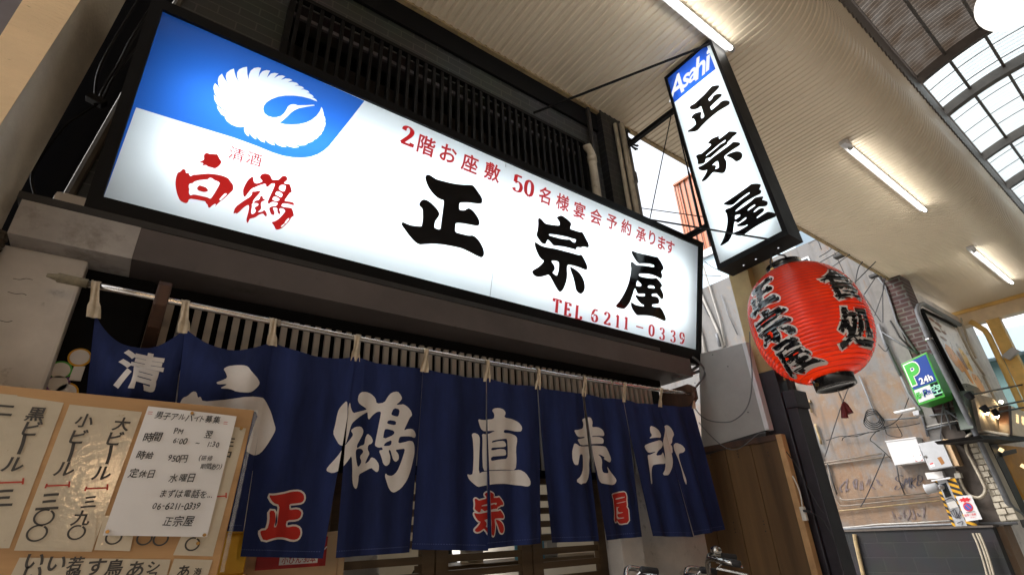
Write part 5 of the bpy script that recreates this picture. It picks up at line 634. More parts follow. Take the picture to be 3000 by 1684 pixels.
mb=MB(); hexa(mb,A2,A,Dd,D2,PX-.015,PX+D); hexa(mb,B2,C2,Cc,B,PX-.015,PX+D); hexa(mb,A2,B2,B,A,PX-.015,PX+D); hexa(mb,Dd,Cc,C2,D2,PX-.015,PX+D); hexa(mb,A2,B2,C2,D2,PX+D+.001,PX+D+.012)
mb.build('frame','black_metal',pj)
mb=MB()
for s in (.3,.7): mb.tube([pq(s,.03+.94*j/18,-.1) for j in range(19)],.014,8)
mb.build('inner_tube','sign_tube',pj)
mb=MB(); mb.closed_=False; mb.add([pq(0,0,-.19),pq(1,0,-.19),pq(1,1,-.19),pq(0,1,-.19)],[(0,1,2,3)]); mb.build('reflector','white_paint',pj)
pm=lambda u,v:pf(u,v,.0016)
for k_,c in zip(('sei','sou','ya'),T['pjc']):
    A_=np.concatenate([np.array(L) for L in T[k_]['s']]); lo,hi=A_.min(0),A_.max(0); ce_=(lo+hi)/2; sc=np.array(T['pjsize'])*(1.0 if k_!='ya' else 1.02)
    sc=sc if k_=='sei' else sc*np.array((1.06,1.02))
    g=lambda L:[tuple(q) for q in (np.array(L)-ce_)*sc*np.array((1,1))+np.array(c)+np.c_[np.zeros(len(L)),(np.array(L)-ce_)[:,0]*.03]]
    mb=MB(); mb.closed_=False; put(mb,dict(s=[g(L) for L in T[k_]['s']],h=[g(L) for L in T[k_]['h']]),pm); mb.build('black_character','black_gloss',pj)
mb=MB(); mb.closed_=False; a=T['pjasahi']
g0=np.array(a[0]); g1=np.array(a[1]); dv=(g1-g0)
for ch,t0,h,xs in (('A',.1,.30,.74),('s',.33,.25,.78),('a',.52,.25,.78),('h',.74,.29,.78),('i',.93,.29,.85)):
    c_=g0+dv*t0; letters(mb,[(ch,c_[0]+.012,c_[1]+.062+(.022 if ch in 'Ahi' else 0),h,xs,.3)],pm,.022)
mb.build('white_lettering','print_white',pj)
mb=MB()
for s in (.25,.45,.8): q=pq(s,1,-.09)+Vector((0,0,-.0435)); mb.tube([q,q-Vector((0,0,.002))],.006,8)
mb.build('drain_hole','print_white',pj)
mb=MB(); mb.box(3.29,3.33,1.8,2.46,4.86,4.9); mb.build('bracket_arm','black_metal',pj); mb=MB(); mb.box(3.30,3.335,1.76,2.46,3.63,3.67); mb.build('bracket_arm','black_metal',pj)
mb=MB(); mb.tube([(3.31,1.86,4.88),(3.3,2.4,3.75)],.005,6); mb.tube([(3.31,1.84,4.88),(3.31,1.84,3.66)],.006,6); mb.tube([(3.31,1.84,4.2),(3.31,1.85,3.66)],.009,6)
r0=[(2.188,2.45,4.738)][0]; r1=[(3.2,1.311,5.152)][0]; mb.tube([r0,(3.22,r1[1],5.14)],.011,6)
r0=[(3.128,2.3,3.946)][0]; r1=[(3.18,1.331,3.241)][0]; mb.tube([r0,(3.165,r1[1]-.02,r1[2]-.01),],.007,6)
r0=[(3.224,2.3,4.075)][0]; mb.tube([r0,(3.25,1.72,3.66)],.004,6)
mb.build('stay_rod','black_metal',pj)
# ================================================================ lantern
LC=Vector(T['lan']['c']); LA=Vector(T['lan']['ax']); E1=Vector(T['e1']); E2=Vector(T['e2']); HH=.368; RR=.33
def lr(z,rip=True):
    t=min(1,abs(z)/HH); r=(.106+(RR-.106)*(1-t**2.4)**.6)
    return r-(.0045*(abs(math.cos(math.pi*(z/HH)*17))**6) if rip else 0)
def lp(th,z,d=0): 
    r=lr(z)+d; a=R_(th); return LC+LA*z+E1*(r*math.cos(a))+E2*(r*math.sin(a))
ln=thing('paper_lantern','round red paper lantern with black characters hanging under the tall sign','lantern',LC-LA*.45)
mb=MB(); mb.closed_=False; nz_=204; mb.lathe([(lr(-HH+2*HH*i/nz_),-HH+2*HH*i/nz_) for i in range(nz_+1)],LC,LA,96,E1); mb.build('shade','lantern_red',ln,True)
mb=MB()
for i in range(35):
    z=-HH+2*HH*i/34; r=lr(z)+.0006; mb.tube([LC+LA*z+(E1*math.cos(a)+E2*math.sin(a))*r for a in [j*2*math.pi/72 for j in range(72)]],.0013,4,closed=True)
mb.build('bamboo_hoop','tassel',ln)
mb=MB(); mb.lathe([(.1,.0),(.112,.0),(.112,.075),(.104,.075),(.1,.0)],LC+LA*(HH-.02),LA,48,E1); mb.lathe([(.001,.07),(.105,.07)],LC+LA*(HH-.02),LA,48,E1); mb.build('top_cap','lantern_black',ln,True)
mb=MB(); mb.lathe([(.11,.015),(.11,-.062),(.104,-.062),(.1,-.05),(.001,-.048)],LC-LA*(HH-.005),LA,48,E1); mb.build('bottom_cap','lantern_black',ln,True)
mb=MB()
for th,zz in ((165,.38),(-15,.38),(150,-.4)): a=R_(th); q=LC+LA*zz+(E1*math.cos(a)+E2*math.sin(a))*.112; mb.tube([q,q+(E1*math.cos(a)+E2*math.sin(a))*.008],.012,10)
mb.build('brass_stud','brass',ln)
mb=MB(); tp=LC+LA*(HH+.02); q=[]
for s in (-1,1): mb.tube([tp+E1*math.cos(R_(165))*.118*s+E2*math.sin(R_(165))*.118*s+LA*(-.0),tp+(E1*math.cos(R_(165))+E2*math.sin(R_(165)))*.108*s+LA*.05,tp+(E1*math.cos(R_(165))+E2*math.sin(R_(165)))*.055*s+LA*.125],.006,6)
mb.tube([tp+(E1*math.cos(R_(165))+E2*math.sin(R_(165)))*.055*s+LA*.125 for s in (-1,1)],.006,6)
q=tp+LA*.14; mb.tube([q+Vector((math.cos(a)*.016,0,math.sin(a)*.016)) for a in [j*.5236 for j in range(12)]],.002,5,closed=True)
mb.tube([q+Vector((0,0,.012)),Vector((3.3,q.y+.005,3.2))],.002,5); mb.build('handle','dark_iron',ln)
mb=MB(); mb.lathe([(.001,-.045),(.03,-.035),(.042,0),(.03,.035),(.012,.06),(.001,.06)],LC-LA*.12,LA,16); mb.build('bulb','bulb',ln,True)
mb=MB(); b0=LC-LA*(HH+.07)
mb.tube([b0,b0-LA*.075+E1*.01],.0016,5); mb.tube([b0,b0-LA*.08-E1*.012],.0016,5); mb.build('cord','cable_grey',ln)
mb=MB(); mb.lathe([(.006,0),(.014,-.02),(.018,-.07),(.001,-.07)],b0-LA*.072+E1*.012,LA+E2*.1,10); mb.lathe([(.006,0),(.014,-.03),(.018,-.08),(.001,-.08)],b0-LA*.085-E1*.014,LA-E2*.25,10); mb.build('tassel','tassel',ln)
def lantern_glyph(g,th,z,w,h,flip=1):
    A_=np.concatenate([np.array(L) for L in g['s']]); lo,hi=A_.min(0),A_.max(0)
    f=lambda L:[tuple(q) for q in ((np.array(L)-lo)/(hi-lo)-.5)*np.array((w,h))+np.array((0,z))]
    s=[f(L) for L in g['s']]; hl=[f(L) for L in g['h']]
    return s,hl,(lambda d:(lambda u,v:lp(th+math.degrees(u/max(.2,lr(v,False))),max(-HH+.005,min(HH-.005,v)),d)))
wh=MB(); wh.closed_=False; bk=MB(); bk.closed_=False
items=[]
for k_,z,h in (('sei',.165,.215),('sou',-.05,.215),('ya',-.243,.18)): items.append((T[k_],161 if k_=='sei' else 164,z,.262,h))
for g,th,z,w,h in items:
    s,hl,mp=lantern_glyph(g,th,z,w,h)
    V,Fa=fill(s,hl,grid=.012); bk=MB(); bk.closed_=False; wh=MB(); wh.closed_=False; bk.add([mp(.0028)(*q) for q in V],Fa.tolist()); border(wh,s,.018,mp(.0018)); o=bk.build('black_character','black_gloss',ln); wh.build('white_outline','letter_white',o)
for ch,th,z,h in (('食',-112,.09,.23),('処',-112,-.175,.225)):
    So_,Ho_=outline(ch,.04); A_=np.concatenate([np.array(q) for q in So_]); lo,hi=A_.min(0),A_.max(0); w=.26
    f=lambda Q:[tuple(q) for q in ((np.array(Q)-lo)/(hi-lo)-.5)*np.array((w,h))+np.array((0,z))]
    sol=[f(q) for q in So_]; hol=[f(q) for q in Ho_]; mp=(lambda d,th=th:(lambda u,v:lp(th+math.degrees(u/max(.2,lr(v,False))),max(-HH+.005,min(HH-.005,v)),d)))
    V,Fa=fill(sol,hol,grid=.012); bk=MB(); bk.closed_=False; wh=MB(); wh.closed_=False; bk.add([mp(.0028)(*q) for q in V],Fa.tolist()); border(wh,sol+hol,.018,mp(.0018)); o=bk.build('black_character','black_gloss',ln); wh.build('white_outline','letter_white',o)
# ================================================================ noren curtain
pole=thing('curtain_pole','steel pole with taped end carrying the blue shop curtain','pole',(1.5,2.15,2.37))
tt=T['tabtop']; 
def polep(x): 
    x0,z0,x1,z1=-.26,2.404,3.36,2.402; t=(x-x0)/(x1-x0); return Vector((x,2.15,z0+(z1-z0)*t-.036*4*t*(1-t)))
mb=MB(); mb.tube([polep(x) for x in np.linspace(-.22,3.22,24)],.0125,14); mb.build('rod','steel',pole,True)
mb=MB(); mb.tube([polep(-.325),polep(-.3),polep(-.295),polep(-.215)],[.006,.012,.0165,.016],10); mb.build('taped_end','tape',pole,True)
mb=MB(); mb.tube([polep(.405),polep(.425)],.0145,10); mb.tube([polep(2.37),polep(2.385)],.0145,10); mb.tube([polep(3.2),polep(3.235)],.018,10); mb.build('sleeve','beige_pipe',pole,True)
for (x,lb) in ((.005,'dark wooden bracket holding the left end of the curtain pole'),(3.21,'dark wooden bracket holding the right end of the curtain pole')):
    t=thing('pole_bracket',lb,'bracket',(x,2.4,2.35),'curtain pole brackets')
    mb=MB(); mb.prism([(x-.022,2.12,2.36),(x-.022,2.12,2.44),(x-.022,2.16,2.47),(x-.022,2.41,2.46),(x-.022,2.41,2.25),(x-.022,2.2,2.30)],(.044,0,0)); mb.build('arm','wood_bracket',t,bevel=.006)
nr=thing('noren_curtain','dark blue split shop curtain with white and red characters over the doorway','curtain',(1.5,2.15,1.5))
tb=T['tabs']; bt_=T['bot']; SAG=[.105,.06,.03,.012,.012,.012,.01,.01,.012,.012]
mids=[None]+[( (bt_[i-1][2]+bt_[i][0])/2,(bt_[i][0]-bt_[i-1][2])/2 ) for i in range(1,10)]
def edge(i,t,side): # x of panel boundary i (between i-1 and i); side -1: right edge of i-1, +1: left edge of i
    if i==0: return tb[0][0]*(1-t)+bt_[0][0]*t
    if i==10: return tb[10][0]*(1-t)+bt_[9][2]*t
    mb_,g=mids[i]; g=-.012 if i==5 else max(g,.002); return tb[i][0]*(1-t)+mb_*t+side*g*max(0,(t-.3)/.7)
def ztop(i,s): return tb[i][1]*(1-s)+tb[i+1][1]*s-SAG[i]*(4*s*(1-s))**.9
def zbot(i,s): return bt_[i][1]*(1-s)+bt_[i][3]*s
PH=[.1,.55,.3,.8,.15,.6,.9,.62,.7,.2]
def cy(i,s,t):
    a=.006+.011*t; y=2.15+a*math.sin(2*math.pi*(1.4*s+PH[i]))+.5*a*math.sin(2*math.pi*(2.7*s+PH[i]*3))
    y*=1; y-=.007*t*t*(1 if i%2 else .2); y+=(.018 if i%2 else -.012)*max(0,t-.3)*(s-.5)*2
    dr=SAG[i]*2.2*math.exp(-((t-.16-.1*s)/.13)**2)*math.sin(math.pi*s)*.35; return y-dr
def cp(i,s,t,d=0):
    return Vector((edge(i,t,1)*(1-s)+edge(i+1,t,-1)*s,cy(i,s,t)-d,ztop(i,s)*(1-t)+zbot(i,s)*t))
def inv(i,x,z):
    s,t=.5,.5
    for _ in range(12):
        t=(ztop(i,min(1,max(0,s)))-z)/(ztop(i,min(1,max(0,s)))-zbot(i,min(1,max(0,s)))); a,b=edge(i,t,1),edge(i+1,t,-1); s=(x-a)/(b-a)
    return s,t
panels=[]
for i in range(10):
    mb=MB(); mb.closed_=False; mb.sheet([[cp(i,a/36,b/44) for a in range(37)] for b in range(45)]); pnl=mb.build('cloth_panel','cloth',nr,True); panels.append(pnl)
    mb=MB(); mb.closed_=False
    for a in range(0,70,2): mb.sheet([[cp(i,(a+q)/72,b,.0012) for q in (0,1)] for b in (.9695,.9735)])
    mb.build('hem_stitch','stitch',pnl)
cuts=[[(edge(i,t,sd),(ztop(i if i<10 else 9,0 if i<10 else 1))*(1-t)+bt_[min(i,9)][1]*t) for t in np.linspace(0,1,12)] for i in range(1,10) for sd in (-1,1)]
def on_cloth(solids,holes,m_,d=.003,name='lettering',xmax=None,grid=.016):
    ex=[] if xmax is None else [[(xmax,1.3),(xmax+.0,2.4)]]
    V,Fa=fill(solids,holes,grid=grid,lines=cuts+ex); out={}
    for f in Fa:
        c=V[f].mean(0)
        if xmax is not None and c[0]>xmax: continue
        for i in range(10):
            s,t=inv(i,*c)
            if 0<=s<=1 and 0<=t<=1: out.setdefault(i,[]).append(f); break
    for i,fs in out.items():
        mb=MB(); mb.closed_=False; pos={}; vs=[]
        for f in fs:
            for q in f:
                if q not in pos: s,t=inv(i,*V[q]); pos[q]=len(vs); vs.append(cp(i,min(1,max(0,s)),t,d))
        mb.add(vs,[[pos[q] for q in f] for f in fs]); mb.build(name,m_,panels[i],True)
for k_ in ('haku','tsuru','choku','uri','sho'): g=T['noren'][k_]; on_cloth(g['s'],g['h'],'letter_white')
So_,Ho_=outline('清',.028); A_=np.concatenate([np.array(q) for q in So_]); lo,hi=A_.min(0),A_.max(0); b=np.array(T['seibox'])
f=lambda Q:[tuple(q) for q in (np.array(Q)-lo)/(hi-lo)*(b[2:]-b[:2])+b[:2]]
on_cloth([f(q) for q in So_],[f(q) for q in Ho_],'letter_white')
def band(loops,w):
    o=[]
    for Lp in loops:
        P=np.array(Lp); d=np.roll(P,-1,0)-np.roll(P,1,0); d/=np.hypot(d[:,0],d[:,1])[:,None]+1e-9; nn=np.c_[d[:,1],-d[:,0]]
        a=sum(p[0]*q[1]-p[1]*q[0] for p,q in zip(Lp,Lp[1:]+Lp[:1])); o.append([tuple(q) for q in P+nn*w*(1 if a>0 else -1)])
    return o
for g,xm in ((T['noren']['rsei'],None),(norm(T['sou'],T['rsou']),None),(T['noren']['rya'],None)):
    on_cloth(band(g['s'],.0065),[],'letter_white',.003,'lettering',xm); on_cloth(g['s'],g['h'],'letter_red',.0045,'lettering',xm)
for i in range(11):
    x,z=tb[i]; xt=tt[i][0]; P0=polep(xt); w=.0125+.002*random.random(); mb=MB(); mb.closed_=False
    rows=[]
    for k_ in range(14):
        t=k_/13
        if t<.35:
            a=math.pi*(1-t/.35*1.0); c=Vector((xt,P0.y+.0155*math.cos(a-math.pi)*-1*-1 if False else P0.y-.0155*math.sin(t/.35*math.pi/2)+(.0155 if t==0 else 0)*0,P0.z+.0155*math.cos(t/.35*math.pi/2)))
        else:
            q=(t-.35)/.65; c=Vector((xt*(1-q)+x*q,P0.y-.0155+.010*q,P0.z*(1-q)+(z-.022)*q))
        ww=(w*1.15)*(1-.22*math.sin(math.pi*min(1,t*1.15)))*(1.3 if t>.72 else 1)
        rows.append([c+Vector((ww*(j/4-1)*1.0,-.003*math.sin(j*1.3+i+t*6),random.uniform(-.001,.001))) for j in range(9)])
    mb.sheet(rows); mb.build('hanging_tab','tab_cloth',nr,True)
# ================================================================ menu board with handbills
bd=T['board']; BX1,BZ1=bd[1]; BX0,BZ0=-.75,1.2
bo=thing('menu_board','wooden framed menu board of handwritten paper strips below the curtain','menu board',(-.2,2.0,1.2))
ztl=lambda x:1.9957-.0127*(x+.31)
mb=MB(); mb.prism([(BX0,2.0,BZ0),(.318,2.0,BZ0),(BX1,2.0,BZ1),(BX0,2.0,ztl(BX0))],(0,.03,0)); mb.build('backing','wood_frame',bo,bevel=.003)
for n_,q in enumerate(T['strips']): mb=MB(); mb.prism([(x,1.9985 if n_ else 1.9993,z) for x,z in q[::-1]],(0,.0012,0)); mb.build('paper_strip','old_paper',bo)
mb=MB()
for q in T['patch']: mb.prism([(x,1.9968,z) for x,z in q[::-1]],(0,.0011,0))
mb.build('paper_patch','old_paper',bo)
mp=lambda u,v:Vector((u,1.9958,v))
rd=MB(); rd.closed_=False; mb=MB(); mb.closed_=False
for n_,(ch,x,z,h) in enumerate(T['menu']):
    if n_ in (6,7,15,23,28,31): mb.build('menu_lettering','ink_grey',bo); mb=MB(); mb.closed_=False
    s=.05*h
    if ch=='|': V,Fa=fill([ribbon([(x-.001,z+.028),(x+.001,z),(x,z-.026)],.007,.008)]); mb.add([mp(*q) for q in V],Fa.tolist())
    elif ch=='r':
        rd=MB(); rd.closed_=False
        for st in ([(x-.024,z),(x+.024,z+.003)],[(x-.024,z+.006),(x-.025,z-.006)],[(x+.023,z+.013),(x+.026,z-.003)]): V,Fa=fill([ribbon(st,.004,.004)]); rd.add([mp(*q) for q in V],Fa.tolist())
        rd.build('price_mark','ink_red',bo)
    elif ch=='三':
        for dz,w in ((.017,.016),(0,.014),(-.018,.024)): V,Fa=fill([ribbon([(x-w*h,z+dz*h-.001),(x,z+dz*h+.001),(x+w*h,z+dz*h+.002)],.0065*h,.007)]); mb.add([mp(*q) for q in V],Fa.tolist())
    elif ch=='〇':
        L=[(x+.02*h*math.cos(a),z+.019*h*math.sin(a)) for a in np.linspace(1.2,7.3,14)]; V,Fa=fill([ribbon(L,.004,.0048)]); mb.add([mp(*q) for q in V],Fa.tolist())
    else: letters(mb,[(ch,x,z,s*(.85 if ch in '黒小大生中鳥' else .7 if ch in '若鶏海シユ' else .92),1,.1)],mp,.022)
mb.build('menu_lettering','ink_grey',bo)
mb=MB(); mb.closed_=False; zz=[BZ1-.5*i/40 for i in range(41)]
mb.sheet([[(BX1-.02*i/40-.0+.0005*math.sin(i*2.1)+j*.006,1.9965-.002*math.sin(i*1.7+j),zz[i]) for j in range(3)] for i in range(41)]); 
m_=mat('film',(.9,.9,.9),.12); m_.node_tree.nodes['Principled BSDF'].inputs['Alpha'].default_value=.22; mb.build('plastic_film',m_,bo,True)
mb=MB()
for x,z in ((.262,1.57),(.325,1.92)): mb.tube([(x,1.9965,z),(x,1.991,z)],.005,10)
mb.build('pin','brass',bo)
n4=T['note']; nt_=thing('job_notice','white handwritten job notice pinned over the menu board','notice',(.16,1.99,1.6))
def npt(s,t,d=0):
    a=Vector((n4[0][0],0,n4[0][1])).lerp(Vector((n4[1][0],0,n4[1][1])),s); b=Vector((n4[3][0],0,n4[3][1])).lerp(Vector((n4[2][0],0,n4[2][1])),s); q=a.lerp(b,t)
    q.y=1.990-.003*math.sin(3*s+2*t)-.006*max(0,t-.8)*s-d; return q
mb=MB(); mb.closed_=False; mb.sheet([[npt(i/10,j/10) for i in range(11)] for j in range(11)]); o=mb.build('sheet','paper',nt_)
mb=MB(); mb.closed_=False; rd=MB(); rd.closed_=False
_rn=random.Random(11)
for ch,x,z,h in T['notetxt']:
    mp2=lambda u,v:Vector((u,1.9845,v))
    mb=MB(); mb.closed_=False; rd=MB(); rd.closed_=False
    if h=='r':
        for dz in (-.003,.003): V,Fa=fill([ribbon([(x-.006,z+dz),(x+.006,z+dz)],.0016,.0016)]); rd.add([mp2(*q) for q in V],Fa.tolist())
        rd.build('red_mark','ink_red',nt_)
    else: handwrite(mb,ch,x,z,.0255*h,mp2,.01,_rn,.86); mb.build('handwritten_line','ink',nt_)
mb=MB()
for s,t in ((.48,.02),(.03,.975),(.965,.985)): q=npt(s,t,.0); mb.tube([q,q-Vector((0,.006,0))],.0048,10)
mb.build('pin','brass',nt_)
# bottle caps / stickers on the dark post at the left
for q,c,lb in (([(-.229,2.36,2.147)],'sign_green','round green rimmed sticker left of the curtain, the larger one above the purple one'),([(-.223,2.36,2.1)],'purple_paint','round purple rimmed sticker left of the curtain, below the green one'),([(-.193,2.36,2.073)],'hazard_yellow','round yellow rimmed sticker just above the menu board'),([(-.188,2.36,2.202)],'hazard_yellow','round silver sticker half hidden behind the curtain edge')):
    x,y,z=q[0]; t=thing('round_sticker',lb,'sticker',(x,2.36,z),'round stickers beside the curtain')
    mb=MB(); mb.tube([(x,2.372,z),(x,2.366,z)],.034,24); mb.build('rim',c,t); mb=MB(); mb.tube([(x,2.366,z),(x,2.364,z)],.028,24); mb.build('disc','paper',t)
mb=MB(); q=[(-.195,2.36,2.165),(-.164,2.36,2.17),(-.164,2.36,2.116),(-.197,2.36,2.115)]; mb.prism(q,(0,.008,0)); tag(mb.build('framed_card','paper'),'small white card with dark red edge beside the round stickers','card')
mb=MB(); mb.box(-.30,-.03,2.375,2.44,1.3,2.55); tag(mb.build('door_post','dark_panel',sh))
# ================================================================ things behind the curtain
t=thing('yellow_container','yellow plastic container under the left of the curtain','container',(.43,2.3,1.45))
mb=MB(); mb.prism([(.37,2.26,1.465),(.46,2.26,1.465),(.462,2.26,1.60),(.372,2.26,1.60)],(0,.1,0)); mb.build('body','yellow_plastic',t,bevel=.006)
mb=MB(); mb.box(.362,.47,2.25,2.37,1.45,1.466); mb.box(.362,.47,2.25,2.37,1.6,1.61); mb.build('rim','yellow_plastic',t,bevel=.003)
t=thing('orange_crate','orange red plastic bottle crate beside the menu board','crate',(.43,2.3,1.25))
mb=MB(); mb.box(.3,.52,2.25,2.5,1.2,1.43); mb.box(.29,.53,2.24,2.51,1.43,1.445)
for i in range(5): mb.box(.31,.51,2.243,2.25,1.22+i*.042,1.24+i*.042)
mb.build('body','orange_plastic',t,bevel=.003)
t=thing('beer_crate','cream bottle crate with red label and white lettering behind the curtain','crate',(.75,2.4,1.2))
mb=MB(); mb.box(.49,.86,2.42,2.72,1.15,1.58); mb.box(.47,.5,2.41,2.73,1.15,1.6); mb.box(.85,.88,2.41,2.73,1.15,1.6); mb.build('body','crate_cream',t,bevel=.006)
mb=MB(); mb.box(.53,.8,2.414,2.42,1.47,1.58); mb.build('label','label_red',t)
mb=MB(); mb.box(.615,.765,2.41,2.414,1.483,1.515); mb.build('caption_plate','paper',t)
mb=MB(); mb.closed_=False; mq=lambda u,v:Vector((u,2.4085,v)); letters(mb,[('小びん·30本',.69,1.499,.028,.9)],mq,.01); mb.build('caption','label_red',t)
mb=MB(); mb.closed_=False; letters(mb,[('アサヒビール',.665,1.545,.05,.95)],lambda u,v:Vector((u,2.4125,v)),.012); mb.build('brand_lettering','paper',t)
t=thing('shelf','wooden shelf with dark bottles seen through the curtain slit','shelf',(.85,2.75,1.5)); mb=MB(); mb.box(.6,1.0,2.75,2.95,1.60,1.62); mb.box(.6,1.0,2.75,2.95,1.72,1.74); mb.build('board','wood_frame',t)
for i in range(3):
    t=thing('bottle',['dark bottle on the shelf, nearest the crate','dark bottle in the middle of the shelf','dark bottle at the right end of the shelf'][i],'bottle',(.72+i*.09,2.8,1.62),'bottles on the shelf'); mb=MB(); mb.lathe([(.001,0),(.03,0),(.03,.06),(.012,.075),(.012,.098),(.001,.098)],t.location,n=16); mb.build('body','black_gloss',t,True)
rl=thing('room_lamp','ceiling strip lamp lighting the tavern room','lamp',(1.6,3.6,2.58)); mb=MB(); mb.box(.6,2.9,3.5,3.62,2.545,2.58); mb.build('diffuser','room_lamp',rl)
# counter goods
for i,(x,y,w,h,c,lb) in enumerate(((2.28,3.0,.18,.13,'blue_box','light blue snack box behind the right door'),(2.5,3.1,.16,.15,'grey_paint','grey box behind the right door, right of the blue one'),(1.98,3.2,.12,.1,'white_plastic','white pack behind the middle door'))):
    t=thing('counter_box',lb,'box',(x,y,1.42)); mb=MB(); mb.box(x,x+w,y,y+.1,1.40,1.40+h); mb.build('carton',c,t,bevel=.004); mb=MB(); mb.box(x+.02,x+w*.4,y-.003,y,1.42+h*.1,1.42+h*.5); mb.build('label','paper',t)
mb=MB(); mb.box(1.7,3.2,3.0,3.4,1.35,1.40); tag(mb.build('counter','wood_door'),'wooden counter inside the tavern behind the doors','counter')
# people inside the tavern, seen in slivers between the door slats
def person(label,loc,cloth,lean,hairy,rz):
    t=thing('person',label,'person',loc)
    me=bpy.data.meshes.new('body'); J=[(0,0,.5),(0,.02,.7),(0,.05+lean*.3,.95),(0,.02+lean*.6,1.22),(0,-.02+lean*.75,1.32),(0,-.06+lean*.85,1.42),
       (.19,.03+lean*.6,1.2),(.24,.0+lean*.4,.95),(.16,-.2+lean*.4,.85),(-.19,.03+lean*.6,1.2),(-.24,.0+lean*.4,.95),(-.16,-.2+lean*.4,.85),(.1,-.05,.48),(.12,-.4,.5),(.12,-.42,.06),(-.1,-.05,.48),(-.12,-.4,.5),(-.12,-.42,.06)]
    E=[(0,1),(1,2),(2,3),(3,4),(4,5),(3,6),(6,7),(7,8),(3,9),(9,10),(10,11),(0,12),(12,13),(13,14),(0,15),(15,16),(16,17)]
    Rd=[.15,.145,.16,.13,.06,.055,.075,.055,.038,.075,.055,.038,.09,.075,.045,.09,.075,.045]
    me.from_pydata([tuple(q) for q in J],E,[]); o=bpy.data.objects.new('body',me); COL.objects.link(o); o.parent=t; me.materials.append(M[cloth])
    sk=o.modifiers.new('skin','SKIN'); 
    for d,r in zip(me.skin_vertices[0].data,Rd): d.radius=(r*1.15,r*.85) if r>.1 else (r,r)
    me.skin_vertices[0].data[0].use_root=True
    ss=o.modifiers.new('sub','SUBSURF'); ss.levels=2; ss.render_levels=2
    hc=Vector((0,-.09+lean*.95,1.55))
    b=MB(); b.lathe([(.001,-.125)]+[(.078*math.sin(a)**.8,-.125*math.cos(a)) for a in [i*math.pi/14 for i in range(1,14)]]+[(.001,.125)],hc,n=24)
    b.lathe([(.001,-.02),(.014,-.01),(.01,.02),(.001,.03)],hc+Vector((0,-.083,-.01)),(0,-.5,1),8)
    for s in (-1,1): b.lathe([(.001,-.028),(.014,-.01),(.016,.015),(.001,.028)],hc+Vector((s*.08,.0,0)),n=8)
    h=b.build('head','skin',None,True); h.parent=t
    b=MB(); b.lathe([(.083,.0),(.084,.05),(.07,.1),(.04,.128),(.001,.134)],hc+Vector((0,.012,.005)),n=24); h=b.build('headwear' if hairy else 'hair','towel' if hairy else 'hair',None,True); h.parent=t
    for s in (-1,1):
        b=MB(); c=Vector((s*.155,-.235+lean*.4,.845)); b.obox(c,(.035,0,0),(0,.04,0),(0,0,.014))
        for f in range(4): b.tube([c+Vector((s*(-.027+.018*f),-.035,0)),c+Vector((s*(-.028+.019*f),-.075,-.006)),c+Vector((s*(-.026+.018*f),-.1-(.008 if f in(1,2) else 0),-.024))],[.009,.008,.007],6)
        b.tube([c+Vector((-s*.03,.01,0)),c+Vector((-s*.055,-.02,-.008)),c+Vector((-s*.058,-.05,-.02))],[.01,.009,.008],6); h=b.build('hand','skin',None,True); h.parent=t
    t.rotation_euler.z=rz
    return t
person('person in a pale grey shirt leaning forward behind the left door',(1.12,3.25,.28),'shirt',-.1,False,R_(165))
person('person in a dark jacket with a white towel on the head inside the tavern',(2.12,3.75,.12),'dark_jacket',.05,True,R_(20))
mb=MB(); mb.obox((1.9,3.05,1.465),(.05,.01,.012),(0,.03,0),(-.01,0,.035)); tag(mb.build('hand_towel','towel',bevel=.012),'crumpled white cloth on the counter behind the middle door','cloth')
# ================================================================ right wing: white panel, wooden board, arcade column
wp=thing('white_panel','off-white metal panel above the wooden board right of the curtain','panel',(3.5,2.1,2.1))
q=[(3.5,2.219,2.761),(3.5,1.85,2.735),(3.5,1.841,2.111),(3.5,2.359,2.054)]
mb=MB(); mb.prism([q[0],q[1],q[2],q[3]],(.05,0,0)); mb.build('face','panel_white',wp,bevel=.004)
mb=MB(); c=[Vector(v) for v in q]; mb.prism([c[1]+Vector((-.003,0,0)),c[1]+Vector((-.003,-.03,.0)),c[2]+Vector((-.003,-.03,0)),c[2]+Vector((-.003,0,0))],(.06,0,0)); mb.build('edge_strip','white_paint',wp)
mb=MB(); mb.prism([c[3]+Vector((-.006,.05,-.045)),c[2]+Vector((-.006,0,-.045)),c[2]+Vector((-.006,0,.0)),c[3]+Vector((-.006,.05,0))],(.05,0,0)); mb.build('lower_rail','dark_iron',wp)
mb=MB()
for y,z in ((2.0,2.6),(1.93,2.25),(2.3,2.55),(2.1,2.72)): mb.tube([(3.5,y,z),(3.496,y,z)],.004,8)
mb.build('screw','dark_iron',wp)
wb=thing('wooden_board','brown wooden plank partition right of the curtain','partition',(3.5,2.0,0))
mb=MB(); N=7; ya,yb=2.468,1.775
for i in range(N): a=ya+(yb-ya)*i/N; b=ya+(yb-ya)*(i+1)/N; mb.box(3.5+.006*(i%2),3.53,b+.002,a,.2,2.035)
mb.build('plank','wood_board',wb)
mb=MB(); mb.box(3.485,3.54,1.735,1.774,.1,2.07); mb.build('edge_post','wood_frame',wb,bevel=.004)
mb=MB(); mb.box(3.49,3.54,1.776,2.5,2.036,2.075); mb.build('top_rail','wood_bracket',wb,bevel=.003)
mb=MB()
for i in range(26): mb.tube([(3.5,ya-.03-.25*(i%9)/9*2.6,[1.5,.9,1.95][i%3]+.02*(i%4)),(3.497,ya-.03-.25*(i%9)/9*2.6,[1.5,.9,1.95][i%3]+.02*(i%4))],.004,6)
mb.build('nail','dark_iron',wb)
co=thing('arcade_column','yellowish arcade column with dark lower casing beside the wooden board','column',(3.8,1.7,0))
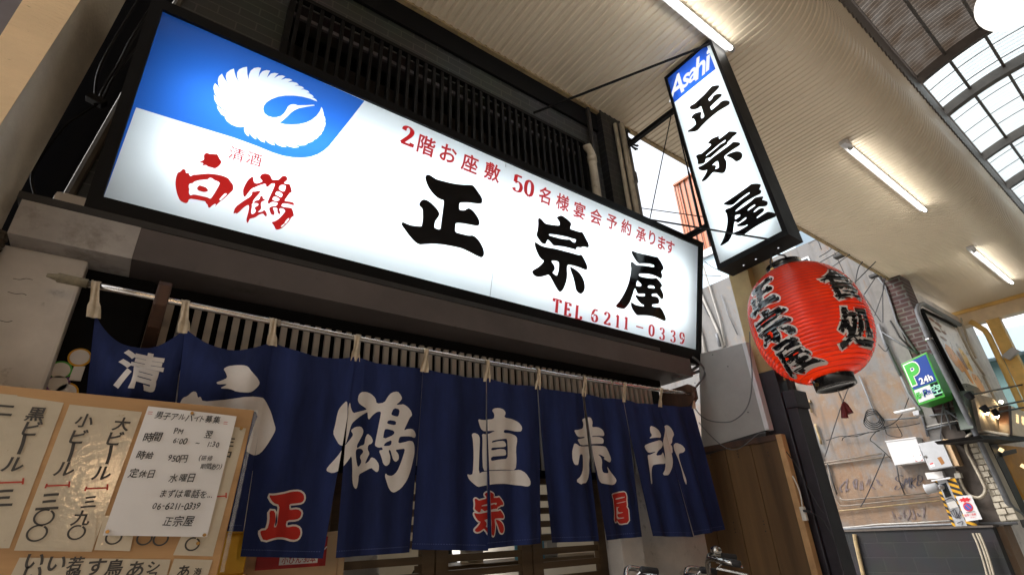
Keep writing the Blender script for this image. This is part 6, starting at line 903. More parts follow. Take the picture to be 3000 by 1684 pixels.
mb=MB(); mb.box(3.62,3.78,1.73,1.885,2.45,5.2); mb.box(3.7,3.72,1.61,1.73,2.45,5.2); mb.box(3.62,3.78,1.59,1.609,2.45,5.2); mb.build('shaft','post_yellow',co,bevel=.004)
mb=MB(); mb.box(3.6,3.8,1.722,1.882,0,2.52); mb.box(3.62,3.78,1.647,1.72,.0,2.24); mb.box(3.612,3.79,1.636,1.72,2.241,2.36); mb.build('casing','dark_cover',co,bevel=.006)
mb=MB(); mb.tube([(3.7,1.68,2.361),(3.7,1.68,2.62)],.025,10); mb.box(3.66,3.74,1.65,1.71,2.5,2.53); mb.build('pipe_stub','dark_iron',co)
cd=thing('sagging_cord','grey cord sagging across the white panel','cord',(3.45,2.0,2.3))
mb=MB()
for q,r in (([(3.44,2.384,2.494),(3.44,2.321,2.38),(3.44,2.27,2.291),(3.44,2.2,2.237),(3.44,2.088,2.205),(3.44,2.011,2.207),(3.44,1.919,2.251),(3.44,1.853,2.338),(3.44,1.802,2.485),(3.44,1.775,2.642),(3.44,1.743,2.777)],.004),([(3.44,2.296,2.243),(3.44,2.234,2.15),(3.44,2.151,2.058),(3.44,2.084,2.018),(3.44,2.009,2.021),(3.44,1.928,2.057),(3.44,1.861,2.088),(3.44,1.804,2.087)],.003)): mb.tube(smooth_line(q,5),r,6)
mb.build('strand','cable_grey',cd,True)
ex=thing('extension_socket','white extension socket with cord hanging on the board edge','socket',(3.48,1.73,1.5))
q=[(3.48,1.721,1.589)][0]; mb=MB(); mb.obox(q,(.012,0,0),(0,.014,0),(0,0,.04)); mb.build('body','white_plastic',ex,bevel=.004)
mb=MB(); mb.tube(smooth_line([(3.48,1.729,1.809),(3.48,1.715,1.75),(3.48,1.711,1.694),(3.48,1.719,1.63)],5),.004,6); mb.build('cord','white_plastic',ex); mb=MB(); q=Vector(q); mb.obox(q+Vector((-.01,-.03,.012)),(.008,0,0),(0,.022,.004),(0,0,.007)); mb.tube(smooth_line([(3.46,1.67,1.595),(3.46,1.623,1.562),(3.46,1.595,1.5),(3.46,1.571,1.398)],5),.004,6); mb.tube(smooth_line([(3.47,1.724,1.956),(3.47,1.685,1.872),(3.47,1.655,1.764),(3.47,1.623,1.641),(3.47,1.601,1.587)],5),.003,6); mb.build('plug','rubber',ex)
# ================================================================ bicycles (handlebars rise into the picture)
def bicycle(x,y,z,rz,lb,up=0):
    b=thing('bicycle',lb,'bicycle',(x,y,0),'bicycles parked before the tavern')
    R=Matrix.Rotation(rz,3,'Z'); P=lambda a,c,d:Vector((x,y,0))+R@Vector((a,c,d))
    h=z
    m_=MB(); L=[P(-.275,-.06,h+.01),P(-.27,-.02,h+.02),P(-.2,.06,h+.03),P(-.06,.07,h-.06),P(.06,.07,h-.06),P(.2,.06,h+.03),P(.27,-.02,h+.02),P(.275,-.06,h+.01)]; m_.tube(smooth_line(L,5),.011,8); m_.tube([P(0,.07,h-.06),P(0,.07,h-.12),P(0,.03,h-.3)],.012,8); m_.build('handlebar','chrome',b,True)
    for s in (-1,1): m_=MB(); m_.tube([P(s*.25,.0,h+.022),P(s*.258,-.01,h+.022),P(s*.285,-.075,h+.012)],[.012,.016,.015],10); m_.build('grip','rubber',b,True)
    for s in (-1,1): m_=MB(); m_.tube([P(s*.25,.0,h+.015),P(s*.24,.03,h-.005),P(s*.26,-.1,h-.035)],.006,6); m_.build('brake_lever','chrome',b)
    if 'bell' in lb: m_=MB(); m_.lathe([(.026,-.012),(.03,0),(.026,.014),(.012,.022),(.001,.024)],P(.2,.02,h+.052),(0,0,1),16); m_.tube([P(.2,.03,h+.02),P(.2,.03,h+.05)],.007,6); m_.build('bell','chrome',b,True)
    m_=MB(); m_.tube([P(0,.03,h-.3),P(-.03,.14,.62),P(-.06,.2,.33)],.012,8); m_.tube([P(.0,.03,h-.3),P(.03,.14,.62),P(.06,.2,.33)],.012,8); m_.tube([P(0,.0,h-.35),P(0,-.5,.45),P(0,-.55,.28)],.016,8); m_.tube([P(0,-.55,.28),P(0,-.85,.33)],.01,6); m_.tube([P(0,-.52,.45),P(0,-.68,.85)],.014,8); m_.build('frame','dark_iron',b,True)
    for cy_,nm in ((.2,0),(-.85,1)):
        w=MB(); w.tube([P(0,cy_+.3*math.cos(a),.33+.3*math.sin(a)) for a in [j*2*math.pi/28 for j in range(28)]],.018,8,closed=True); wo=w.build('wheel','rubber',b,True)
        w=MB(); 
        for j in range(12): a=j*math.pi/6; w.tube([P(0,cy_,.33),P(0,cy_+.285*math.cos(a),.33+.285*math.sin(a))],.0015,4)
        w.build('spokes','chrome',wo)
    m_=MB(); m_.obox(P(0,-.72,.88),R@Vector((.08,0,0)),R@Vector((0,.12,0)),Vector((0,0,.025))); m_.build('saddle','rubber',b,bevel=.02)
    return b
for x,y_,z,rz,lb in ((1.70,1.47,1.372,49,'bicycle with black grip parked nearest the doors'),(2.24,1.64,1.332,36,'middle bicycle of those parked under the curtain'),(2.57,1.74,1.375,34,'bicycle with a chrome bell near the wooden board')): bicycle(x,y_,z,R_(rz),lb)
# ================================================================ building across the side lane
FX=10.0
fw=thing('stained_building','old building wall of stained salmon and grey plaster across the side lane','building',(10.2,5,0))
mb=MB(); mb.box(FX,FX+.4,2.3,14,0,6.45); mb.build('wall','stained',fw)
mb=MB(); mb.prism([(9.985,2.387,5.334),(9.985,2.338,4.781),(9.985,2.347,4.098),(9.985,2.355,3.882),(9.985,2.197,3.835),(9.985,2.204,4.477),(9.985,2.225,4.865),(9.985,2.324,5.305)][:8],(.02,0,0)) if False else mb.prism([(FX-.03,2.55,2.95),(FX-.03,2.28,2.95),(FX-.03,2.28,5.6),(FX-.03,2.55,5.6)],(.43,0,0)); mb.build('brick_corner','brick_red',fw)
mb=MB(); mb.box(FX-.028,FX+.4,2.28,2.62,1.36,2.949); mb.build('dark_corner','dark_render',fw)
mb=MB(); mb.box(FX-.05,FX,2.55,2.72,1.4,5.6); mb.build('corner_pilaster','concrete',fw)
wn=MB(); q=[(9.98,3.717,6.173),(9.98,3.541,6.175),(9.98,3.52,5.912),(9.98,3.697,5.897)]; wn.prism(q,(.03,0,0)); w_=wn.build('window','white_paint',fw); wn=MB(); c=[Vector(v) for v in q]; ct=sum(c,Vector())/4; wn.prism([ct+(v-ct)*.7+Vector((-.008,0,0)) for v in c],(.01,0,0)); wn.build('pane','screen_dark',w_)
def pipe(q,r,m_,nm='conduit',sm=0): b=MB(); b.tube(smooth_line(q,sm) if sm else q,r*.62,8); return b.build(nm,m_,fw,True)
for q,r,m_ in (([(9.96,4.576,2.431),(9.96,4.429,2.441),(9.96,3.424,2.472)],.018,'old_pipe'),([(9.96,4.585,2.399),(9.96,4.44,2.405),(9.96,3.315,2.411)],.02,'old_pipe'),([(9.96,4.257,1.87),(9.96,4.233,1.84),(9.96,4.182,1.828),(9.96,3.016,1.844)],.018,'old_pipe'),([(9.96,4.296,2.415),(9.96,4.334,2.061),(9.96,4.332,1.843),(9.96,4.293,1.754),(9.96,4.231,1.74),(9.96,2.877,1.791)],.016,'old_pipe'),([(9.96,4.523,2.123),(9.96,4.51,1.856),(9.96,4.443,1.699),(9.96,4.363,1.669),(9.96,2.881,1.729)],.018,'rust_edge'),([(9.95,4.524,1.417),(9.95,4.197,1.42),(9.95,3.8,1.445),(9.95,3.29,1.444),(9.95,2.854,1.455)],.022,'pale_pipe'),([(9.9,4.52,1.391),(9.9,3.657,1.408),(9.9,2.839,1.408),(9.9,2.109,1.396)],.03,'grey_pipe'),([(9.95,4.361,2.654),(9.95,4.396,2.066),(9.95,4.422,1.533),(9.95,4.534,1.534)],.014,'pale_pipe'),([(9.95,3.365,3.741),(9.95,3.332,3.101),(9.95,3.32,3.009),(9.95,3.291,2.97),(9.95,3.058,2.948),(9.95,2.761,2.92)],.022,'grey_pipe'),([(9.94,2.619,5.425),(9.94,2.523,5.087),(9.94,2.56,4.428),(9.94,2.459,3.866)],.025,'grey_pipe'),([(9.94,2.822,4.498),(9.94,2.829,4.14),(9.94,2.783,3.59)],.042,'grey_pipe'),([(9.94,2.785,3.591),(9.94,2.766,3.294),(9.94,2.699,3.04),(9.94,2.729,2.625)],.03,'grey_pipe'),([(9.93,2.824,4.368),(9.93,2.457,3.864)],.018,'grey_pipe'),([(9.93,2.37,3.097),(9.93,2.466,2.867),(9.93,2.588,2.562)],.014,'grey_pipe'),([(9.93,2.397,3.019),(9.93,2.412,2.673)],.02,'grey_pipe'),([(9.93,2.384,2.954),(9.93,2.194,2.675)],.02,'grey_pipe'),([(9.93,2.71,2.725),(9.93,2.315,2.757)],.02,'grey_pipe'),([(9.93,2.697,2.764),(9.93,2.48,2.777),(9.93,2.305,2.785),(9.93,2.209,2.678)],.014,'pale_pipe'),([(9.93,2.61,2.915),(9.93,2.266,2.899)],.02,'grey_pipe')): pipe(q,r,m_)
for q,r,m_ in (([(9.96,5.964,6.527),(9.96,5.889,6.109),(9.96,5.804,5.703),(9.96,5.736,5.373),(9.96,5.69,4.98)],.05,'pale_pipe'),([(9.95,5.786,7.045),(9.95,5.716,6.935),(9.95,5.678,6.316),(9.95,5.626,5.554),(9.95,5.638,4.989)],.03,'pale_pipe'),([(9.95,6.162,5.657),(9.95,6.13,5.335),(9.95,6.131,4.949)],.05,'pale_pipe'),([(9.95,5.458,6.111),(9.95,5.409,5.614),(9.95,5.311,5.123)],.018,'grey_pipe'),([(9.95,4.552,6.461),(9.95,4.541,6.204),(9.95,4.543,5.959)],.02,'pale_pipe'),([(9.95,6.01,6.302),(9.95,5.922,5.945),(9.95,5.837,5.727)],.03,'grey_pipe'),([(9.92,5.759,5.291),(9.92,5.746,4.99)],.05,'grey_pipe')): pipe(q,r,m_)
cl=thing('cable_tangle','tangle of black cable coiled on the stained wall','cable',[(9.93,3.369,2.961)][0])
mb=MB(); cc_=Vector(cl.location)
for j in range(4): mb.tube([cc_+Vector((-.02+.01*j,.2*math.cos(a)*(1-.1*j)*.75,.12*math.sin(a)+.03*j)) for a in [i*.42 for i in range(15)]],.007,6,closed=True)
for q in ([(9.92,2.781,3.229),(9.92,2.952,3.002),(9.92,3.127,2.883),(9.92,3.341,2.844)],[(9.92,3.304,2.959),(9.92,3.242,2.837),(9.92,3.37,2.816),(9.92,3.508,2.706),(9.92,3.469,2.634),(9.92,3.361,2.468),(9.92,3.311,2.377)],[(9.92,3.318,2.851),(9.92,3.012,2.819),(9.92,2.764,2.827)],[(9.92,3.248,2.817),(9.92,3.237,2.728),(9.92,3.058,2.677),(9.92,3.072,2.873)],[(9.92,4.188,2.79),(9.92,3.949,2.822),(9.92,3.717,2.784),(9.92,3.495,2.815)],[(9.92,3.937,2.751),(9.92,3.842,2.804),(9.92,3.332,2.809)]): mb.tube(smooth_line(q,5),.006,6)
mb.build('strand','cable',cl)
for q,r in (([(9.95,4.321,3.522),(9.95,4.308,3.416),(9.95,4.299,3.298)],.03),([(9.95,4.301,3.097),(9.95,4.3,2.955),(9.95,4.292,2.842),(9.95,4.298,2.747)],.035),([(9.96,4.474,3.845),(9.96,4.47,3.332),(9.96,4.463,2.758),(9.96,4.444,2.346),(9.96,4.451,1.824),(9.96,4.454,1.425)],.02),([(9.96,4.381,2.746),(9.96,4.374,2.58),(9.96,4.415,2.396)],.02),([(9.96,4.492,2.324),(9.96,4.513,2.114),(9.96,4.457,1.85),(9.96,4.38,1.668)],.025),([(9.96,4.571,3.776),(9.96,4.558,2.829),(9.96,4.556,2.44)],.015),([(9.95,4.292,2.414),(9.95,4.294,2.101),(9.95,4.28,1.925)],.02),([(9.95,2.343,2.643),(9.95,2.357,2.847),(9.95,2.339,3.05)],.02),([(9.94,2.642,4.499),(9.94,2.602,4.192),(9.94,2.492,3.916)],.02),([(9.95,3.273,2.29),(9.95,3.313,2.049),(9.95,3.304,1.848)],.016)): pipe(q,r,'rust_edge' if r>.021 else 'dark_iron')
mb=MB(); mb.prism([(9.94,4.342,3.534),(9.94,4.271,3.525),(9.94,4.27,3.48),(9.94,4.341,3.487)],(.05,0,0)); mb.build('pipe_bracket','rust_edge',fw)
mb=MB(); mb.closed_=False
for j,q in enumerate(([(9.992,4.572,2.833),(9.992,4.473,2.874),(9.992,4.436,2.756),(9.992,4.435,2.617),(9.992,4.456,2.497),(9.992,4.563,2.469),(9.992,4.544,2.632)],[(9.992,4.576,2.72),(9.992,4.538,2.604),(9.992,4.546,2.481),(9.992,4.609,2.461)])): mb.add(q,[tuple(range(len(q)))])
mb.build('purple_graffiti','purple_paint',fw)
# graffiti on the wall
gr=MB(); gr.closed_=False
gv=lambda s:[Vector(v) for v in s]
g0,g1,g2=gv([(9.992,3.39,1.976),(9.992,3.066,1.966),(9.992,3.326,2.112)])
eu=(g1-g0); ev=(g2-g0)
gm=lambda u,v:g0+eu*u+ev*v
STR=[[(.22,1.0),(.05,1.1),(-.1,.8),(.1,.4),(.25,.1),(.12,-.35),(-.05,-.3),(.0,.05)],[(.3,-.3),(.36,.8),(.42,.2),(.5,.85),(.55,-.2)],[(.6,.8),(.63,-.3)],[(.78,.7),(.62,.2),(.82,-.3)],[(.98,.9),(.85,.95),(.88,.4),(.96,.45),(.86,.35),(.88,-.1),(1.02,.1)],[(1.0,.9),(1.05,.5),(.95,.2)]]
for s in STR: V,Fa=fill([ribbon(s,.035,.05)]); gr.add([gm(*q) for q in V],Fa.tolist())
gr.build('graffiti','graffiti',fw)
h0,h1,h2=gv([(9.992,3.581,1.51),(9.992,3.14,1.508),(9.992,3.543,1.626)])
for k_,(b0,bu,bv) in enumerate(((h0,h1-h0,h2-h0),tuple((lambda a:(a[0],a[1]-a[0],a[2]-a[0]))(gv([(9.992,4.22,1.964),(9.992,3.561,1.991),(9.992,4.158,2.133)]))))):
    random.seed(3+k_); gr=MB(); gr.closed_=False
    for j in range(7):
        x=j/7; s=[(x+random.uniform(-.05,.1),random.uniform(-.2,1.2)) for _ in range(4)]; V,Fa=fill([ribbon(s,.02,.045)]); gr.add([b0+bu*a+bv*b for a,b in V],Fa.tolist())
    gr.build('faded_graffiti','graffiti_pale',fw)
# electric boxes
def box_on(name,lb,cat,q,dep,fm,group=None,side=None):
    t=thing(name,lb,cat,Vector(q[3])); c=[Vector(v) for v in q]; b=MB(); b.prism(c,(dep,0,0)); o=b.build('case',fm,t,bevel=.006)
    return t,c
t,c=box_on('electric_box','white electrical box with a red sticker on the stained wall','electric box',[(9.75,3.248,2.623),(9.75,2.834,2.618),(9.75,2.834,2.269),(9.75,3.235,2.258)],.25,'white_paint')
mb=MB(); a=lambda s,t_,d=0:c[0].lerp(c[1],s).lerp(c[3].lerp(c[2],s),t_)+Vector((-d,0,0)); mb.prism([a(.72,.72,.002),a(.95,.72,.002),a(.95,.97,.002),a(.72,.97,.002)],(.002,0,0)); mb.build('sticker','sticker_red',t)
mb=MB(); ctr_=a(.835,.83,.004); mb.tube([ctr_,ctr_+Vector((.002,0,0))],.05,16); mb.build('emblem','paper',t)
mb=MB(); mb.prism([a(-.01,-.01,.01),a(1.01,-.01,.01),a(1.01,.03,.01),a(-.01,.03,.01)],(.27,0,0)); mb.build('lid','white_paint',t)
t,c=box_on('electric_box','grey electrical cabinet with brown sticker right of the white one','electric box',[(9.72,2.825,2.521),(9.72,2.526,2.535),(9.72,2.512,2.161),(9.72,2.806,2.142)],.28,'grey_paint')
mb=MB(); mb.prism([a(.52,.62,.002),a(.7,.6,.002),a(.74,.85,.002),a(.58,.9,.002)],(.002,0,0)); mb.build('sticker','sticker_brown',t)
mb=MB(); mb.prism([a(.1,.78,.002),a(.3,.76,.002),a(.3,.9,.002),a(.1,.92,.002)],(.002,0,0)); mb.build('warning_label','paper',t)
mb=MB(); mb.prism([a(.12,.78,.004),a(.28,.765,.004),a(.28,.81,.004),a(.12,.825,.004)],(.002,0,0)); mb.build('warning_strip','no_red',t)
mb=MB(); q=a(.08,.52,.006); mb.tube([q,q+Vector((.006,0,0))],.02,12); mb.build('lock','steel',t)
mb=MB(); mb.prism([a(1.02,-.02,-.04),a(1.22,.02,-.04),a(1.22,1.0,-.04),a(1.02,1.0,-.04)],(.24,0,0)); mb.build('side_cover','crate_cream',t)
t,c=box_on('meter_box','small dirty white box below the electrical cabinets','box',[(9.85,2.917,2.115),(9.85,2.698,2.12),(9.85,2.705,2.025),(9.85,2.913,2.023)],.14,'plaster')
t,c=box_on('junction_box','small grey junction box under the cabinets','box',[(9.85,2.571,2.072),(9.85,2.497,2.073),(9.85,2.501,2.004),(9.85,2.579,2.003)],.1,'white_plastic')
# surveillance camera and its lamp
t=thing('wall_lamp','long white tube lamp under the green parking sign','lamp',[(9.6,2.802,3.007)][0]); q=gv([(9.6,2.96,3.014),(9.6,2.667,3.026),(9.6,2.658,2.999),(9.6,2.943,2.98)]); mb=MB(); mb.prism(q,(.12,0,0)); mb.build('body','white_paint',t,bevel=.008); q=gv([(9.55,2.699,2.961),(9.55,2.617,2.965),(9.55,2.624,2.901),(9.55,2.702,2.9)]); mb=MB(); mb.prism(q,(.2,0,0)); mb.build('mount','grey_paint',t,bevel=.006)
t=thing('security_camera','grey bullet camera pointing left beside the hazard striped panel','camera',[(9.6,2.826,1.873)][0]); q=gv([(9.6,2.9,1.879),(9.6,2.75,1.898)]); mb=MB(); mb.tube([q[0],q[0].lerp(q[1],.1),q[1]],[.075,.065,.06],14); mb.build('barrel','grey_paint',t,True); mb=MB(); mb.tube([q[0]+(q[0]-q[1])*.02,q[0]+(q[0]-q[1])*.03],.05,14); mb.build('lens','screen_dark',t); mb=MB(); mb.tube([q[1],q[1]+Vector((.3,0,0))],.03,8); mb.build('arm','grey_paint',t)
# hazard panel with intercom
q=gv([(9.8,2.817,1.988),(9.8,2.564,2.006),(9.8,2.518,1.343),(9.8,2.802,1.317)]); t=thing('hazard_panel','tall panel with yellow and black hazard stripes on the wall','panel',q[3])
mb=MB(); mb.prism(q,(.15,0,0)); mb.build('body','grey_paint',t,bevel=.005); a=lambda s,t_,d=0:q[0].lerp(q[1],s).lerp(q[3].lerp(q[2],s),t_)+Vector((-d,0,0))
for s0,s1 in ((0,.12),(.6,1.0)):
    mb=MB(); mb.prism([a(s0,0,.003),a(s1,0,.003),a(s1,1,.003),a(s0,1,.003)],(.003,0,0)); mb.build('yellow_band','hazard_yellow',t)
for s0,s1 in ((0,.12),(.6,1.0)):
    mb=MB()
    for j in range(8): z=j/8; dz=.07*(s1-s0)/.4+.02; mb.prism([a(s0,z,.006),a(s1,min(1,z+dz),.006),a(s1,min(1,z+dz+.06),.006),a(s0,z+.06,.006)],(.002,0,0))
    mb.build('black_stripe','rubber',t)
mb=MB(); mb.prism([a(.2,.08,.008),a(.5,.06,.008),a(.5,.33,.008),a(.2,.35,.008)],(.008,0,0)); mb.build('screen','screen_dark',t)
mb=MB(); mb.prism([a(-.1,-.03,.05),a(.85,-.03,.05),a(.85,.0,.05),a(-.1,.0,.05)],(.2,0,0)); mb.build('rain_hood','white_paint',t)
mb=MB(); mb.prism([a(.15,.45,.006),a(.55,.42,.006),a(.58,.55,.006),a(.2,.57,.006)],(.003,0,0)); mb.build('paper_note','paper',t)
mb=MB(); mb.closed_=False
for s in ([(.1,.4),(.5,.38),(.6,.6),(.3,.75),(.15,.6)],[(.2,.62),(.4,.6),(.35,.75),(.55,.7)],[(.25,.85),(.5,.83),(.4,.9)],[(.3,.6),(.3,.76)],[(.4,.62),(.45,.78)]): V,Fa=fill([ribbon(s,.015,.03)]); mb.add([a(x,y,.012) for x,y in V],Fa.tolist())
mb.build('scribble','graffiti',t)
# no parking sign
q=gv([(9.7,2.611,1.764),(9.7,2.434,1.772),(9.7,2.416,1.462),(9.7,2.602,1.442)]); t=thing('no_parking_sign','white no parking notice with red burst and blue roundel','sign',q[3]); mb=MB(); mb.prism(q,(.012,0,0)); mb.build('plate','white_paint',t); a2=lambda s,t_,d=0:q[0].lerp(q[1],s).lerp(q[3].lerp(q[2],s),t_)+Vector((-d,0,0))
mb=MB(); mb.prism([a2(.5+(.44 if j%2 else .3)*math.cos(j*math.pi/9),.17+(.11 if j%2 else .06)*math.sin(j*math.pi/9),.003) for j in range(18)],(.002,0,0)); mb.build('red_burst','no_red',t)
disc=lambda r,d:[a2(.5+r*math.cos(j*math.pi/14),.46+r*.62*math.sin(j*math.pi/14),d) for j in range(28)]
mb=MB(); mb.prism(disc(.3,.003),(.002,0,0)); mb.build('roundel_rim','no_red',t); mb=MB(); mb.prism(disc(.22,.005),(.002,0,0)); mb.build('roundel','no_blue',t); mb=MB(); mb.prism([a2(.34,.34,.007),a2(.39,.31,.007),a2(.67,.58,.007),a2(.62,.61,.007)],(.002,0,0)); mb.build('roundel_bar','no_red',t)
mb=MB(); mb.prism([a2(.22,.66,.003),a2(.78,.66,.003),a2(.78,.68,.003),a2(.22,.68,.003)],(.002,0,0)); mb.build('rule','ink',t)
mb=MB(); mb.closed_=False; letters(mb,[('駐車ご遠慮',.42,.77,.13,1.1)],lambda u,v:a2(u,.77-(v-.77)*.75,.004),.01); letters(mb,[('ください',.5,.88,.09,1.1)],lambda u,v:a2(u,.88-(v-.88)*.75,.004),.01); mb.build('lettering','no_red',t)
# green parking sign box
p1=gv([(9.5,2.605,3.666),(9.5,2.232,3.757)]); p2=gv([(9.5,2.226,3.077),(9.5,2.578,3.023)]); q=[p1[0],p1[1],p2[0],p2[1]]
t=thing('parking_sign','green parking box sign with white P on blue','sign',q[3]); mb=MB(); mb.prism(q,(.42,0,0)); mb.build('case','green_body',t,bevel=.008); a3=lambda s,t_,d=0:q[0].lerp(q[1],s).lerp(q[3].lerp(q[2],s),t_)+Vector((-d,0,0))
mb=MB(); mb.prism([a3(.06,.04,.004),a3(.94,.04,.004),a3(.94,.64,.004),a3(.06,.64,.004)],(.004,0,0)); mb.build('blue_panel','sign_blue',t)
mb=MB(); mb.prism([a3(.06,.66,.004),a3(.66,.66,.004),a3(.66,.95,.004),a3(.06,.95,.004)],(.004,0,0)); mb.build('white_panel','white_paint',t)
mb=MB(); mb.prism([a3(.68,.66,.004),a3(.94,.66,.004),a3(.94,.95,.004),a3(.68,.95,.004)],(.004,0,0)); mb.build('display','screen_dark',t)
asp=(q[1]-q[0]).length/(q[3]-q[0]).length
def pm3(d): return lambda u,v:a3(u,1-v,d)
mb=MB(); mb.closed_=False; letters(mb,[('P',.32,.69,.66,.85/asp)],pm3(.008),.07); mb.build('letter_edge','paper',t)
mb=MB(); mb.closed_=False; letters(mb,[('P',.32,.69,.64,.85/asp)],pm3(.011),.04); mb.build('green_lettering','sign_green',t)
mb=MB(); mb.closed_=False; letters(mb,[('24h',.62,.47,.19,1/asp)],pm3(.014),.03); mb.build('white_lettering','paper',t)
mb=MB(); mb.closed_=False; letters(mb,[('E',.14,.2,.2,1/asp,.2),('QUI',.27,.19,.12,1/asp,.2)],pm3(.008),.02); mb.build('operator_lettering','sign_green',t)
mb=MB(); mb.closed_=False; letters(mb,[('P',.42,.2,.22,1/asp,.2),('ARK',.56,.19,.12,1/asp,.2)],pm3(.008),.02); mb.build('operator_lettering','sign_blue',t)
mb=MB(); mb.closed_=False; letters(mb,[('空',.81,.2,.23,1/asp)],pm3(.008),.02); mb.build('led_character','led',t)
mb=MB(); mb.box(9.9,10.0,q[0].y-.25,q[0].y-.2,q[3].z+.1,q[0].z-.1); mb.build('mount','galv',t)
# low block wall
bw=thing('block_wall','low dark concrete block wall at the foot of the stained building','wall',(9.8,4,0))
mb=MB(); mb.box(9.72,9.9,2.35,9,0,1.36); mb.build('blocks','block',bw); mb=MB(); mb.box(9.70,9.995,2.33,9,1.361,1.385); mb.build('coping','dark_render',bw)
mb=MB(); q=[(9.68,4.084,1.321),(9.68,4.1,1.204),(9.68,4.131,.756),(9.68,4.119,.547)]; mb.tube(q,.03,8); tag(mb.build('rusty_pipe','rust_edge'),'rusty vertical pipe in front of the dark block wall','pipe')
mb=MB(); q=gv([(9.6,2.513,1.298),(9.6,2.507,1.148),(9.6,2.517,.953),(9.6,2.544,.714)])
for d in (-.03,0,.04): mb.tube([v+Vector((0,d,0)) for v in smooth_line(q,4)] if False else [Vector(v)+Vector((0,d,0)) for v in smooth_line(q,4)],.012,6)
tag(mb.build('hanging_hose','beige_pipe'),'beige hoses hanging below the hazard striped panel','hose')
# ================================================================ next shop beyond the lane
ns=thing('next_shop','shop front beyond the lane with stone cladding and an illuminated poster','building',(11,2.3,0))
mb=MB(); mb.box(10.42,14,2.35,2.6,0,5.1); mb.build('wall','plaster',ns)
mb=MB(); mb.prism(gv([(9.96,2.281,2.472),(9.96,2.134,2.476),(9.96,2.093,1.433),(9.96,2.281,1.416)]),(.3,0,0)) 
mb.build('stone_cladding','stone',ns)
mb=MB(); random.seed(5); q=gv([(9.95,2.278,2.471),(9.95,2.132,2.475),(9.95,2.091,1.433),(9.95,2.279,1.416)])
for j in range(13):
    for s0,s1 in (((0,.55),(.58,1)) if j%2 else ((0,.35),(.38,1))):
        t0,t1=j/13+.006,(j+1)/13-.006; f=lambda s,t_:q[0].lerp(q[1],s).lerp(q[3].lerp(q[2],s),t_)
        mb.prism([f(s0,t0),f(s1,t0),f(s1,t1),f(s0,t1)],(-.02-.03*random.random(),0,0))
mb.build('stone_block','stone',ns,bevel=.006)
po=thing('poster_panel','tall illustrated poster panel framed by the grey drain pipe','poster',(11.2,2.2,2.7))
pa=gv([(10.119,2.2,4.567),(11.738,2.2,4.616),(12.15,2.2,3.735)])+gv([(10.173,2.2,3.461)])
q=[pa[0],pa[1],(gv([(11.934,2.2,3.292)]))[0],gv([(10.526,2.2,3.252)])[0]]
mb=MB(); mb.prism(q,(0,.06,0)); mb.build('panel','poster_white',po); a4=lambda s,t_,d=0:q[0].lerp(q[1],s).lerp(q[3].lerp(q[2],s),t_)+Vector((0,-d,0))
def blob(m,cx,cy_,rx,ry,rot,d,seed):
    random.seed(seed); c,s=math.cos(rot),math.sin(rot); n=18
    P=[(rx*(1+random.uniform(-.12,.12))*math.cos(j*2*math.pi/n),ry*(1+random.uniform(-.12,.12))*math.sin(j*2*math.pi/n)) for j in range(n)]
    m.prism([a4(min(1,max(0,cx+x*c-y*s)),min(1,max(0,cy_+x*s+y*c)),d) for x,y in P],(0,.002,0))
mb=MB(); blob(mb,.27,.56,.2,.15,.5,.004,1); mb.build('orange_picture','poster_orange',po); mb=MB(); blob(mb,.47,.7,.07,.16,-.3,.006,9); mb.build('orange_picture','poster_orange',po)
mb=MB(); blob(mb,.72,.52,.1,.16,-.2,.004,2); mb.build('yellow_picture','poster_yellow',po); mb=MB(); blob(mb,.78,.82,.16,.12,.4,.004,3); mb.build('peach_picture','poster_peach',po)
mb=MB(); blob(mb,.55,.55,.06,.13,-.3,.007,4); mb.build('brown_picture','poster_brown',po); mb=MB(); blob(mb,.4,.93,.4,.06,0,.002,6); mb.build('dark_picture','poster_dark',po)
for cx,cy_,rx,sd in ((.12,.1,.08,11),(.28,.13,.1,12),(.16,.22,.1,13),(.36,.22,.07,14),(.22,.32,.09,15)): mb=MB(); blob(mb,cx,cy_,rx,.02,.1,.006,sd); mb.build('brush_stroke','poster_brown',po)
mb=MB(); mb.box(11.3,11.34,2.15,2.2,1,5)  if False else mb.prism([a4(-.03,-.01,.02),a4(1.02,-.01,.02),a4(1.02,.03,.02),a4(-.03,.03,.02)],(0,.06,0)); mb.prism([a4(-.018,-.01,.01),a4(0,-.01,.01),a4(0,1,.01),a4(-.018,1,.01)],(0,.06,0)); mb.build('frame','black_metal',po)
dp=thing('drain_pipe','thick grey drain pipe bending around the poster panel','pipe',(10.1,2.15,0))
mb=MB(); L=[(12.3,2.05,5.02)]+[tuple(v) for v in [(11.664,2.12,4.585),(10.102,2.12,4.592),(9.899,2.12,4.596),(9.634,2.12,4.512),(9.432,2.12,4.388),(9.39,2.12,4.3),(9.403,2.12,3.902),(9.533,2.12,3.366)]]+[tuple(v) for v in [(9.785,2.12,2.46),(9.909,2.12,1.649),(9.995,2.12,1.579),(10.195,2.12,1.533),(10.299,2.12,1.47),(10.266,2.12,1.333)]]; L[0]=L[1]; mb.tube(L,.036,12); mb.build('run','grey_pipe',dp,True)
mb=MB(); 
for q in ([(9.404,2.12,3.911),(9.403,2.12,3.893)],[(9.786,2.12,2.469),(9.789,2.12,2.445)]): mb.tube(q,.05,12)
mb.build('clamp','steel',dp)
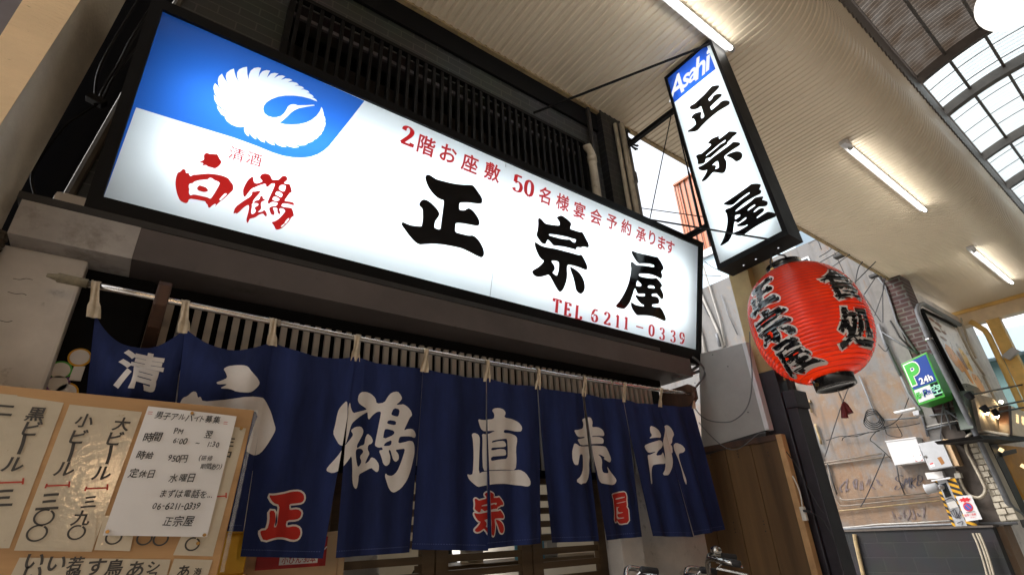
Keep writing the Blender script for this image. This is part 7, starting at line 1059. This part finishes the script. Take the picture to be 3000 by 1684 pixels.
lc=thing('loop_conduit','beige conduit looping down beside the stone cladding','conduit',(9.9,2.2,2)); mb=MB(); mb.tube(smooth_line([(9.88,1.797,2.486),(9.88,1.902,2.529),(9.88,2.068,2.584),(9.88,2.183,2.576),(9.88,2.279,2.51),(9.88,2.323,2.362),(9.88,2.309,2.17),(9.88,2.293,1.947),(9.88,2.293,1.838),(9.88,2.343,1.762),(9.88,2.415,1.733),(9.88,2.496,1.774),(9.88,2.53,1.859),(9.88,2.534,1.989),(9.88,2.528,2.102)],5),.02,8); mb.build('run','beige_pipe',lc,True)
mb=MB(); q=gv([(9.894,2.1,3.178),(10.548,2.1,3.254),(10.116,2.1,2.613),(9.68,2.1,2.621)]); mb.prism(q,(0,.15,0)); tag(mb.build('green_board','dark_green'),'dark green board below the poster panel','board')
mb=MB(); q=gv([(10.228,2.05,3.163),(11.296,2.05,3.214),(11.786,2.05,2.877),(11.21,2.05,2.628),(9.819,2.05,2.594)]); mb.prism(q,(0,.1,0)); tag(mb.build('weathered_board','board_grey'),'weathered grey wooden board under the poster','board')
aw=thing('awning','dark flat awning over the next shop entrance','awning',(11,2,2.4)); mb=MB(); q=gv([(8.902,1.9,2.439),(11.457,1.9,2.584),(11.314,1.9,2.506),(8.998,1.9,2.405)]); mb.prism(q,(0,.5,0)); mb.build('canopy','black_metal',aw)
mb=MB(); q=gv([(11.546,2.3,2.527),(13.468,2.3,2.583),(11.833,2.3,1.693),(11.679,2.3,1.979)]); mb.prism(q,(0,.05,0)); mb.build('entrance','amber',ns)
mb=MB(); q=gv([(10.65,2.2,2.463),(11.061,2.2,2.496),(11.144,2.2,1.591),(10.812,2.2,1.41)]); mb.prism(q,(0,.06,0)); q=gv([(10.914,2.2,2.354),(12.148,2.2,2.478),(12.078,2.2,2.408),(10.889,2.2,2.292)]); mb.prism(q,(0,.05,0)); mb.build('entrance_post','dark_iron',ns)
mb=MB(); 
for x,y in ((1320,538),(1480,658)): v=gv([(0,0,0)])[0]
q=[(10.899,2.15,2.391),(11.795,2.15,2.185)]; 
for v in q: mb=MB(); mb.lathe([(.001,-.04),(.04,0),(.001,.04)],v,n=12); mb.build('entrance_bulb','warm_glow',ns,True)
ws=thing('lit_sign','pale signboard with warm glowing lettering above the dark awning','sign',(11.5,1.9,2.9)); q=gv([(11.439,1.9,3.063),(12.297,1.9,3.041),(11.444,1.9,2.576),(10.66,1.9,2.557)]); mb=MB(); mb.prism(q,(0,.1,0)); mb.build('board','cream_paint',ws); mb=MB(); mb.prism(gv([(11.224,1.9,3.052),(11.429,1.9,3.066),(10.643,1.9,2.556),(10.501,1.9,2.551)]),(0,.12,0)); mb.build('side','wood_bracket',ws)
mb=MB(); mb.closed_=False; a5=lambda u,v:q[0].lerp(q[1],u).lerp(q[3].lerp(q[2],u),1-v)+Vector((0,-.004,0)); letters(mb,[('酒',.35,.6,.35,.6),('場',.75,.6,.35,.6)],a5,.02); mb.build('lettering','warm_glow',ws)
sp=thing('spotlight_bar','black rods with small spotlights above the dark awning','spotlights',(11,1.9,3.2)); mb=MB()
for q in ([(9.3,1.9,3.002),(13.459,1.9,3.673)],[(9.712,1.9,2.855),(12.762,1.9,3.294)],[(10.193,1.9,2.844),(12.491,1.9,3.146)]): mb.tube(q,.014,6)
mb.build('rod','black_metal',sp)
for v in [(9.241,1.9,2.98),(9.733,1.9,2.847),(10.226,1.9,2.843)]: mb=MB(); mb.lathe([(.001,-.05),(.04,-.04),(.05,.05),(.001,.05)],v,(0,.4,1),12); mb.build('lamp_head','black_metal',sp)
for v in [(11.443,2,3.151),(10.23,2,2.859),(10.754,2,2.858)]: mb=MB(); mb.lathe([(.001,-.03),(.03,0),(.001,.03)],v,n=12); mb.build('bulb','spot_glow',sp,True)
cw=thing('cladding_wires','vertical wires and pipes beside the poster panel','wires',(11.5,2.2,3)); mb=MB()
for q in ([(11.776,2.2,4.646),(11.893,2.2,4.281),(11.944,2.2,4.023),(12.236,2.2,3.746)],[(12.422,2.2,4.896),(12.152,2.2,4.326),(12.202,2.2,4.063)],[(12.145,2.2,3.735),(12.23,2.2,3.299)]): mb.tube(q,.018,6)
mb.build('run','beige_pipe',cw)
# end portal columns in yellow paint
t=thing('yellow_column','yellow steel column at the far end of the canopy with curved pipe','column',(13.1,1.9,0)); q=gv([(13.1,2.065,5.012),(13.1,1.784,4.998),(13.1,1.876,3.778),(13.1,2.063,3.826)]); v=[Vector(x) for x in q]; 
mb=MB(); mb.box(13.08,13.3,1.78,1.98,0,4.9); mb.build('shaft','yellow_paint',t,bevel=.006)
mb=MB(); mb.tube([(13.05,2.2,4.95),(13.05,2.16,4.9),(13.04,2.05,4.72),(13.03,2.03,4.6),(13.03,2.03,0)],.05,12); mb.build('pipe','yellow_paint',t,True)
mb=MB(); mb.obox(gv([(13,1.838,4.174)])[0],(.05,0,0),(0,.1,-.06),(0,.04,.05)); mb.build('floodlight','grey_paint',t,bevel=.01)
# far buildings
tb_=thing('teal_building','pale teal building beyond the yellow columns','building',(18,1.5,0)); mb=MB(); mb.box(17,19,-2.3,4,0,4.9); mb.build('wall','teal',tb_); mb=MB(); mb.box(16.6,19,-2.3,4,4.9,5.5); mb.build('fascia','pale_blue',tb_); mb=MB(); mb.box(16.9,17,-2,4,2.2,3.4); mb.build('window_band','grey_paint',tb_)
pb_=thing('pale_building','pale blue building with white parapet behind the stained wall','building',(14,8,0)); mb=MB(); mb.box(14,20,5.2,16,0,9.35); mb.build('wall','pale_blue',pb_); mb=MB(); mb.box(13.9,14.05,5.2,16,9.35,9.6); mb.build('parapet','white_paint',pb_)
ot=thing('orange_building','orange corrugated metal clad tower in the gap above the sign','building',(17,9,0)); mb=MB(); 
y=7.6
while y<9.62: mb.box(16-(.03 if int(y*20)%3==0 else 0),18,y,y+.1,0,14.1); y+=.1
mb.build('cladding','orange_sheet',ot); mb=MB(); 
for i in range(10): mb.box(15.95,15.99,7.62+i*.22,7.64+i*.22,9,14.1)
mb.build('seam','dark_iron',ot); mb=MB(); mb.box(15.9,18,7.55,9.65,14.1,14.18); mb.build('roof_edge','orange_sheet',ot)
# overhead wires
ow=thing('overhead_wires','thin black wires crossing the lane below the canopy edge','wires',(8,4,5)); mb=MB()
for q in ([(8,2.688,5.552),(8,2.464,5.583),(8,2.35,5.671)],[(8,2.692,5.174),(8,2.525,5.207),(8,2.375,5.307)],[(8,2.719,5.084),(8,2.411,5.131)],[(8,2.608,4.932),(8,2.295,5.025)],[(8,2.404,4.571),(8,2.137,4.72),(8,2.026,4.782)],[(9,2.594,4.735),(9,2.356,4.947)],[(9,2.605,4.729),(9,2.514,4.244)],[(9,2.782,5.601),(9,2.754,5.142)],[(8,2.381,4.542),(8,2.26,4.775),(8,2.174,4.851)],[(9,2.561,4.358),(9,2.299,4.758),(9,2.291,4.939)],[(9,2.491,4.216),(9,2.331,4.711),(9,2.244,4.878)],[(8,4.74,5.759),(8,4.502,5.642),(8,4.305,5.551)],[(8,4.551,5.959),(8,4.42,5.775),(8,4.31,5.673)],[(8,4.663,6.087),(8,4.484,6.027),(8,4.324,6.013)],[(9,3.165,3.497),(9,3.466,3.086),(9,3.892,2.436)],[(9,3.049,2.383),(9,3.456,1.856),(9,3.599,1.698)],[(9,2.957,5.733),(9,2.978,5.933),(9,3.122,5.933)],[(9,2.65,3.923),(9,2.595,3.793),(9,2.529,3.848)]): mb.tube(smooth_line(q,4) if len(q)>2 else q,.007,5)
mb.build('strand','wire',ow)
bpy.data.objects.remove(_fo)
